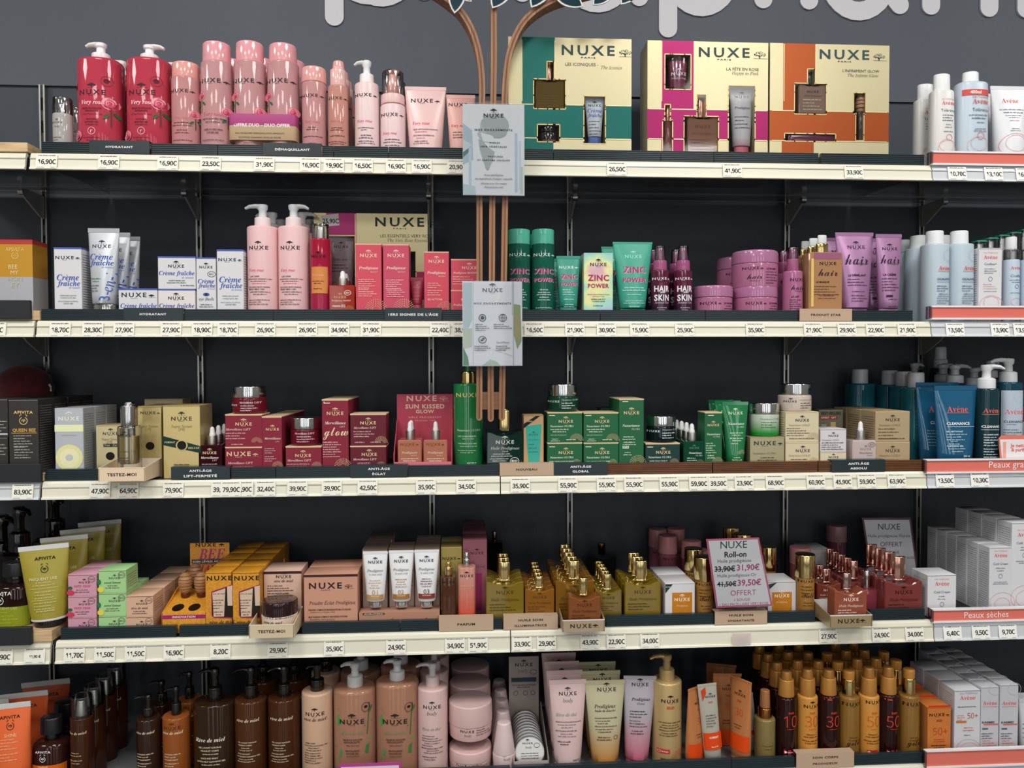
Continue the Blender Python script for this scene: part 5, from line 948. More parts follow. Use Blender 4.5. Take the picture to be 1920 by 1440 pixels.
carton(3, 278, 762, 50, .05, GC, 'middle gold serum carton with round black window', [('N', 'R', 4, 774, 36, '3a3628'), ('x', 'Super Serum', 'i', 0, 800, 36, '8a7a4a'), ('x', '[10]', 'i', 0, 805.5, 10, '8a7a4a'), ('e', 3, 836, 16, 15, '17140f')], kind='foil', lid='8f7b3f', yf=.040, n=2)
carton(3, 340.5, 760, 70, .07, GC, 'large gold serum carton crossed by a dark green ribbon', SS(0, 0)+[('p', [(-35, 817), (35, 837), (35, 850), (-35, 834)], '18352f'), ('x', 'FORMAT', 'I', -22, 829, 20, 'e9d9a0'), ('x', 'DELUXE', 'I', 22, 840, 21, 'e9d9a0'), ('e', 0, 835, 22, 20, 'cdb777'), ('e', 0, 835, 17, 17, '17140f'), ('m', 2, 5, 2.2, 0, 871, 40, '5a4a2a')], kind='foil', lid='8f7b3f', n=1)
carton(3, 307, 748, 72, .05, 'b9a87a', 'dull gold carton lying far behind the gold serum cartons', yf=.2, kind='card')
zt, yt = tray(3, 186, 272, 877, [('TESTEZ-MOI', 55)], 'beige tester tray reading TESTEZ-MOI on the third shelf', M('ecd0ac', 'card'), M('f0dfc6', 'card'))
prod('serum_bottle', 'bottle', 3, 243, 38, 'clear square serum tester half filled with yellow serum', [('body', None, 798, 37, 37, CLEAR, {'p': 4, 'rt': .004}), ('serum', 869, 817, 30, 30, M('d9b458', 'liq'), {'p': 4}), ('collar', 798, 760, 30, 30, M('c9c6c4', 'metal'), {'rt': .001}), ('button', 760, 754, 18, 17, M('d9d7d6', 'metal'))],
     P=[('N', 'T', -2, 817, 24, '2a2a24'), ('x', 'Super Serum [10]', 'i', 0, 847, 34, '6a5a2a'), ('m', 2, 5, 2, -4, 859, 22, '4a4432'), ('m', 1, 4, 2, 0, 868, 30, '4a4432')], yf=yt+.006, z0=zt)
WIN, GLD = '8c1230', 'e3c79a'
ML = lambda du, v, w_: ('x', 'Merveillance LIFT', 'I', du, v, w_, 'eccfc4')
prod('dropper_bottle', 'bottle', 3, 398.5, 43, 'wine red dropper bottle left of the wine carton stacks', [('oil', None, 833, 43, M('3d0a16', 'liq'), {'sq': 1}), ('drop', 833, 800, 17, SILVER, M('e9e6e4', 'plast'))],
     P=[('N', 'T', 0, 849, 25, 'e3c79a'), ('x', 'Merveillance', 'I', 0, 858, 33, 'eadfd8'), ('x', 'LIFT', 'i', 9, 863, 9, 'eadfd8'), ('m', 2, 4, 2, 0, 870, 28, 'd8c8c0')], dr=.75, n=3, gap=.004)
W1 = [('N', 'T', 0, 795, 30, GLD), ML(-10, 805, 46), ('m', 3, 5, 2.2, -12, 812, 42, 'd8b0b0'), ('m', 1, 4, 2, -12, 833, 36, 'd8b0b0'), ('f', 24, 830, 11, GLD)]
W0 = [('N', 'R', -2, 851, 58, GLD), ML(-6, 868, 46), ('m', 1, 4, 2, -6, 875, 48, 'd8b0b0')]
stack(3, 457, (838, 777), 70, .058, WIN, ['lower wine carton under the boxed cream and open jar', 'wine carton carrying a silver-lidded jar, beside the dropper bottles'], [W0, W1], lid=GLD, top=(GLD, .0012))
prod('cream_jar', 'jar', 3, 468.5, 64, 'wine red jar with mirror silver lid on top of the wine stack', [('body', None, 745, 62, 62, M('7a1028', 'liq'), {'rt': .003, 'rb': .004}), ('lid', 745, 724, 60, 60, CHROME, {'rt': .0015})], P=[('N', '', -24, 760, 16, 'e8d8d0'), ('x', 'Merveillance LIFT', 'I', 8, 755, 38, 'f0e0dc'), ('m', 3, 4.4, 2, 8, 761, 34, 'e0c8c4')], vb=777, yf=YF+.001)
carton(3, 510, 781, 38, .05, WIN, 'tall narrow wine carton right of the wine stack', [('N', 'T', 1, 805, 24, GLD), ('x', 'Merveillance', 'I', 1, 822, 30, 'eccfc4'), ('x', 'LIFT', 'i', 10, 828, 8, 'eccfc4'), ('m', 3, 4, 2, -2, 841, 24, 'd8b0b0'), ('m', 3, 4, 2, -2, 856, 24, 'd8b0b0'), ('f', 10, 875, 11, GLD)], lid=GLD, top=(GLD, .0012), n=4)
carton(3, 569.5, 837, 68, .058, WIN, 'low wine carton carrying a jar, left of the tall glow carton', [('N', 'T', -1, 854, 29, GLD), ML(-8, 863, 44), ('m', 2, 4, 2, -10, 870, 42, 'd8b0b0'), ('f', 24, 876, 11, GLD)], lid=GLD, top=(GLD, .0012))
prod('cream_jar', 'jar', 3, 574, 58, 'wine red jar with silver lid beside the tall glow carton', [('body', None, 803, 57, 57, M('7a1028', 'liq'), {'rt': .003, 'rb': .004}), ('lid', 803, 782, 58, 58, CHROME, {'rt': .0015})], P=[('x', 'Merveillance LIFT', 'I', 2, 813, 36, 'f0e0dc'), ('m', 3, 4.6, 2, 4, 819, 32, 'e0c8c4')], vb=837, yf=YF+.001)
carton(3, 628.5, 749, 50, .05, WIN, 'tall wine carton with large script word glow', [('N', 'T', 0, 775, 31, GLD), ('x', 'Merveillance', 'I', 0, 793, 39, 'f0dcd0'), ('x', 'LIFT', 'i', 13, 800, 10, 'f0dcd0'), ('x', 'glow', 'c', 1, 813, 47, 'ecd0ac', 1.25), ('m', 4, 4.5, 2.2, -6, 829, 34, 'e0b8b4'), ('m', 3, 4.5, 2, -4, 847, 38, 'e0b8b4'), ('f', 14, 875, 17, GLD), ('p', [(-21, 753), (-19.5, 753), (-19.5, 755), (-9, 755), (-9, 756.5), (-21, 756.5)], 'f0e0d8')], lid=GLD, top=(GLD, .0018), n=3)
stack(3, 690.5, (836, 776), 68, .058, '6a0c22', ['lower dark wine night carton right of the glow carton', 'upper dark wine night carton right of the glow carton'], [[('N', 'T', 2, 852, 28, GLD), ML(-6, 861, 44), ('m', 1, 4, 2, -8, 868, 40, 'd8b0b0'), ('f', 24, 875, 10, GLD)], [('N', 'T', 0, 793, 29, GLD), ML(-6, 802, 42), ('m', 3, 4.6, 2.2, -8, 809, 38, 'd8b0b0'), ('m', 1, 4, 2, -16, 829, 22, 'd8b0b0'), ('m', 1, 4, 2, 14, 829, 24, 'd8b0b0'), ('f', 24, 830, 13, GLD)]], lid=GLD, top=(GLD, .0018), yf=YF)
# coral counter display with two serum bottles
def disp(): pass
zc = SH[3]; yc0 = YF
RD, RD2 = 'c43a55', 'cf4a62'
r = empty('counter_display', tuple(Wp(794, 870, YF+.045))); r.location = (X_(793, 860, YF), YF+.045, SH[3]); tag(r, 'coral counter display reading SUN KISSED GLOW holding two droppers', 'display stand')
k = pxm(795, 850, YF); zz = lambda v, y=YF: Wp(795, v, y)[2]-SH[3]
MB().box(-54*k, 54*k, -.045, .04, 0, .0035, M(RD2, 'card')).build('base', parent=r, smooth=False)
MB().box(-54*k, 54*k, -.045, -.0435, 0, zz(866), M('e07080', 'card')).build('front_lip', parent=r, smooth=False)
for s_ in (-1, 1): MB().prism([(-.045, 0), (.04, 0), (.04, zz(786, .09)), (.03, zz(786, .09)), (-.045, zz(852))], s_*54*k-.0007, s_*54*k+.0007, M(RD2, 'card'), axis='x').build('side_panel', parent=r, smooth=False)
hb = MB().box(-55*k, 55*k, .0385, .04, 0, zz(739, .1), M(RD, 'card')).build('header_card', parent=r, smooth=False)
g = MB(); yb = YF+.045+.0385
for tx, stl, v, wp, c in (('NUXE', 'w', 747, 56, 'efc9b0'), ('SUN KISSED', 'W', 762, 73, 'efd0b4'), ('GLOW', 'W', 771.5, 34, 'efd0b4'), ('HÂLE PROGRESSIF', 'w', 782, 61, 'e8a8a0'), ('GRADUAL TAN', 'w', 788.5, 38, 'e8a8a0')):
    G = tm(tx, stl); kk = pxm(795, v, yb); zc_ = Wp(795, v, yb)[2]-SH[3]; g.add([((-6 if tx == 'NUXE' else 0)*kk+a*wp*kk, .0381, zc_+b*wp*kk) for a, b in G[0]], G[1], M(c, 'print'))
v_, f_ = emblem(.018, True); g.add([(.037+a, .0381, Wp(795, 752, yb)[2]-SH[3]+b) for a, b in v_], f_, M('efc9b0', 'print'))
g.build('lettering', parent=r, smooth=False)
for u, lab in ((769, 'left peach dropper serum in the coral display'), (817, 'right peach dropper serum in the coral display')):
    prod('dropper_bottle', 'bottle', 3, u, 44, lab, [('oil', None, 824, 44, M('d08060', 'liq'), {'sq': 1}), ('drop', 824, 790, 16, SILVER, M('e9e6e6', 'plast'))],
         P=[('N', 'R', 0, 833, 34, '8a4a34'), ('x', 'Prodigieuse', 'I', 0, 849, 29, 'f0d0b8'), ('x', 'BOOST', 'i', 8, 854, 11, 'f0d0b8'), ('m', 2, 4, 2, 0, 860, 32, 'f6e0d0')], dr=.6, n=2 if u < 800 else 1, gap=.006, yf=YF+.004, z0=SH[3]+.0037)
prod('body_milk_bottle', 'bottle', 3, 878, 56, 'tall glossy green pump bottle with gold collar behind the wooden tree tip', [('body', None, 719, 55, 55, M('0b7a3c', 'gloss'), {'rt': .003, 'rb': .004}), ('collar', 719, 697, 29, 29, GOLD), ('pump_head', 697, 680, 12, 12, M('0f6a3c', 'gloss'))],
     P=[('x', 'NUXE', 'w', -2, 741, 42, 'd9c27a'), ('x', 'Nuxuriance ULTRA', 'I', 0, 807, 44, 'd8e6d0'), ('x', 'LAIT CORPS FERMETÉ', 'b', -3, 818, 34, 'c9e0c4'), ('m', 1, 4, 2, 0, 823, 38, 'b4d4b0'), ('x', 'THE FIRMING BODY MILK', 'b', -2, 832, 36, 'c9e0c4'), ('m', 1, 4, 2, 0, 837, 36, 'b4d4b0'), ('m', 2, 4, 2, -3, 845, 34, 'b4d4b0'), ('m', 1, 4, 2.4, 6, 868, 30, 'd0e0c8')])
OG = [('N', 'T', 0, 829, 34, 'd8ddd4'), ('x', 'Huile Prodigieuse', 'i', 0, 841, 54, 'd8ddd4'), ('x', 'Néroli', 'i', 0, 846, 12, 'd8ddd4'), ('m', 2, 4, 2.2, -6, 851, 44, 'c3c9c0'), ('m', 2, 4, 2, -10, 860, 36, 'c3c9c0'), ('o', 18, 864, 17, 13, 1, 'e0e4dc'), ('x', 'BIO', 'W', 18, 864, 11, 'e0e4dc')]
prod('oil_bottle', 'bottle', 3, 946, 68, 'dark bottle-green oil flacon with gold cap beside the green pump bottle', [('oil', None, 808, 68, M('10382f', 'liq')), ('cap', 808, 769, 20, 20, GOLD, {'rt': .002})], P=OG, dr=.45, n=2, gap=.02)
carton(3, 1000.5, 778, 38, .04, 'c39a68', 'kraft carton with a turquoise tube picture', [('p', [(-15, 799), (15, 795), (11, 868), (-10, 868)], '3aa896'), ('N', 'T', 0, 815, 17, '1f5a50'), ('x', 'Merveillance', 'i', 0, 824, 20, '2a7a70'), ('m', 3, 7, 1.8, 0, 833, 18, '2a7a70'), ('p', [(-19, 795), (4, 780), (12, 780), (-19, 803)], '15181a'), ('x', 'OFFERT', 'b', -7, 790, 10, 'c9b89a')], lid='8f6c44')
GR, GD = '0b6438', '0a3a34'
NU = lambda dv: [('N', 'T', 2, 790+dv, 27, GLD), ('x', 'Nuxuriance ULTRA', 'I', -6, 799+dv, 44, 'e0ecd8')]
NU1 = NU(0)+[('m', 2, 4.4, 2.2, -10, 805, 34, 'c9e0c4'), ('x', 'ALFA [3R] TECHNOLOGY', 'r', -12, 816, 30, 'c9e0c4'), ('m', 2, 3.4, 1.8, -18, 823, 20, 'c9e0c4'), ('m', 1, 4, 2.6, 12, 824, 22, 'dfe8d8'), ('f', 22, 826, 14, GLD), ('q', -24, 779, 11, 1.6, 'dfe8d8')]
NU0 = NU(58.5)+[('m', 1, 4, 2.2, -6, 865, 46, 'c9e0c4'), ('f', 22, 869, 9, GLD), ('q', -24, 837.5, 11, 1.6, 'dfe8d8')]
stack(3, 1059, (830, 773), 66, .056, GR, ['lower green carton of the stack that carries a green jar', 'upper green carton of the stack that carries a green jar'], [NU0, NU1], lid=GLD, top=(GLD, .0012))
stack(3, 1127, (830, 773.5), 66, .056, GR, ['lower green carton left of the tall green carton', 'upper green carton left of the tall green carton'], [NU0, NU1], lid=GLD, top=(GLD, .0012))
carton(3, 1148, 765, 44, .05, '14502c', 'plain dark green carton peeking over the green stacks', yf=.12, lid='14502c')
JP = lambda dv, c='dfeae4': [('N', '', -19, 753+dv, 19, c), ('x', 'Nuxuriance ULTRA', 'i', 12, 750+dv, 34, c), ('m', 3, 4.6, 2, 10, 756+dv, 30, c)]
prod('cream_jar', 'jar', 3, 1054.5, 59, 'dark green jar with silver lid on the green carton stack', [('body', None, 742, 58, 58, M('0c4a30', 'liq'), {'rt': .003, 'rb': .004}), ('lid', 742, 720, 55, 55, CHROME, {'rt': .0015})], P=JP(0), vb=773, yf=YF+.001)
carton(3, 1184, 748, 47, .05, GR, 'tall green carton beside the night cream jar', [('N', 'T', 0, 774, 29, GLD), ('x', 'Nuxuriance', 'I', -1, 798, 33, 'e0ecd8'), ('x', 'ULTRA', 'i', 8, 804.5, 15, 'e0ecd8'), ('m', 2, 4.4, 2.2, -5, 819, 24, 'c9e0c4'), ('m', 2, 4.4, 2.2, -4, 829, 26, 'c9e0c4'), ('q', -11, 838.5, 12, 4.5, 'dfe8d8'), ('x', 'SPF 20', 'b', -11, 838.5, 10, GR), ('m', 2, 4.4, 2.2, -7, 848, 20, 'c9e0c4'), ('f', 12, 869, 17, GLD), ('q', -12, 753, 11, 1.6, 'dfe8d8')], lid=GLD, top=(GLD, .0018), n=2)
carton(3, 1242.5, 831, 65, .056, GD, 'blackish green night carton under a jar', [('N', 'T', 1, 848, 27, GLD), ('x', 'Nuxuriance ULTRA', 'I', -6, 857, 44, 'd8e2dc'), ('m', 2, 4.4, 2.2, -8, 864, 40, 'b8cac0'), ('f', 22, 869, 10, GLD), ('q', -24, 838, 11, 1.6, 'dfe8d8')], lid=GLD, top=(GLD, .0012))
prod('cream_jar', 'jar', 3, 1239.5, 56, 'almost black jar with silver lid right of the tall green carton', [('body', None, 798, 55, 55, M('0a1f26', 'liq'), {'rt': .003, 'rb': .004}), ('lid', 798, 779, 55, 55, CHROME, {'rt': .0015})], P=JP(56), vb=831, yf=YF+.001)
prod('dropper_bottle', 'bottle', 3, 1297, 39, 'green dropper bottle with white bulb right of the night carton', [('oil', None, 826, 39, M('0c4f38', 'liq'), {'sq': 1}), ('drop', 826, 794, 17, SILVER, M('ebebeb', 'plast'))], P=[('N', 'T', 0, 840, 18, '5a8a70'), ('x', 'Nuxuriance', 'I', 2, 849, 25, 'e0ecd8'), ('x', 'ULTRA', 'i', 9, 854, 12, 'e0ecd8'), ('m', 3, 4, 2, -4, 859, 20, 'c9e0c4'), ('f', 12, 869, 8, 'b8a878')], dr=.8, n=4, gap=.003)
carton(3, 1337.5, 773, 33, .045, GR, 'slim green carton between dropper bottle and green tube', [('N', 'T', 0, 797, 22, GLD), ('x', 'Nuxuriance', 'I', 0, 814, 26, 'e0ecd8'), ('x', 'ULTRA', 'i', 6, 819, 12, 'e0ecd8'), ('m', 5, 4.4, 2.2, -4, 831, 20, 'c9e0c4'), ('m', 2, 4.4, 2.2, -4, 854, 16, 'c9e0c4'), ('f', 8, 868, 12, GLD), ('q', -5, 779, 11, 1.6, 'dfe8d8'), ('S', -1, '3a7a50')], lid=GLD, top=(GLD, .0014))
prod('cream_tube', 'tube', 3, 1378, 49, 'glossy green tube left of a silver and green jar', [('tube', 865, 753, 33, 50, M('0d7a44', 'gloss'), {'bd': .8}), ('cap', None, 865, 32, 32, M('0b6438', 'plast'))], P=[('N', 'T', 0, 775, 27, 'c9e0c4'), ('x', 'Nuxuriance', 'I', 0, 795, 32, 'e0ecd8'), ('x', 'ULTRA', 'i', 8, 801, 14, 'e0ecd8'), ('m', 2, 4.4, 2.2, 0, 812, 28, 'c9e0c4'), ('m', 2, 4.4, 2.2, 0, 822, 28, 'c9e0c4'), ('m', 1, 4, 2, -4, 832, 16, 'c9e0c4'), ('f', 9, 852, 9, GLD), ('m', 2, 4.4, 2, 0, 858, 22, 'c9e0c4')], n=3, gap=.014)
OL = 'b5ab86'
carton(3, 1438.5, 819, 65, .056, OL, 'olive-grey carton under the silver and green jar', [('N', 'R', 2, 831, 55, INK), ('x', 'Nuxuriance ULTRA', 'i', -6, 850, 44, '6a6448'), ('m', 2, 4.4, 2.2, 0, 858, 44, '5a563e'), ('S', -1, '1c4a34')], kind='foil', lid='a09668')
prod('cream_jar', 'jar', 3, 1432.5, 55, 'jar fading from silver to bright green with mirror lid', [('body', None, 775, 54, 54, G2('0c8f2c', 'b9c8b4', .006, .032, 'gloss'), {'rt': .003, 'rb': .004}), ('lid', 775, 755, 55, 55, CHROME, {'rt': .0015})], P=[('x', 'Nuxuriance ULTRA', 'i', 2, 786, 38, '5a7a60'), ('m', 3, 4.6, 2, 2, 792, 34, '5a7a60')], vb=819, yf=YF+.001)
CRM = 'd8c9a4'
stack(3, 1504, (829, 772), 63, .056, CRM, ['lower cream carton of the stack with a beige jar on it', 'upper cream carton of the stack with a beige jar on it'], [[('N', 'T', 1, 845, 27, INK), ('x', 'Nuxuriance GOLD', 'i', -6, 854, 42, '8a7a5a'), ('m', 1, 4, 2, -6, 861, 42, '6a6048'), ('f', 22, 866, 9, 'a8956a')], [('N', 'T', 0, 788, 26, INK), ('x', 'Nuxuriance GOLD', 'i', -6, 797, 41, '8a7a5a'), ('m', 4, 4.4, 2, -8, 803, 44, '6a6048'), ('m', 1, 4, 2, 0, 822, 56, '6a6048'), ('f', 22, 824, 14, 'a8956a'), ('S', -1, '8a7a5a')]], lid='b8a878')
prod('cream_jar', 'jar', 3, 1489.5, 61, 'beige jar with silver lid on the cream carton stack', [('body', None, 740, 60, 60, M('cdbcae', 'gloss'), {'rt': .003, 'rb': .004}), ('lid', 740, 719, 57, 57, CHROME, {'rt': .0015})], P=[('N', 'T', -18, 753, 19, INK), ('x', 'Nuxuriance GOLD', 'i', 12, 750, 32, '8a7a68'), ('m', 3, 4.4, 2, 12, 756, 28, '5a5048')], vb=772, yf=YF+.001)
carton(3, 1558, 768, 46, .05, '6a6650', 'olive gift carton with a red band, behind the small cream cartons', [('x', 'BEST-SELLERS', 'b', 0, 775, 38, '1f211c'), ('q', -5, 783, 34, 6, '9a1c30'), ('x', 'OFFERT · GIFT', 'b', -5, 783, 30, 'd8c8b0'), ('q', -14, 802, 10, 14, '8d8f80'), ('q', 4, 800, 10, 18, 'b8a26a')], yf=.12)
stack(3, 1562.5, (847, 804), 49, .05, ['e0d2b0', 'd9d2d6'], ['lower small cream carton beside the pale pink dropper', 'upper small lilac-white carton beside the pale pink dropper'], [[('N', 'T', 0, 857, 19, INK)], [('N', 'T', 0, 817, 19, INK), ('x', "Nuxuriance GOLD", 'i', -6, 825, 33, '5a5a60'), ('m', 4, 4, 2, -2, 830, 42, '4a4a50'), ('m', 1, 4, 2, 10, 842, 20, '4a4a50')]], lid='9a9088')
prod('dropper_bottle', 'bottle', 3, 1613, 47, 'milky pale pink dropper bottle with white bulb', [('oil', None, 824, 46, M('c9b4b0', 'gloss'), {'sq': 1}), ('drop', 824, 790, 16, SILVER, M('ebebeb', 'plast'))], P=[('N', 'T', 2, 842, 21, '9a8a88'), ('x', 'Nuxuriance', 'i', 2, 849, 26, '6a5a5a'), ('x', 'GOLD', 'i', 9, 854, 10, '6a5a5a'), ('o', 13, 834, 14, 9, .8, '6a6a64'), ('x', 'BIO', 'r', 13, 834, 7, '6a6a64'), ('m', 2, 4, 2, -4, 861, 24, '6a5a5a')], dr=.7)
TP = 'b39a74'
stack(3, 1673.5, (828, 771), 65, .056, TP, ['lower tan-gold carton of the rightmost stack', 'upper tan-gold carton of the rightmost stack'], [[('N', 'T', 0, 845, 27, '4a4034'), ('x', 'Nuxuriance GOLD', 'i', -6, 854, 41, '7a6a50'), ('m', 1, 4, 2, -6, 862, 40, '5a4a38')], [('N', 'T', 0, 787, 27, '4a4034'), ('x', 'Nuxuriance GOLD', 'i', -6, 797, 41, '7a6a50'), ('m', 4, 6, 2.2, -8, 804, 40, '5a4a38'), ('m', 1, 4, 2, 0, 822, 56, '5a4a38'), ('S', -1, '6a5a44')]], lid='d0b888', n=3)
for i, (u, yf_) in enumerate(((1717, .108), (1694, .16), (1668, .212), (1612, .235))):
    prod('toner_bottle', 'bottle', 3, u, 50 if i < 3 else 46, f'teal bottle with rounded white cap behind the tan-gold cartons, {["front", "second", "third", "rearmost"][i]} of four', [('body', None, 726-i*2.5, 48, 48, M('0f6f80' if i else '1a8290', 'liq'), {'p': 3, 'rt': .004}), ('cap', 727-i*2.5, 698-i*2, 29, 28, M('c6c9cb', 'plast'), {'rt': .003})], P=[AV(0, 769, 28), ('m', 3, 6, 2.4, 0, 790, 26, '3a98a8')], yf=yf_, grp='teal white-capped bottles')
POU = '0d5a80'
CLP = [AV(0, 768, 41), ('q', 0, 775, 44, .9, 'c98a88'), ('x', 'CLEANANCE', 'b', 0, 795, 45, 'e6eef2'), ('q', 6, 801, 56, .9, 'c8dce6'), ('x', 'GEL NETTOYANT', 'b', -8, 810, 32, 'd0e2ea'), ('m', 3, 5, 2.4, -4, 815, 40, 'a8c8d8'), ('m', 2, 5, 2.2, -10, 828, 24, 'a8c8d8'), ('x', 'CLEANSING GEL', 'b', -8, 837, 31, 'd0e2ea'), ('m', 2, 5, 2.2, -4, 842, 38, 'a8c8d8'), ('x', '200 ml', 'b', 14, 856, 14, 'c8dce6')]
prod('refill_tube', 'tube', 3, 1791, 82, 'large blue cleansing gel tube, front one of two', [('tube', 874, 723, 66, 82, M(POU, 'gloss'), {'bd': .45, 'crimp': 9}), ('cap', None, 874, 60, 60, M('0d4a68', 'plast'))], P=CLP, yf=YF, dr=.5)
prod('refill_tube', 'tube', 3, 1757, 82, 'large blue cleansing gel tube behind the front one, shifted left', [('tube', 874, 717, 66, 82, M(POU, 'gloss'), {'bd': .45, 'crimp': 9}), ('cap', None, 874, 60, 60, M('0d4a68', 'plast'))], P=[('x', 'A', 's', -15, 768, 11, 'c05a58'), ('x', 'CLEANANCE', 'b', 4, 793, 45, 'c6d4dc'), ('m', 6, 5.5, 2.4, -6, 808, 38, '88a8b8')], yf=YF+.045, dr=.5)
prod('pump_bottle', 'bottle', 3, 1849, 38, 'clear dark teal pump bottle left of the white-label one', [('body', None, 728, 37, 37, M('163f48', 'liq'), {'p': 3, 'rt': .004}), ('pump', 728, 684, 31, 30, M('e3e5e8', 'plast'), M('e3e5e8', 'plast'), {'ang': 15})], P=[AV(0, 770, 33), ('q', 0, 777, 34, .9, 'c98a88'), ('x', 'CLEANANCE', 'b', 0, 800, 35, 'f0f2f4'), ('q', 0, 806, 35, .9, 'c8dce6'), ('m', 5, 5, 2.4, 0, 815, 30, 'dde6ea'), ('m', 4, 5, 2.2, 0, 842, 30, 'dde6ea')], dr=1)
prod('pump_bottle', 'bottle', 3, 1890, 44, 'teal pump bottle with large pale label', [('body', None, 716, 43, 43, M('0e4a5c', 'liq'), {'p': 3, 'rt': .004}), ('pump', 716, 672, 30, -36, M('d3d6d9', 'plast'), M('d0d3d6', 'plast'))], P=[('q', -1, 788, 40, 112, 'b9c6d4'), ('o', 8, 745, 22, 22, .6, 'a8b4c4'), AV(-1, 772, 35), ('x', 'CLEANANCE', 'b', -1, 791, 36, '33485c'), ('m', 1, 4, 2.2, -6, 796, 24, '5a90a0'), ('m', 4, 5, 2.2, -1, 806, 36, '5a6f80')], yf=YF+.022, dr=.9)
for i, (u, yf_, vt, vb_, wc, sp) in enumerate(((1714, .255, 681, 715, 24, 18), (1768, .19, 683, 716, 30, 26), (1790, .12, 684, 718, 30, 30), (1763, .25, 650, 690, 25, 0), (1818, .19, 674, 706, 28, -30), (1856, .17, 676, 708, 25, 16), (1826, .13, 690, 722, 28, 30))):
    if i == 4: continue
    P_ = [('body', None, vb_, 38, 38, M('0c4456', 'liq'), {'p': 3, 'rt': .004})]
    if sp: P_.append(('pump', vb_, vt, wc, sp, M('c4c8cb', 'plast'), M('bfc3c6', 'plast')))
    else: P_ += [('lower_cap', vb_, vb_-16, 25, 25, M('c4c8cb', 'plast')), ('cap', vb_-16, vt, 21, 20, M('cfd2d4', 'plast'), {'rt': .003})]
    prod('pump_bottle', 'bottle', 3, u, 40, ['far left grey-headed pump bottle by the steel upright', 'pump bottle whose head rises over the left end of the blue tube', 'pump bottle whose head rises over the middle of the blue tube', 'tallest bottle with domed grey cap rising above the pumps', '', 'pump bottle between the tall cap and the white-label bottle', 'pump bottle directly behind the clear teal one'][i]+', third shelf right', P_, yf=yf_, dr=.85, vp=720, grp='pump bottles behind the blue tubes')
prod('cream_jar', 'jar', 3, 1925, 30, 'teal and white jar cut by the right edge', [('body', None, 790, 30, 30, M('a8b4b8', 'plast')), ('band', 790, 762, 30, 30, M('8a3a40', 'plast')), ('lid', 762, 738, 31, 31, M('1a5a60', 'gloss'))], yf=.06)
r = empty('advice_card', (X_(1925, 840, YF-.012), YF-.0125, SH[3]+.0)); k = pxm(1900, 840, YF)
H = Wp(1900, 816, YF-.012)[2]-SH[3]
MB().prism([(-52*k, .02), (60*k, .02), (60*k, H), (-50*k, H), (-55*k, H-.006)], -.0006, .0006, M('e87560', 'card')).build('card', parent=r, smooth=False)
MB().prism([(-48*k, .02), (60*k, .02), (60*k, H-.008), (-53*k, H-.008)], -.0010, -.0005, M('ece4e8', 'card')).build('white_field', parent=r, smooth=False)
g = MB()
for tx, stl, du, v, wp, c in (('1', 'b', -44, 843, 6, 'f0a898'), ('Je nettoie', 'b', -14, 836, 38, 'e0705f'), ('& purifie en', 'b', -10, 844, 42, 'e0705f')):
    G = tm(tx, stl); kk = 2.6 if tx == '1' else 1; g.add([(du*k+a*wp*k, -.0013, Wp(1900, v, YF-.012)[2]-SH[3]+b*wp*k) for a, b in G[0]], G[1], M(c, 'print'))
g.build('lettering', parent=r, smooth=False); tag(r, 'salmon and white advice card with a big figure one at the right edge', 'sign')
# ------------------------------------------------------------------ SHELF 4
def shampoo(u, vt, yf_, lab, cap=True, pump=0):
    pass
BRN = M('2a1410', 'liq')
prod('shampoo_bottle', 'bottle', 4, 30, 72, 'brown shampoo bottle with lime label at the left of the fourth shelf', [('body', None, 1092, 70, 68, BRN, {'p': 2.4, 'rt': .010}), ('neck', 1092, 1078, 30, 30, M('151012', 'gloss')), ('cap', 1078, 1053, 44, 42, M('18191c', 'plast'), {'rt': .002})],
     P=[('x', 'APIVITA', 'W', -12, 1113, 40, 'e6e6e0'), ('b', -14, 1126, 19, 'e6e6e0'), ('q', 0, 1158, 66, 40, '8a9420'), ('x', 'FREQUENT USE', 'r', -6, 1141, 46, 'c3cf6a'), ('m', 5, 6.5, 2, -4, 1148, 44, 'b4c04a'), ('x', '250 ml / 8.45 fl. oz.', 'b', -8, 1179, 40, 'd8d8d0')], z0=SH[4]+.0212, dr=.8)
for i, (u, yf_, vt, vb_, sp) in enumerate(((38, .11, 950, 1010, 26), (6, .10, 965, 1030, 30), (104, .2, 928, 985, 20))):
    prod('pump_bottle', 'bottle', 4, u, 84, ['black pump bottle behind the yellow tubes, nearest to them', 'black pump bottle cut by the left edge', 'rear black pump bottle reaching up behind the third rail'][i], [('body', None, vb_+22, 80, 78, M('120c0b', 'liq'), {'p': 2.4, 'rt': .012}), ('pump', vb_+22, vt, 36, sp, M('121214', 'gloss'), M('121214', 'gloss'), {'ang': 20})], yf=yf_ if i != 1 else .19, z0=SH[4]+.0212, dr=.7, vp=1080)
YT_ = [('x', 'APIVITA', 'W', 3, 1054, 37, '2a2a14'), ('b', 2, 1073, 17, '2a2a14'), ('x', 'FREQUENT USE', 'b', -1, 1092, 48, 'd8d29a'), ('m', 2, 5, 2.2, 0, 1098, 46, 'cfc880'), ('q', 0, 1109, 50, .8, 'cfc880'), ('m', 3, 5.5, 2.2, 3, 1115, 38, 'cfc880'), ('q', 0, 1130, 44, .8, 'cfc880'), ('m', 3, 5.5, 2.2, 2, 1135, 40, 'cfc880'), ('m', 1, 5, 2.4, 2, 1150, 32, 'd8d29a')]
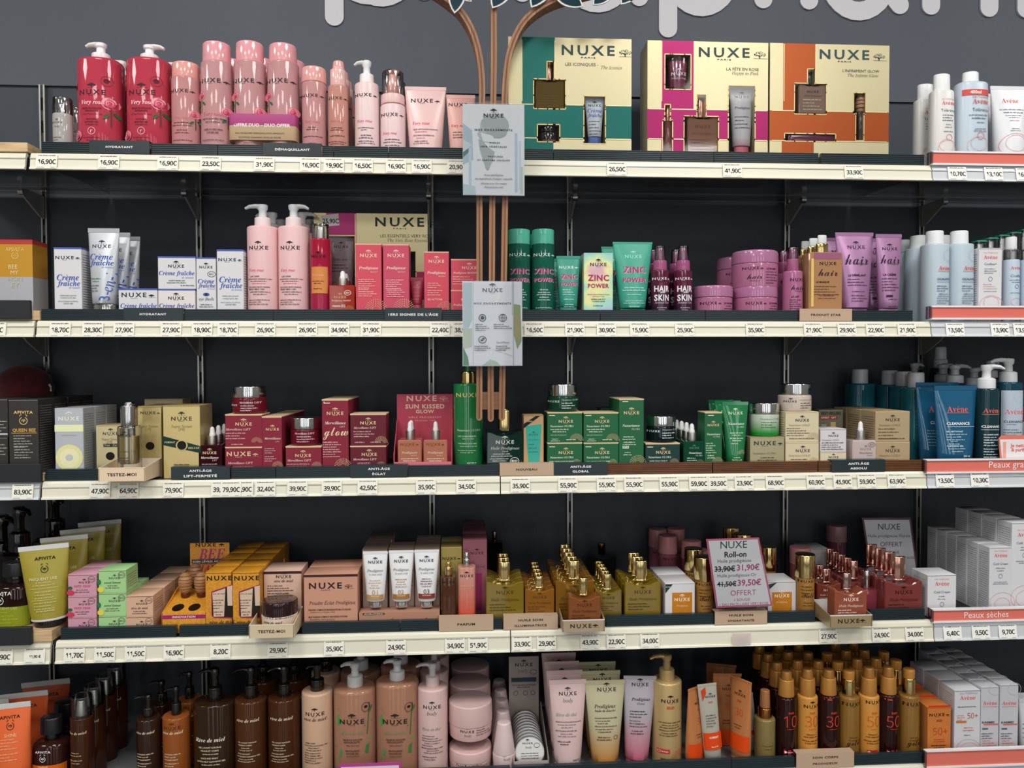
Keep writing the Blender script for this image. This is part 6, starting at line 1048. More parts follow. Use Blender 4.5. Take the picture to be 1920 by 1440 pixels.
prod('conditioner_tube', 'tube', 4, 92, 86, 'mustard yellow conditioner tube with white seam', [('tube', 1158, 1023, 62, 86, M('a49410', 'plast'), {'crimp': 9, 'cm': M('d6d6d4', 'plast'), 'bd': .7}), ('lower_rim', 1161, 1156, 62, 62, M('d6d6d4', 'plast'), {'dr': .7}), ('cap', None, 1162, 52, 54, M('2a2624', 'liq'), {'dr': .8})], P=YT_, z0=SH[4]+.0212, dr=.72, n=4, gap=.012, ry=rad(-3.5), yf=-.003, rz=rad(8))
LB_ = lambda v, nm, c, ic: [('N', 'T', 4, v+15, 20, '4a4040'), ('x', nm, 'I', 0, v+23, 30, c), ('m', 2, 4, 2, 0, v+29, 30, '6a5a5a'), ('o', 17, v+9, 13, 12, .8, '6a5a5a'), ('x', ic, 'r', 17, v+9, 9, '6a5a5a')]
names = ['bottom', 'middle', 'top']
for u, tops, w_, c, nm, tc, lab, n, extra in (
    (154.5, (1158, 1118, 1077), 54, 'd698ac', 'very rose', 'd0407a', 'pink lip balm carton', 2, lambda v: [('e', -21, v+34, 14, 10, 'd03a5a'), ('e', -22, v+25, 9, 6, '2a6a3a')]),
    (211, (1155, 1112, 1069), 52, 'a2d68c', 'sweet lemon', '3a5a4a', 'mint green lip balm carton', 2, lambda v: [('e', -21, v+36, 12, 11, 'e6d84a'), ('e', -24, v+22, 7, 10, '2a7a4a')]),
    (262, (1156, 1117), 51, 'ddaf8e', 'rêve de miel', '4a3428', 'peach lip balm carton', 4, lambda v: [])):
    vb = None
    for i, vt in enumerate(tops):
        carton(4, u, vt, w_, .052, c, f'{lab}, {names[i] if len(tops) == 3 else ["lower", "upper"][i]} of its stack', LB_(vt, nm, tc, 'BIO' if 'mint' in lab else '100%')+extra(vt)+[('S', 1, 'a8806a')], vb=vb, n=n if vt != 1069 else 1, lid='7a6a60'); vb = vt
# bee display
HB = M('dd9a30', 'honey'); r = empty('counter_display', (X_(345, 1160, YF), YF+.075, SH[4])); tag(r, 'honeycomb-print counter display with header reading BEE HAPPY', 'display stand')
k = pxm(345, 1150, YF); D = .075; L = 40*k
MB().box(-L, L, -D, D, 0, .003, HB).build('base', parent=r, smooth=False)
MB().box(-L, L, -D, -D+.0015, 0, Wp(345, 1149, YF)[2]-SH[4], HB).build('front_panel', parent=r, smooth=False)
zf = Wp(345, 1149, YF)[2]-SH[4]; yh = YF+.1; zb_ = Wp(375, 1070, YF+.15)[2]-SH[4]; zh = Wp(375, 1018, YF+.15)[2]-SH[4]
zbk = zf+.034
for s_ in (-1, 1): MB().prism([(-D, 0), (D, 0), (D, zbk+.014), (-D, zf)], s_*L-.0007, s_*L+.0007, HB, axis='x').build('side_panel', parent=r, smooth=False)
MB().add([(-L, -D, zf), (L, -D, zf), (L, D, zbk), (-L, D, zbk), (-L, -D+.001, zf-.001), (L, -D+.001, zf-.001), (L, D, zbk-.0012), (-L, D, zbk-.0012)], [(0, 1, 2, 3), (7, 6, 5, 4)], HB).build('sloping_bed', parent=r, smooth=False)
kh = pxm(376, 1040, YF+.15); MB().box(-36*kh, 36*kh, D-.0015, D, 0, zh, HB).build('header_card', parent=r, smooth=False)
g = MB()
def hp(tx, stl, du, v, wp, c, ks=1.0):
    G = tm(tx, stl); g.add([((du)*kh+a*wp*kh, D-.0019-.0001*(tx != '#'), Wp(376, v, YF+.148)[2]-SH[4]+b*wp*kh*ks) for a, b in G[0]], G[1], M(c, 'print'))
hp('NUXE', 'w', -7, 1022, 37, '2f241a'); v_, f_ = emblem(.012); g.add([(22*kh+a, D-.002, Wp(376, 1025, YF+.148)[2]-SH[4]+b) for a, b in v_], f_, M('2f241a', 'print'))
hp('BEE', 'I', 4, 1039, 48, 'b83a78', 1.2)
v_, f_ = rect(66*kh, 7*kh); g.add([(a, D-.0024, Wp(376, 1052.5, YF+.148)[2]-SH[4]+b) for a, b in v_], f_, M('2a3a44', 'print'))
G = tm('SOIN LÈVRES AU MIEL', 'W'); g.add([(a*62*kh, D-.0027, Wp(376, 1052.5, YF+.148)[2]-SH[4]+b*62*kh) for a, b in G[0]], G[1], M('f0ece0', 'print'))
hp('HONEY LIP CARE', 'W', 0, 1057.5, 36, '3a4a54'); hp('HAPPY', 'I', 4, 1066, 58, 'c02a60', 1.1)
v_, f_ = rect(2*L, .007); zi = Wp(345, 1156.5, YF)[2]-SH[4]; g.add([(a, -D-.0003, zi+b) for a, b in v_], f_, M('a8206a', 'print'))
G = tm('INNOVATION', 'W'); g.add([(a*42*k, -D-.0006, zi+b*42*k) for a, b in G[0]], G[1], M('f6e0e8', 'print'))
def onbed(x, t):  # point on sloping bed, t 0..1
    return (x, -D+2*D*t, zf+(zbk-zf)*t)
sl = (zbk-zf)/(2*D)
for x, t in ((-.017, .12), (.013, .12)):
    v_, f_ = ell(.021, .026, 18); g.add([(x+a, -D+2*D*t+b, zf+sl*(2*D*t+b)+.0005) for a, b in v_], f_, M('1c120c', 'print'))
g.build('printed_art', parent=r, smooth=False)
DW = M('a87850', 'wood')
for i, (x, t, lab) in enumerate(((-.017, .38, 'front left'), (.013, .38, 'front right'), (-.010, .62, 'rear'))):
    p = onbed(x, t); q = prod('honey_dipper_balm', 'dipper', 4, 345, 26, f'turned wooden honey-dipper lip balm in the bee display, {lab} one', [('amber_pot', None, 1140, 17, 17, M('6a3008', 'liq'))]+[('dipper_ring', 1140-6.4*j, 1134-6.4*j, (17, 22, 25, 26, 25, 21)[j], (22, 25, 26, 25, 21, 12)[j], DW, {'rt': .0013, 'rb': .0013}) for j in range(6)], z0=Wp(345, 1152, YF)[2])
    q.location = (r.location[0]+p[0], r.location[1]+p[1], SH[4]+p[2]+.001)
# hand cream cartons with window, two files
HC = [('x', 'NUXE', 'w', 2, 1084, 46, '1f1712'), ('x', 'rêve de miel', 'I', 6, 1166, 46, '2f2018')]
for u, lab, w_ in ((409.5, 'left honeycomb carton with hand cream window', 49), (461, 'right honeycomb carton with hand cream window', 50)):
    P_ = HC+[('p', [(-13, 1109), (26, 1096), (26, 1160), (-9, 1158), (-13, 1154)], 'a8205a'), ('p', [(-11.5, 1110), (26, 1098), (26, 1158), (-9, 1156), (-11.5, 1152)], '241a14'), ('p', [(-11, 1111), (13, 1103), (10, 1156), (-9, 1156)], 'd8bca6'), ('p', [(16, 1100), (26, 1098), (26, 1136), (17, 1136)], 'd8bca6'), ('x', 'rêve de miel', 'I', 1, 1113, 22, '4a3428'), ('m', 4, 5, 2, 0, 1125, 20, '5a4a40'), ('m', 2, 5, 2, 0, 1147, 18, '5a4a40')]
    carton(4, u, 1073, w_, .048, 'd89428', lab, P_, kind='honey', n=5, gap=.002, lid='6a4a20')
PC = 'dcb49c'
carton(4, 530, 1070, 71, .065, PC, 'pale peach cream carton with dark band, behind the tester jar', [('q', 0, 1074, 71, 4, '3a2026'), ('N', 'T', 2, 1081, 28, '3a2a28'), ('x', 'rêve de miel', 'I', 2, 1089, 35, '3a2a28'), ('m', 3, 4.5, 2.2, -4, 1098, 48, '5a4038'), ('m', 3, 4.5, 2.2, -6, 1112, 44, '5a4038')], n=1, lid='3a2026', yf=.045)
zt, yt = tray(4, 468, 551, 1171, [('TESTEZ-MOI', 51)], 'beige tester tray reading TESTEZ-MOI on the fourth shelf', M('d9c3a0', 'card'), M('e3d6c4', 'card'), dpt=.078)
prod('cream_jar', 'jar', 4, 525, 66, 'cream jar with dark brown lid in the beige tester tray', [('body', None, 1148, 64, 66, M('dfc6ae', 'plast'), {'rt': .002, 'rb': .003}), ('lid', 1148, 1123, 65, 65, M('2c1418', 'gloss'), {'rt': .002})], P=[('N', 'T', -15, 1159, 21, INK), ('m', 2, 4, 2, 14, 1156, 34, '4a3a34'), ('x', 'rêve de miel', 'I', -6, 1168, 36, '4a3a34')], yf=yt+.006, z0=zt)
PE = 'cf9478'
carton(4, 620, 1076, 101, .052, PE, 'large square peach-tan powder carton', [('q', 0, 1079.5, 101, 4, '3a2226'), ('N', 'F', 0, 1098, 80, '2a1c1e'), ('x', 'Poudre Éclat Prodigieux', 'i', 3, 1130, 86, '4a2c24', 1.1), ('x', 'POUDRE COMPACTE BRONZANTE MULTI-USAGES', 'b', -2, 1143, 78, '5a382c', 1.2), ('x', 'Sublimatrice et longue tenue', 'i', -15, 1147.5, 46, '6a4436'), ('x', 'MULTI-USAGE COMPACT BRONZING POWDER', 'b', -5, 1156, 72, '5a382c', 1.2), ('x', 'Beautifying and long-lasting', 'i', -16, 1161, 46, '6a4436')], n=2, gap=.004, lid='3a2226')
# tinted cream display with three tubes and cartons behind
r = empty('counter_display', (X_(749, 1150, YF), YF+.06, SH[4])); tag(r, 'rosy marble-print counter display holding three tinted cream tubes', 'display stand')
k = pxm(749, 1155, YF); L = 75*k; CM_ = M('b98268', 'card'); zf = Wp(749, 1148, YF)[2]-SH[4]; zt = Wp(749, 1131, YF+.035)[2]-SH[4]
MB().box(-L, L, -.06, .03, 0, .002, CM_).build('base', parent=r, smooth=False)
MB().box(-L, L, -.06, -.0585, 0, zf, CM_).build('front_panel', parent=r, smooth=False)
MB().add([(-L, -.06, zf), (L, -.06, zf), (L, -.0315, zf+.0008), (-L, -.0315, zf+.0008)], [(0, 1, 2, 3)], M('c08a70', 'card')).build('top_ledge', parent=r, smooth=False)
g = MB(); G = tm('NUXE LABORATOIRE N°1 DES SOINS D\'ORIGINE', 'W'); g.add([(a*124*k, -.0604, zf*.42+b*124*k) for a, b in G[0]], G[1], M('eadcd4', 'print'))
G = tm('NOUVELLE FORMULE', 'b'); v_, f_ = rect(40*k, .004); g.add([(-48*k+a, -.0603, zf-.0022+b) for a, b in v_], f_, M('1c1614', 'print')); g.add([(-48*k+a*36*k, -.0606, zf-.0022+b*36*k) for a, b in G[0]], G[1], M('d8c8b8', 'print'))
for a_, b_, c_ in ((-.02, .02, '8a5a48'), (.03, .012, 'd8a88c'), (.045, .016, '4a3430'), (-.055, .014, 'd8a88c')):
    v_, f_ = rect(b_, .0012, 0, 0); g.add([(a_+p*math.cos(.5)-q*.5, -.0602, zf*.5+p*.6+q) for p, q in v_], f_, M(c_, 'print'))
g.build('printed_art', parent=r, smooth=False)
TC = [('01', 'c09868', 'b8905c', 704), ('02', 'b07c40', 'a8743c', 752.5), ('03', '6a241c', '8a3a2c', 800)]
for i, (nm, c1, c2, u) in enumerate(TC):
    vt = (1034, 1032, 1031)[i]
    prod('tinted_tube', 'tube', 4, u, 46, f'white tinted cream tube with {["beige", "tan", "brick red"][i]} shade band in the rosy display', [('tube', 1127, vt, 33, 46, M('e6e6e8', 'plast'), {'crimp': 5, 'bd': .8}), ('cap', None, 1127, 24, 25, CHROME, {'rt': .001})],
         P=[('N', 'T', 0, vt+22, 26, INK), ('x', 'Prodigieux', 'i', 0, vt+38, 30, '3a3a40'), ('x', 'le teint éclat', 'i', 1, vt+44, 24, '5a5a60'), ('m', 2, 4.4, 2, 0, vt+55, 24, c1), ('m', 2, 4.4, 2, 0, vt+64, 24, c1), ('x', nm, 'i', 0, 1111-i, 11, c1), ('q', 0, 1120-i*1.0, 31, 9, c2), ('x', 'TEINTE CLAIRE' if i == 0 else ('TEINTE MEDIUM' if i == 1 else 'TEINTE FONCÉE'), 'b', 0, 1118-i, 16, 'eadcd0')], yf=YF+.003, z0=Wp(u, 1139, YF+.012)[2])
    cu = (703, 753, 801)[i]
    carton(4, cu, 1030-i*1.5, 47, .027, 'bfa090', f'rosy carton with dark top behind the {["beige", "tan", "brick red"][i]}-banded tube', [('m', 2, 8, 2.2, 17, 1090, 10, '6a4a40')], n=(6, 2, 4)[i], yf=.054, top=('6b5a52', .0016), gap=.0012, jx=.001, lid='4a3c36')
carton(4, 846.5, 1025, 40, .045, 'b09c58', 'olive-gold perfume carton behind the brown perfume bottle', [('N', 'R', 0, 1047, 34, '2a2414')], kind='foil', yf=.06, n=2, lid='c8b070')
prod('perfume_bottle', 'bottle', 4, 841, 30, 'small brown perfume bottle with gold spray neck', [('body', None, 1079, 29, 29, M('5a3420', 'liq'), {'p': 4, 'rt': .0015}), ('collar', 1079, 1062, 15, 15, GOLD), ('button', 1062, 1053, 10, 10, GOLD)], P=[('N', '', 0, 1092, 22, '1c1008')], dr=1)
carton(4, 890.5, 1010, 46, .045, '9a5c68', 'dusky pink metallic perfume carton behind the orange perfume bottle', [('N', 'T', 4, 1037, 24, '3a1c28'), ('x', 'Floral', 'i', 10, 1062, 18, '5a2c38'), ('q', 3, 1110, 20, 70, 'a02c5c', 'foil')], kind='foil', yf=.058, n=4, lid='6a3c48', gap=.001)
prod('perfume_bottle', 'bottle', 4, 875, 34, 'pink to orange perfume bottle with silver spray neck', [('body', None, 1061, 33, 33, G2('e83a12', 'e0a090', .01, .09, 'liq'), {'p': 4, 'rt': .0015}), ('collar', 1061, 1046, 14, 14, CHROME), ('button', 1046, 1035, 11, 10, CHROME)], P=[('N', 'T', 0, 1080, 24, '3a1418'), ('x', 'Prodigieux floral', 'i', 0, 1099, 26, 'f0b8a0')], dr=1)
OLI = [('N', 'T', 0, 1112, 33, '4a3c10'), ('x', 'Huile Prodigieuse', 'i', 0, 1126, 53, '6a5414')]
def oil(u, w_, vt, vc, wc, lab, c, n=1, P=None, sh=4, cap=GOLD, ink_='4a3a12', yf=YF, z0=None, dr=.42, gap=.003, dx=0.0, jx=.0):
    P = P or [('N', 'T', 0, vt+(.34*w_), w_*.46, ink_), ('x', 'Huile Prodigieuse', 'i', 0, vt+(.54*w_), w_*.76, ink_), ('m', 3, w_*.075, w_*.035, -w_*.06, vt+(.66*w_), w_*.7, ink_)]
    return prod('oil_bottle', 'bottle', sh, u, w_, lab, [('oil', None, vt, w_, M(c, 'oil')), ('neck_ring', vt+2, vt-1.5, wc*1.08, wc*1.08, cap), ('cap', vt-1, vc, wc, wc, cap, {'rt': .0018})], P=P, yf=yf, dr=dr, n=n, gap=gap, z0=z0, dx=dx, jx=jx)
oil(946, 70, 1087, 1053, 21, 'large frosted yellow oil flacon beside the PARFUM plate', 'a88c28', n=3, gap=.003)
oil(1011, 55, 1101, 1080, 15, 'small orange-gold oil flacon above the ILLUMINATRICE plate', 'b87628', n=5, gap=.003)
oil(1076, 72, 1084, 1051, 21, 'large orange-gold oil flacon partly hidden by the tester', 'a8741c', n=5, gap=.003)
oil(1139, 50, 1104, 1076, 15, 'small yellow oil flacon right of the tester tray', 'a08224', n=5, gap=.003)
oil(1202, 68, 1087, 1051, 22, 'large clear yellow oil flacon left of the white candle cartons', 'a88a14', n=3, gap=.003)
zt, yt = tray(4, 1055, 1133, 1162, [], 'gold metal tester tray with a tree logo at centre', M('c0a688', 'pearl'), M('dcd8d6', 'card'), logo=True, ink_='3a2c1c', dpt=.07, hgt=.022)
oil(1094, 60, 1114, 1083, 16, 'orange-gold oil tester standing in the gold tray', 'b0693a', yf=yt+.01, z0=zt, n=1, ink_='4a2410', dr=.5)
prod('oil_bottle', 'bottle', 4, 1128, 56, 'dark almost black flacon at the back behind the yellow ones', [('oil', None, 1040, 50, M('1c211c', 'liq')), ('cap', 1040, 1018, 13, 13, M('6a4a20', 'metal'))], yf=.262, dr=.5)
prod('oil_bottle', 'bottle', 4, 927, 30, 'dark little spray bottle at the back above the large frosted flacon', [('oil', None, 1015, 30, M('1c1614', 'liq'), {'sq': 1}), ('cap', 1015, 996, 9, 9, M('8a6a5a', 'metal'))], yf=.262, dr=.7)
WPR = [('q', 4, 1132, 38, 42, 'c47c1c'), ('N', 'T', 4, 1124, 29, 'f3ead8'), ('x', 'Prodigieux', 'i', 4, 1136, 22, 'ecd8b8'), ('p', [(-28, 1095), (-14, 1095), (-28, 1112)], '1c3a38'), ('x', 'BOUGIE', 'b', -23, 1100, 8, 'd8e0d8')]
carton(4, 1275, 1093, 56, .06, 'dcd8da', 'white candle carton with orange square, left of the roll-on bottle', WPR, n=2, gap=.004, lid='b8b4b4', z0=None)
carton(4, 1466, 1090, 53, .06, 'd4d0d2', 'white candle carton with orange square, right of the tilted sign', [('q', 0, 1129, 38, 38, 'c47c1c'), ('N', 'T', 0, 1117, 28, 'f3ead8'), ('x', 'Prodigieux', 'i', 0, 1129, 22, 'ecd8b8'), ('p', [(-26, 1095), (-10, 1092), (-26, 1106)], '1c3a38')], n=1, yf=.035)
def roll(u, vt, vc, lab, n, yf=YF, w_=36, dx=0.0):
    prod('roll_on_bottle', 'bottle', 4, u, w_, lab, [('body', None, vt, w_-2, w_-2, M('b8802c', 'liq')), ('cap', vt, vc, w_, w_, GOLD, {'rt': .0015})], P=[('N', 'R', 0, vt+10, w_-3, '2c1c0c'), ('m', 3, 6, 2.4, 0, vt+20, w_*.7, '5a3c14'), ('x', 'Roll', 'c', 0, vt+36, w_*.66, '2c1c0c', 1.3), ('m', 2, 5, 2, 0, vt+50, w_*.6, '5a3c14')], n=n, gap=.03, yf=yf, dx=dx)
roll(1319.5, 1087, 1043, 'amber roll-on bottle with gold cap left of the tilted sign', 2)
roll(1509, 1081, 1038, 'amber roll-on bottle with gold cap left of the rose oil tester', 1)
roll(1440, 1068, 1024, 'amber roll-on bottle with gold cap right behind the tilted sign', 1, yf=.11, w_=30)
roll(1392, 1040, 1000, 'gold-capped roll-on bottle peeking over the tilted sign', 2, yf=.15, w_=34)
for i, (u, vt, yf_, w_) in enumerate(((1233, 991, .262, 34), (1267, 990, .262, 34), (1252, 1003, .205, 36), (1296, 1013, .18, 37), (1310, 1030, .115, 38))):
    prod('micellar_bottle', 'bottle', 4, u, w_, 'dusty pink capped bottle behind the white candle cartons, '+['rear left', 'rear right', 'middle', 'right', 'front right'][i], [('body', None, vt+33, w_-2, w_-2, M('a85a68', 'liq')), ('cap', vt+33, vt, w_, w_-1, M('c47c80', 'plast'), {'rt': .002})], P=[('N', '', 0, vt+46, 24, '3a1c24')], yf=yf_, vp=1040, grp='pink bottles behind the white candle cartons')
def osign(cs, lines, label, yf_, mcol, back=-.008):
    p = [Wp(u, v, yf_) for u, v in cs]   # tl tr br bl
    o = p[3]; r = empty('offer_sign', tuple(o))
    loc = [(q[0]-o[0], q[2]-o[2]) for q in p]; poly = [loc[3], loc[2], loc[1], loc[0]]
    MB().prism(poly, 0, .0012, M(mcol, 'card')).build('frame', parent=r, smooth=False)
    c = np.mean(np.array(poly), 0); inn = [tuple(c+(np.array(q)-c)*np.array([.93, .95])) for q in poly]
    MB().prism(inn, -.0004, 0, M('dddde2', 'card')).build('sheet', parent=r, smooth=False)
    MB().prism([tuple(c+(np.array(q)-c)*1.02) for q in poly], -.0026, -.0016, FILM).build('acrylic_cover', parent=r, smooth=False)
    MB().box(loc[3][0]+.006, loc[2][0]-.006, .0012, .03, min(loc[3][1], loc[2][1]), min(loc[3][1], loc[2][1])+.0015, FILM).build('foot', parent=r, smooth=False)
    TL, TR_, BR_, BL_ = [np.array(q) for q in loc]
    g = MB()
    for tx, stl, a, b, w_, col in lines:        # a across 0..1, b down 0..1, width fraction
        G = tm(tx, stl) if tx != '-' else (np.array([(-.5, -.02), (.5, -.02), (.5, .02), (-.5, .02)]), [(0, 1, 2, 3)], 0)
        Lf = TL+(BL_-TL)*b; Rg = TR_+(BR_-TR_)*b; ac = Rg-Lf; ln = np.linalg.norm(ac); ex = ac/ln; ey = np.array([-ex[1], ex[0]]); ce = Lf+ac*a
        g.add([(ce[0]+ex[0]*x*w_*ln+ey[0]*y*w_*ln, -.0007, ce[1]+ex[1]*x*w_*ln+ey[1]*y*w_*ln) for x, y in G[0]], G[1], M(col, 'print'))
    g.build('lettering', parent=r, smooth=False)
    return tag(r, label, 'sign')
PU1, TL1 = 'b03a7e', '1f4a46'
osign([(1324, 1011), (1423, 1008), (1449, 1136), (1343, 1140)], [('NUXE', 'r', .5, .09, .5, TL1), ('Roll-on', 'b', .5, .23, .41, '23303a'), ('Huile prodigieuse', 'r', .46, .33, .62, '4a4f55'), ('33,90€', 'b', .26, .44, .38, '2a3038'), ('-', 'r', .26, .44, .36, '2a3038'), ('31,90€', 'b', .69, .43, .42, PU1), ('Huile prodigieuse Or', 'r', .46, .54, .71, '4a4f55'), ('41,50€', 'b', .25, .66, .35, '2a3038'), ('-', 'r', .25, .66, .33, '2a3038'), ('39,50€', 'b', .66, .65, .43, PU1), ('OFFERT', 'r', .52, .79, .46, PU1), ('1 BOUGIE', 'r', .48, .89, .28, PU1), ('1 EAU MICELLAIRE VERY ROSE', 'r', .5, .955, .86, PU1)], 'tilted white offer sign with pink frame, OFFERT prices for roll-on', -.006, 'c0567a')
osign([(1616, 971), (1707, 971), (1728, 1120), (1640, 1120)], [('NUXE', 'r', .53, .11, .46, TL1), ('Huile prodigieuse Florale', 'r', .5, .23, .88, '4a5a5c'), ('OFFERT', 'r', .52, .33, .46, '7a2c6a'), ('1 BOUGIE', 'r', .5, .43, .32, '7a3a6a'), ('1 EAU MICELLAIRE VERY ROSE', 'r', .52, .50, .9, '7a3a6a')], 'grey-white offer sign at the back behind the rose oil flacons', .225, '6a3c50')
RO = 'a8584c'
oil(1686, 72, 1086, 1043, 22, 'large rose oil flacon at the right end of the fourth shelf', 'a84f4a', n=4, cap=ROSEG, gap=.003, ink_='3a1410')
oil(1550, 46, 1091, 1066, 16, 'small rose oil flacon left of the rose tester', 'a8543f', n=2, cap=ROSEG, gap=.008, ink_='f0d0c0', yf=.05)
oil(1601, 50, 1084, 1051, 14, 'rose spray flacon in the slanting file behind the rose tester', 'a0504a', n=5, cap=ROSEG, yf=.066, gap=.003, ink_='4a1a18')
zt, yt = tray(4, 1556, 1634, 1153, [], 'gold metal tester tray with a tree logo at the right', M('b09a6c', 'pearl'), M('dcd8d6', 'card'), logo=True, ink_='2c2418', dpt=.075, hgt=.022)
oil(1588, 62, 1103, 1074, 16, 'two-tone rose oil tester standing in the gold tray', 'c06a50', yf=yt+.012, z0=zt, cap=M('c9a8a0', 'metal'), ink_='f3dcd0', dr=.5)
prod('perfume_vial', 'bottle', 4, 1624, 34, 'pink glass perfume bottle with slim silver cap beside the rose tester', [('body', None, 1103, 34, 34, M('963848', 'liq'), {'p': 4}), ('cap', 1103, 1069, 12, 12, CHROME)], yf=.04)
prod('micellar_bottle', 'bottle', 4, 1568, 36, 'brownish pink capped bottle at the rear above the rose flacons', [('body', None, 1014, 34, 34, M('6a3440', 'liq')), ('cap', 1014, 984, 36, 36, M('8f6064', 'plast'), {'rt': .002})], yf=.24, vp=1040)
prod('micellar_bottle', 'bottle', 4, 1500, 38, 'pink capped bottle behind the right amber roll-on', [('body', None, 1056, 37, 37, M('a85a62', 'liq')), ('cap', 1056, 1025, 38, 38, M('cc8484', 'plast'), {'rt': .002})], yf=.12, vp=1040)
carton(4, 1532, 1029, 44, .06, 'b4b0ae', 'white candle carton at the back behind the pink capped bottle', [('p', [(-22, 1040), (-4, 1040), (-14, 1050)], '1c2a28')], yf=.2)
CC = lambda v, w_=26: [('x', 'EAU THERMALE', 'r', 0, v, w_, 'dd9a96'), AV(0, v+8, w_*1.0), ('x', 'Cold Cream', 'r', 0, v+24, w_*1.12, '4a5564'), ('m', 2, 5, 2, 0, v+32, w_*.7, '7a8490'), ('o', 0, v+47, 8, 9, .9, '8a94a0'), ('m', 2, 3.5, 1.8, 0, v+58, w_*1.3, '7a8490')]
carton(4, 1766, 1078, 54, .055, 'd9d9dc', 'short white cold cream carton at the left end of the right-hand shelf', CC(1086, 28)+[('S', -1, 'a8adb4')], n=1)
carton(4, 1876, 1026, 42, .033, 'd6d6da', 'tall white cold cream carton right of the short one', CC(1033, 26)+[swirl(4, 1132, 30), swirl(4, 1130, 50), ('S', -1, '8a929c')], n=6, gap=.0015)
carton(4, 1921, 980, 48, .042, 'd9d9dd', 'tallest white cold cream carton at the right edge of the fourth shelf', CC(994, 28)+[swirl(4, 1122, 40), swirl(4, 1120, 60), ('S', -1, '8a929c')], n=4, gap=.003)
# ------------------------------------------------------------------ SHELF 5
OR_ = [('x', 'APIVITA', 'W', 7, 1357, 38, '2a2018'), ('b', 8, 1372, 18, '2a2018'), ('x', 'SHINE', 'r', 8, 1389, 22, 'f0c8a0'), ('m', 4, 5.5, 2.2, 4, 1396, 44, 'f0b890'), ('m', 3, 5.5, 2.2, 4, 1422, 42, 'f0b890')]
for i, (u, vt, yf_, c, lab) in enumerate(((27, 1321, .0, 'f06410', 'bright orange hair tube at the bottom left corner, front one'), (-16, 1316, .055, 'a81440', 'crimson hair tube with white seam cut by the left edge'), (58, 1300, .075, 'e05a10', 'orange hair tube in the middle of the left-hand group'), (96, 1278, .21, 'd85210', 'rear orange hair tube behind the black-capped bottles'))):
    prod('hair_tube', 'tube', 5, u, 88, lab, [('tube', 1450, vt, 62, 88, M(c, 'plast'), {'crimp': 10, 'cm': M('cfcfcd', 'plast'), 'bd': .6}), ('cap', None, 1450, 54, 54, M('2a2624', 'gloss'), {'dr': .6})], P=OR_ if i == 0 else [('x', 'APIVITA', 'W', 7, vt+36, 36, '2a2018')], dr=.6, yf=yf_, ry=rad(-5), z0=SH[5]+.001, vp=1370)
SHB = lambda u, vt, yf_, lab, n=1: prod('shampoo_bottle', 'bottle', 5, u, 68, lab, [('body', None, vt+42, 66, 64, M('3a1810', 'liq'), {'p': 2.4, 'rt': .012}), ('neck', vt+42, vt+30, 26, 26, M('151012', 'gloss')), ('cap', vt+30, vt, 40, 38, M('1a1b1e', 'plast'), {'rt': .003})],
    P=[('x', 'APIVITA', 'W', -4, vt+69, 29, 'e6e6e0'), ('b', -4, vt+81, 14, 'e6e6e0'), ('q', 0, vt+118, 64, 50, 'd8650c'), ('x', 'SHINE', 'r', -3, vt+97, 18, 'f0d0a0'), ('m', 3, 6, 2.2, 0, vt+104, 40, 'f0c090')], yf=yf_, dr=.8, n=n)
SHB(98, 1342, YF+.01, 'dark brown shampoo bottle with orange label at the bottom left')
SHB(124, 1314, YF+.125, 'rear dark brown shampoo bottle behind the front one at bottom left')
AMB = '5a2a0c'
prod('fragrance_mist', 'bottle', 5, 154, 42, 'brown fragrance mist with clear round cap at the bottom left', [('body', None, 1341, 40, 40, M('4a220c', 'liq'), {'rt': .002}), ('nozzle', 1340, 1312, 22, 15, SILVER), ('cap', 1341, 1303, 36, 35, CLEAR, {'rt': .001})], P=[('x', 'rêve de miel', 'I', -2, 1376, 34, 'e8d4b8'), ('m', 2, 5, 2.2, -4, 1413, 28, 'c8a880'), ('m', 2, 5, 2.2, -4, 1427, 28, 'c8a880')], n=4, gap=.006)
def pump5(u, w_, vb_, vt, lab, c, P, wc=22, sp=-24, pc='17120f', n=1, cc=None, dr=1.0, kind='liq', gap=.01, dx=0.0, p=2, yf=YF, down=0, rt=.004):
    return prod('pump_bottle', 'bottle', 5, u, w_, lab, [('body', None, vb_, w_-1, w_-1, M(c, kind), {'rt': rt, 'p': p}), ('pump', vb_, vt, wc, sp, M(pc, 'gloss' if pc[0] == '1' else 'plast'), M(cc or pc, 'gloss' if pc[0] == '1' else 'plast'), {'down': down})], P=P, dr=dr, n=n, gap=gap, dx=dx, yf=yf)
RM = lambda v, w_, c: [('x', 'rêve de miel', 'I', 0, v, w_, c)]
BT = [('m', 3, 5, 2.2, 0, 1415, 30, 'd8c8a8'), ('m', 3, 5, 2.2, 0, 1432, 30, 'd8c8a8')]
pump5(279, 44, 1342, 1302, 'slim dark brown pump bottle left of the amber one', '3a2014', RM(1375, 33, 'e8dcc4')+BT, 20, -26, n=2, gap=.02)
pump5(331, 50, 1338, 1287, 'bright amber pump bottle at the lower left', 'a8560c', [('N', 'T', 0, 1366, 30, '5a3008')]+RM(1375, 37, 'f0e0c0')+BT, 18, -22, n=2, gap=.02)
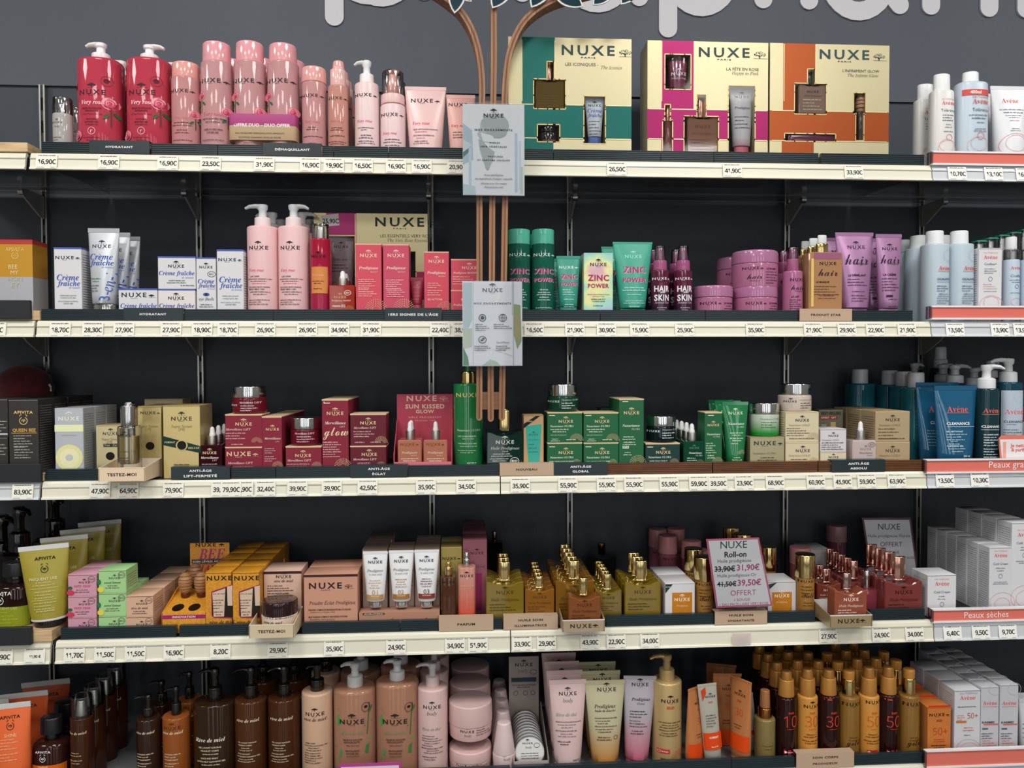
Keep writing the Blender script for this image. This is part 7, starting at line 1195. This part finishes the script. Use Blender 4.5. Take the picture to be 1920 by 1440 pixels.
pump5(404, 78, 1311, 1252, 'largest dark brown pump bottle with cream writing', '3a2412', [('x', 'Rêve de miel', 'I', -2, 1388, 55, 'efe6d4')]+[('x', 'GEL LAVANT SURGRAS', 'b', -2, 1402, 42, 'd8c8a8'), ('x', 'VISAGE ET CORPS', 'b', -2, 1408, 34, 'd8c8a8'), ('m', 1, 4, 2.2, 0, 1414, 36, 'd8c8a8'), ('x', 'FACE AND BODY', 'b', -2, 1422, 32, 'd8c8a8'), ('x', 'ULTRA-RICH CLEANSING GEL', 'b', 0, 1428, 52, 'd8c8a8'), ('m', 1, 4, 2.2, 0, 1434, 40, 'd8c8a8')], 26, -30, dr=.8, p=2.3)
RB = [('x', 'GEL LAVANT SURGRAS', 'b', -1, 1393, 34, 'd8c8a8'), ('x', 'VISAGE ET CORPS', 'b', -5, 1398, 26, 'd8c8a8'), ('m', 2, 4.4, 2.2, -3, 1403, 28, 'c8b090'), ('x', 'FACE AND BODY', 'b', -6, 1414, 24, 'd8c8a8'), ('x', 'ULTRA-RICH CLEANSING GEL', 'b', 1, 1419, 42, 'd8c8a8'), ('m', 2, 4.4, 2.2, -2, 1424, 34, 'c8b090')]
pump5(471, 60, 1306, 1250, 'brown face wash pump bottle, left of two alike', '5a3010', RM(1352, 42, 'e8dcc4')+RB, 25, -34, n=2, gap=.03)
pump5(533, 60, 1303, 1248, 'brown face wash pump bottle, right of two alike', '52290c', RM(1349, 42, 'e8dcc4')+RB, 23, -30, n=2, gap=.03)
pump5(595, 58, 1292, 1244, 'pale peach body cream bottle with black pump', 'd2a888', [('N', 'T', 0, 1340, 35, '3a2c28'), ('x', 'rêve de miel', 'I', 0, 1350, 42, '3a2c28'), ('x', 'CRÈME CORPS', 'b', -9, 1394, 20, '4a3a34'), ('x', 'ULTRA-RÉCONFORTANTE I 48H', 'b', 1, 1398.5, 42, '4a3a34'), ('m', 2, 4.4, 2.2, -2, 1403, 36, '5a4a40'), ('x', 'ULTRA-COMFORTING', 'b', -5, 1413, 30, '4a3a34'), ('x', 'BODY CREAM I 48H', 'b', -5, 1417.5, 30, '4a3a34'), ('m', 3, 4.4, 2.2, -1, 1422, 38, '5a4a40')], 26, -20, kind='plast', n=2, gap=.035)
GRL = [('p', [(-36, 1336), (-28, 1330), (-22, 1338), (-28, 1345)], '3a9a4c'), ('p', [(-38, 1352), (-28, 1343), (-20, 1356), (-28, 1364), (-36, 1360)], '3a9a4c'), ('p', [(20, 1362), (34, 1354), (34, 1358), (22, 1365)], '3f7a44'), ('p', [(29, 1320), (31, 1321), (27, 1380), (25, 1380)], '4a6a3a'), ('p', [(24, 1388), (34, 1384), (32, 1390)], '3a9a4c'), ('p', [(-38, 1405), (-34, 1403), (-26, 1425), (-30, 1428)], '3a9a4c'), ('p', [(-24, 1404), (-20, 1410), (-22, 1420), (-26, 1416)], '3a9a4c'), ('p', [(24, 1400), (30, 1396), (28, 1416), (22, 1414)], '3f7a44'), ('p', [(30, 1340), (35, 1330), (34, 1326), (29, 1334)], '4a6a3a')]
TEA = GRL+[('N', 'T', -2, 1354, 46, '2f2420'), ('x', 'Rêve de thé', 'I', -2, 1374, 44, '7a9a6a'), ('x', 'GELÉE DE DOUCHE', 'b', -1, 1387, 36, '4a3c30'), ('x', 'RESSOURÇANTE', 'b', -2, 1392, 30, '4a3c30'), ('m', 1, 4, 2, 0, 1398, 40, '5a4a3c'), ('x', 'REVITALISING', 'b', -1, 1408, 26, '4a3c30'), ('x', 'SHOWER GEL', 'b', -1, 1413, 24, '4a3c30'), ('m', 1, 4, 2, 0, 1418, 40, '5a4a3c'), ('o', 24, 1328, 15, 18, .9, '3a2c24'), ('e', 24, 1327, 6, 5, '1c1410')]
pump5(666, 80, 1284, 1241, 'clear peach tea shower gel with leaf print, left of two', 'c08668', TEA, 30, -26, pc='c9c9cb', n=2, gap=.012, dr=.85, p=2.3, rt=.007)
pump5(745, 80, 1272, 1236, 'clear peach tea shower gel with leaf print, right of two', 'c08668', TEA, 29, -25, pc='c9c9cb', n=2, gap=.012, dr=.85, p=2.3, rt=.007)
BOD = [('N', 'T', 0, 1327, 33, INK), ('x', 'body', 'i', 0, 1339, 19, '4a7a5c')]
pump5(811, 57, 1284, 1242, 'pale pink body milk with grey pump beside the pink jars', 'dcb6b2', BOD+[('x', 'Rêve de thé', 'I', -2, 1368, 35, '8a9a8a'), ('x', 'LAIT HYDRATANT', 'b', -7, 1381, 23, '5a4a4a'), ('x', 'RESSOURÇANT I 24H', 'b', -4, 1386, 30, '5a4a4a'), ('m', 2, 4.4, 2.2, 0, 1390, 38, '7a6a68'), ('x', 'REVITALISING', 'b', -9, 1399, 20, '5a4a4a'), ('x', 'MOISTURISING MILK I 24H', 'b', 0, 1404, 40, '5a4a4a'), ('m', 2, 4.4, 2.2, 2, 1408, 42, '7a6a68'), ('m', 2, 4.4, 2.4, -5, 1420, 28, '5a4a4a')], 26, -30, pc='b9babd', cc='d0b8b6', kind='plast', n=3, gap=.02)
JR = [('N', 'T', -6, 1373, 26, INK), ('x', 'body', 'i', -5, 1381, 14, '4a7a5c'), ('x', 'Rêve de thé', 'I', 24, 1360, 26, '9aa89a'), ('m', 4, 4.4, 2.2, 25, 1367, 28, '6a5a5a')]
prod('body_jar', 'jar', 5, 882, 82, 'lower large pink body cream jar of the front stack', [('body', None, 1414, 78, 80, M('d8aca8', 'plast'), {'rt': .002, 'rb': .003}), ('lid', 1414, 1394, 81, 80, M('dab4b0', 'plast'), {'rt': .003})], P=[('N', 'T', -14, 1437, 26, INK), ('x', 'Rêve de thé', 'I', 16, 1425, 26, '9aa89a'), ('m', 3, 4.4, 2.2, 20, 1432, 34, '6a5a5a')])
prod('body_jar', 'jar', 5, 882, 82, 'upper large pink body cream jar of the front stack', [('body', None, 1348, 78, 80, M('d8aca8', 'plast'), {'rt': .002, 'rb': .003}), ('lid', 1348, 1310, 82, 81, M('dab4b0', 'plast'), {'rt': .003})], P=JR, vb=1394)
for k_ in (1, 2):
    for q_, (a, b, c_) in enumerate(((None, 1414, 1394), (1394, 1348, 1310))):
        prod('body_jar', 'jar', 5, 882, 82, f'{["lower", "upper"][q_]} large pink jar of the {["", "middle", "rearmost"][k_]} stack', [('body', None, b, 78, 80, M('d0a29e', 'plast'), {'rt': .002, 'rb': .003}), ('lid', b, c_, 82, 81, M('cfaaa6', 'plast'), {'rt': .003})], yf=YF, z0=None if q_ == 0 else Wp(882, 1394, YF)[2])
        o_ = [o for o in COL.objects if o.get('label', '').startswith(f'{["lower", "upper"][q_]} large pink jar of the {["", "middle", "rearmost"][k_]}')][0]; o_.location = (o_.location[0]+.0*k_, o_.location[1]+.088*k_, o_.location[2])
prod('roll_on_deodorant', 'bottle', 5, 945, 43, 'small pale pink roll-on deodorant beside the metal tins', [('body', None, 1408, 40, 43, M('dcc0bf', 'plast'), {'rt': .002, 'rb': .005}), ('cap', 1408, 1352, 42, 26, M('dcc2c2', 'gloss'), {'rt': .004})], P=[('N', 'R', 4, 1416, 34, INK), ('x', 'body', 'i', 5, 1425, 14, '4a7a5c')], n=5, gap=.005)
# deodorant tins in their box
r = empty('counter_display', (X_(996, 1430, YF), YF+.08, SH[5])); tag(r, 'greige counter display with a header card holding round tins', 'display stand')
k = pxm(998, 1420, YF); L = 33*k; GM = M('a89a92', 'card'); zl = Wp(998, 1427, YF)[2]-SH[5]; yh = YF+.155; kh = pxm(995, 1290, yh)
MB().box(-L, L, -.08, .078, 0, .002, GM).build('base', parent=r, smooth=False)
MB().box(-L, L, -.08, -.0785, 0, zl, M('b0a49e', 'card')).build('front_lip', parent=r, smooth=False)
zs1 = Wp(1020, 1316, yh)[2]-SH[5]
for s_ in (-1, 1): MB().prism([(-.08, 0), (.078, 0), (.078, zs1), (.07, zs1), (-.08, zl+.004)], s_*L-.0006, s_*L+.0006, GM, axis='x').build('side_panel', parent=r, smooth=False)
MB().box(-28*kh-.002, 28*kh-.002, .076, .0775, 0, Wp(995, 1231, yh)[2]-SH[5], GM).build('header_card', parent=r, smooth=False)
g = MB()
def h5(v_, f_, du, v, c): zc_ = Wp(993, v, yh-.002)[2]-SH[5]; g.add([(du*kh-.002+a, .0755, zc_+b) for a, b in v_], f_, M(c, 'print'))
G = tm('NUXE', 'w'); lw = 33*kh; h5(G[0]*np.array([lw, lw*.2/G[2]]), G[1], 0, 1247, INK); h5(*emblem(11*kh), 0, 1243, INK)
G = tm('body', 'i'); h5(G[0]*18*kh, G[1], -2, 1259, '6a7a6a'); h5(*rect(47*kh, 8*kh), 0, 1275, '2f4a54'); h5(*ringp(13*kh, 9*kh, .8*kh), 18, 1261, '4a4a48')
for v, w_ in ((1285, 42), (1289, 24)): h5(*micro(w_*kh, 2.2*kh, v), 0, v, '5a5450')
for du in (-15, 3, 17): h5(*ringp(9*kh, 9*kh, .8*kh), du, 1300, '4a4440')
g.build('lettering', parent=r, smooth=False)
TIN = M('b8b6b4', 'brush')
for k_ in range(10):
    R_ = .0295; t_ = k_*.0125
    tn = empty('deodorant_tin', (r.location[0]-.001, YF+.012+t_, SH[5]+.003+.0000)); tn.rotation_euler = (rad(-17), 0, 0)
    g = MB(); yy = 0
    V = [(math.cos(a)*R_, math.sin(a)*R_+R_) for a in np.linspace(0, 2*math.pi, 36, endpoint=False)]
    g.prism(V, 0, .009, TIN, c=.0012); g.build('body', parent=tn, ang=30)
    g = MB(); V2 = [(math.cos(a)*R_*.9, math.sin(a)*R_*.9+R_) for a in np.linspace(0, 2*math.pi, 32, endpoint=False)]
    g.prism(V2, -.0004, .0001, M('d3cfcc', 'pearl')); ld = g.build('lid_face', parent=tn, smooth=False)
    if k_ == 0:
        g = MB()
        for (v_, f_), cx, cz in ((tm('NUXE', 'w')[:2], -.004, .046), (tm('body', 'i')[:2], -.002, .038)):
            w_ = .02 if cz > .04 else .012; g.add([(cx+a*w_, -.0009, cz+b*w_*(.9 if cz > .04 else 1)) for a, b in v_], f_, M(INK, 'print'))
        v_, f_ = emblem(.008); g.add([(-.004+a, -.0009, .05+b) for a, b in v_], f_, M(INK, 'print'))
        v_, f_ = ringp(.012, .009, .0008); g.add([(.014+a, -.0009, .042+b) for a, b in v_], f_, M(INK, 'print'))
        for q_ in range(3): v_, f_ = micro(.034, .0018, q_); g.add([(a, -.0009, .028-q_*.0045+b) for a, b in v_], f_, M('4a4a48', 'print'))
        g.build('lettering', parent=tn, smooth=False)
    tag(tn, f'round brushed metal tin in the greige display, {["front", "second", "third", "fourth", "fifth", "sixth", "seventh", "eighth", "ninth", "rearmost"][k_]} of the row', 'tin', 'round tins in the greige display')
prod('shower_tube', 'tube', 5, 1064, 68, 'pale pink shower gel tube right of the tins', [('tube', 1448, 1274, 50, 70, M('dab8b6', 'plast'), {'crimp': 8, 'bd': .8}), ('cap', None, 1448, 48, 48, M('d4aeac', 'plast'))], P=[('N', 'T', 0, 1307, 34, INK), ('x', 'body', 'i', 0, 1320, 19, '4a7a5c'), ('x', 'Rêve de thé', 'I', -4, 1344, 40, '8a9a8a'), ('x', 'GELÉE DE DOUCHE RESSOURÇANTE', 'b', 0, 1357, 48, '5a4a4a'), ('m', 2, 4.6, 2.2, -3, 1362, 38, '8a7a78'), ('x', 'REVITALISING SHOWER GEL', 'b', -4, 1373, 40, '5a4a4a'), ('m', 2, 4.6, 2.2, -3, 1378, 40, '8a7a78'), ('m', 2, 4.6, 2.6, -8, 1392, 28, '4a3c3c'), ('m', 1, 4, 2.4, 14, 1426, 16, '6a5a5a')], n=4, gap=.005)
prod('shower_tube', 'tube', 5, 1134, 74, 'shower oil tube fading from gold to pale olive', [('tube', 1440, 1275, 50, 76, G2('c07814', 'bdb694', .01, .085, 'plast'), {'crimp': 8, 'bd': .8}), ('cap', None, 1440, 46, 46, M('b06c10', 'gloss'))], P=[('N', 'T', 3, 1300, 36, '2f2a20'), ('x', 'Prodigieux', 'I', -1, 1330, 41, '2f2a20'), ('x', 'huile de douche', 'I', -1, 1337, 39, '3f382a'), ('x', 'DOUCHE PRÉCIEUSE PARFUMÉE', 'b', 0, 1350, 42, '3f3420'), ('m', 2, 4.6, 2.2, -6, 1355, 28, '5a4c30'), ('x', 'PRECIOUS SCENTED SHOWER OIL', 'b', 0, 1365, 42, '3f3420'), ('m', 2, 4.6, 2.2, -3, 1370, 34, '5a4c30'), ('m', 2, 4.6, 2.4, -4, 1384, 28, '3f3420'), ('o', 18, 1385, 8, 8, .8, '5a4420')], n=3, gap=.005)
prod('shower_tube', 'tube', 5, 1193, 62, 'leaning shower tube fading from pink to silver grey', [('tube', 1440, 1268, 44, 62, G2('c8607a', 'b0a8b0', .01, .1, 'plast'), {'crimp': 6, 'bd': .8}), ('cap', None, 1440, 40, 40, M('b84c68', 'gloss'))], P=[('N', 'T', 0, 1293, 32, '2a2a30'), ('x', 'Prodigieux', 'I', 2, 1320, 36, '2a2a30'), ('x', 'Floral', 'i', 2, 1327, 15, '3a3a40'), ('m', 3, 5, 2.3, 0, 1341, 38, '3a343a'), ('m', 3, 5, 2.3, -2, 1358, 34, '4a424a'), ('m', 2, 5, 2.3, -4, 1376, 28, '3a2a34')], ry=rad(2.5), dr=.75)
prod('pump_bottle', 'bottle', 5, 1250, 56, 'golden body lotion bottle with matching gold pump', [('body', None, 1272, 55, 55, M('cfae70', 'pearl'), {'rt': .004}), ('pump', 1272, 1226, 29, -32, M('b89660', 'pearl'), M('c4a468', 'pearl'))], P=[('N', 'T', 0, 1316, 33, '1c1410'), ('x', 'sun', 'b', 0, 1328, 14, 'c8502c'), ('x', 'LAIT FRAÎCHEUR APRÈS-SOLEIL', 'b', 0, 1356, 42, '3a2c18'), ('m', 2, 4.6, 2.2, 0, 1361, 42, '5a4828'), ('x', 'REFRESHING AFTER-SUN LOTION', 'b', 2, 1371, 44, '3a2c18'), ('m', 2, 4.6, 2.2, -2, 1376, 38, '5a4828'), ('q', -12, 1410, 22, 8, 'c8302c'), ('e', -20, 1410, 5, 5, 'f3e6e0'), ('x', 'bronzer', 'b', -10, 1410, 12, 'f3e6e0'), ('f', 18, 1424, 17, 'c8502c'), ('m', 2, 4.6, 2.6, -8, 1424, 22, '3a2c18')])
OT = 'c0763a'
SUNP = lambda v, c='4a2c18': [('N', 'T', 2, v, 24, c), ('x', 'sun', 'b', 2, v+12, 9, 'c8481c'), ('x', '30', 't', 3, v+32, 16, 'd8581c', 1.2), ('m', 2, 5, 2, 2, v+56, 22, c), ('q', 0, v+88, 46, 30, 'e04a10')]
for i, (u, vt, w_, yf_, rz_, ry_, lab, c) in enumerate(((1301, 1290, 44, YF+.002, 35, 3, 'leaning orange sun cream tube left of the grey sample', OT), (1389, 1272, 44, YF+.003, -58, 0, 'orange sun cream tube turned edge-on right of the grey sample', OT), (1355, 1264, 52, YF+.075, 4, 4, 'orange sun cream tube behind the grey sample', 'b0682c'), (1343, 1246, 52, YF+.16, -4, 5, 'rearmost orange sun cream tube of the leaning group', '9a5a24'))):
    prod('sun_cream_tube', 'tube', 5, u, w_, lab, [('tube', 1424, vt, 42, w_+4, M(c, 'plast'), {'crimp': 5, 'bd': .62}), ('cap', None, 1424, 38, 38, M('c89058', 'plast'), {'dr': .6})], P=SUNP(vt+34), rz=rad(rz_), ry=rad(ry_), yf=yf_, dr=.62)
prod('sample_tube', 'tube', 5, 1338, 38, 'grey after-sun sample tube with orange OFFERT band', [('tube', 1426, 1282, 32, 36, M('b0ac9c', 'plast'), {'crimp': 5, 'bd': .6}), ('cap', None, 1426, 30, 30, M('bcbcc0', 'plast'), {'dr': .6})], P=[('p', [(-13, 1298), (-4, 1292), (-4, 1304), (-12, 1318)], 'c8401c'), ('N', 'T', 4, 1310, 19, INK), ('x', 'sun', 'b', 3, 1320, 8, 'c8705c'), ('m', 5, 5, 2, 2, 1344, 22, '4a4a40'), ('q', 1, 1392, 34, 32, 'e04a14'), ('x', 'OFFERT', 'b', 3, 1385, 18, 'f6e6d8'), ('m', 1, 5, 2.4, 3, 1402, 14, 'f0d0b8')], ry=rad(-5), yf=YF-.0, dr=.6)
prod('sample_tube', 'tube', 5, 1410, 26, 'second grey sample tube peeking behind the edge-on orange tube', [('tube', 1426, 1300, 26, 28, M('b8b4a8', 'plast'), {'crimp': 5, 'bd': .6}), ('cap', None, 1426, 26, 26, M('bcbcc0', 'plast'), {'dr': .6})], P=[('q', 1, 1385, 24, 28, 'd84410')], ry=rad(-7), yf=YF+.055, dr=.6)
prod('hair_mist', 'bottle', 5, 1434, 38, 'small clear oil mist bottle with copper spray head', [('body', None, 1343, 38, 38, M('b0985c', 'oil'), {'rt': .004}), ('collar', 1343, 1325, 25, 25, M('b87a40', 'metal')), ('nozzle', 1325, 1293, 19, 17, M('a86a38', 'gloss'), {'rt': .002})], P=[('m', 2, 6, 2.2, 0, 1400, 24, '5a4c20')])
def sun(u, vb_, vc, lab, kind, num, n, dx=0.0):
    body = {'b': M('2c0c0c', 'liq'), 'y': M('cf8a1c', 'plast'), 'g': M('b8863a', 'oil')}[kind]; w_ = 38
    parts = [('body', None, vb_, w_, w_-1, body, {'rt': .004})]
    if kind == 'g': parts += [('collar', vb_, vb_-30, 22, 22, GOLD), ('nozzle', vb_-29, vc, 20, 21, M('c07c14', 'gloss'), {'rt': .003})]
    else: parts += [('collar', vb_, vb_-31, 29, 27, M('c9882c', 'pearl'), {'rt': .0012}), ('nozzle', vb_-31, vc, 21, 19, M('b87a28', 'pearl'), {'rt': .003})]
    ik = 'c83c24' if kind == 'b' else 'd0601c'
    if kind == 'g': P = [('N', '', 0, 1322, 34, '2c1c0c'), ('m', 2, 5, 2.2, 2, 1384, 20, '6a4410'), ('x', 'gold', 'c', 2, 1396, 28, '3a1c0c', 1.3), ('m', 1, 4, 3, 0, 1412, 26, '5a2c10')]
    else:
        P = ([('N', 'T' if u < 1550 else '', 2, 1326 if u < 1550 else 1318, 30, '2c1408')] if kind == 'y' else [('q', -8, 1313, 12, 3, ik)])+[('x', 'sun', 'b', 2, 1338, 11, ik), ('x', num, 't', 2, 1354, 26, ik, 1.15), ('m', 1, 4, 2, 2, 1368, 24, ik)]
        P += [('m', 2, 4.6, 2.4, 0, 1378, 30, '7a3c0c'), ('m', 2, 4.6, 2.4, 0, 1390, 30, '7a3c0c')] if kind == 'y' else []
        P += [('q', -1, 1411, 20, 8, 'c8202c'), ('e', -8, 1411, 4.5, 4.5, 'f3e6e0'), ('x', 'bronzer', 'b', 1, 1411, 11, 'f3e6e0'), ('f', 13, 1418, 10, 'b8401c')]
    prod('sun_spray_bottle', 'bottle', 5, u, w_, lab, parts, P=P, n=n, gap=.006, dx=dx)
sun(1474, 1303, 1257, 'dark brown sun oil spray marked ten', 'b', '10', 4)
sun(1513.5, 1301, 1253, 'yellow sun milk spray marked thirty', 'y', '30', 4)
sun(1553, 1300, 1254, 'dark brown sun oil spray marked thirty', 'b', '30', 4)
sun(1591, 1302, 1256, 'translucent shimmering gold sun spray with golden neck, left one', 'g', '', 3)
sun(1628.5, 1300, 1250, 'yellow sun milk spray marked fifty', 'y', '50', 4)
sun(1665, 1298, 1249, 'dark brown sun oil spray marked fifty', 'b', '50', 4)
sun(1703.5, 1300, 1253, 'translucent shimmering gold sun spray with golden neck, right one', 'g', '', 3)
carton(5, 1761, 1326, 44, .045, 'cc7418', 'orange sun cream carton marked fifty beside the white cartons', [('q', 0, 1324, 43, 3, 'd8301c'), ('N', 'R', 0, 1340, 39, '2c140c'), ('x', 'sun', 'b', 0, 1351, 11, 'a8401c'), ('x', '50+', 't', 2, 1371, 28, 'c8481c', 1.1), ('m', 2, 4, 2, 0, 1386, 26, 'c8481c'), ('m', 2, 4.6, 2.4, 0, 1397, 34, '4a2410'), ('m', 3, 4.6, 2.4, 0, 1408, 32, '4a2410'), ('S', -1, 'b89870')], n=3, lid='a8501c', gap=.002)
carton(5, 1814, 1294, 49, .05, 'cfcfd4', 'white sun lotion carton marked fifty, left of two slimmer ones', [('x', 'EAU THERMALE', 'r', 2, 1300, 34, '9aa0a8'), AV(0, 1308, 30), ('x', 'TRÈS HAUTE PROTECTION', 'b', -2, 1325, 36, '3a4450'), ('x', '50+', 't', 10, 1342, 20, 'b84c44', 1.2), ('q', -12, 1353, 20, 4, 'd0701c'), ('m', 3, 4, 2, -12, 1341, 18, 'd09080'), ('m', 2, 5, 2.2, 2, 1364, 22, 'c87868'), ('m', 1, 4, 2, 0, 1378, 22, '5a6470'), swirl(4, 1406, 38), ('o', 2, 1402, 46, 34, .7, 'b0b0b8'), ('S', -1, 'a89890')], n=3, lid='5a5c66', gap=.002)
SUNS = lambda: [('o', 10, 1292, 26, 24, .7, 'b8b8c0'), AV(0, 1318, 28), ('q', 0, 1325, 28, .8, 'd07a70'), ('x', 'SUNSIMED', 'b', -3, 1354, 25, '3a4a60'), ('q', 2, 1358, 28, 2.4, 'd86a50'), ('q', -9, 1366, 11, 3, '5a6074'), ('m', 3, 4.4, 2.2, -4, 1375, 24, '5a6470'), ('m', 3, 4.4, 2.2, 0, 1388, 28, 'd8907c'), ('m', 2, 4.4, 2.2, -3, 1401, 26, '5a6470'), ('e', -12, 1413, 5, 5, '2a2c30')]
carton(5, 1856, 1288, 34, .034, 'c3c3ca', 'slim pale carton with a pink name, left of two alike', SUNS()+[('S', -1, 'a0a4aa')], n=6, lid='9a8a8c', gap=.0015)
carton(5, 1892, 1284, 35, .034, 'c3c3ca', 'slim pale carton with a pink name, right of two alike', SUNS(), n=6, lid='9a8a8c', gap=.0015)
prod('lotion_tube', 'tube', 5, 1926, 34, 'pale grey tube with red line at the bottom right edge', [('tube', 1440, 1310, 28, 34, M('c8cacf', 'plast'), {'bd': .8}), ('cap', None, 1440, 28, 28, M('b8babf', 'plast'))], P=[('m', 4, 8, 2.2, -6, 1360, 14, '6a7480')], n=2)
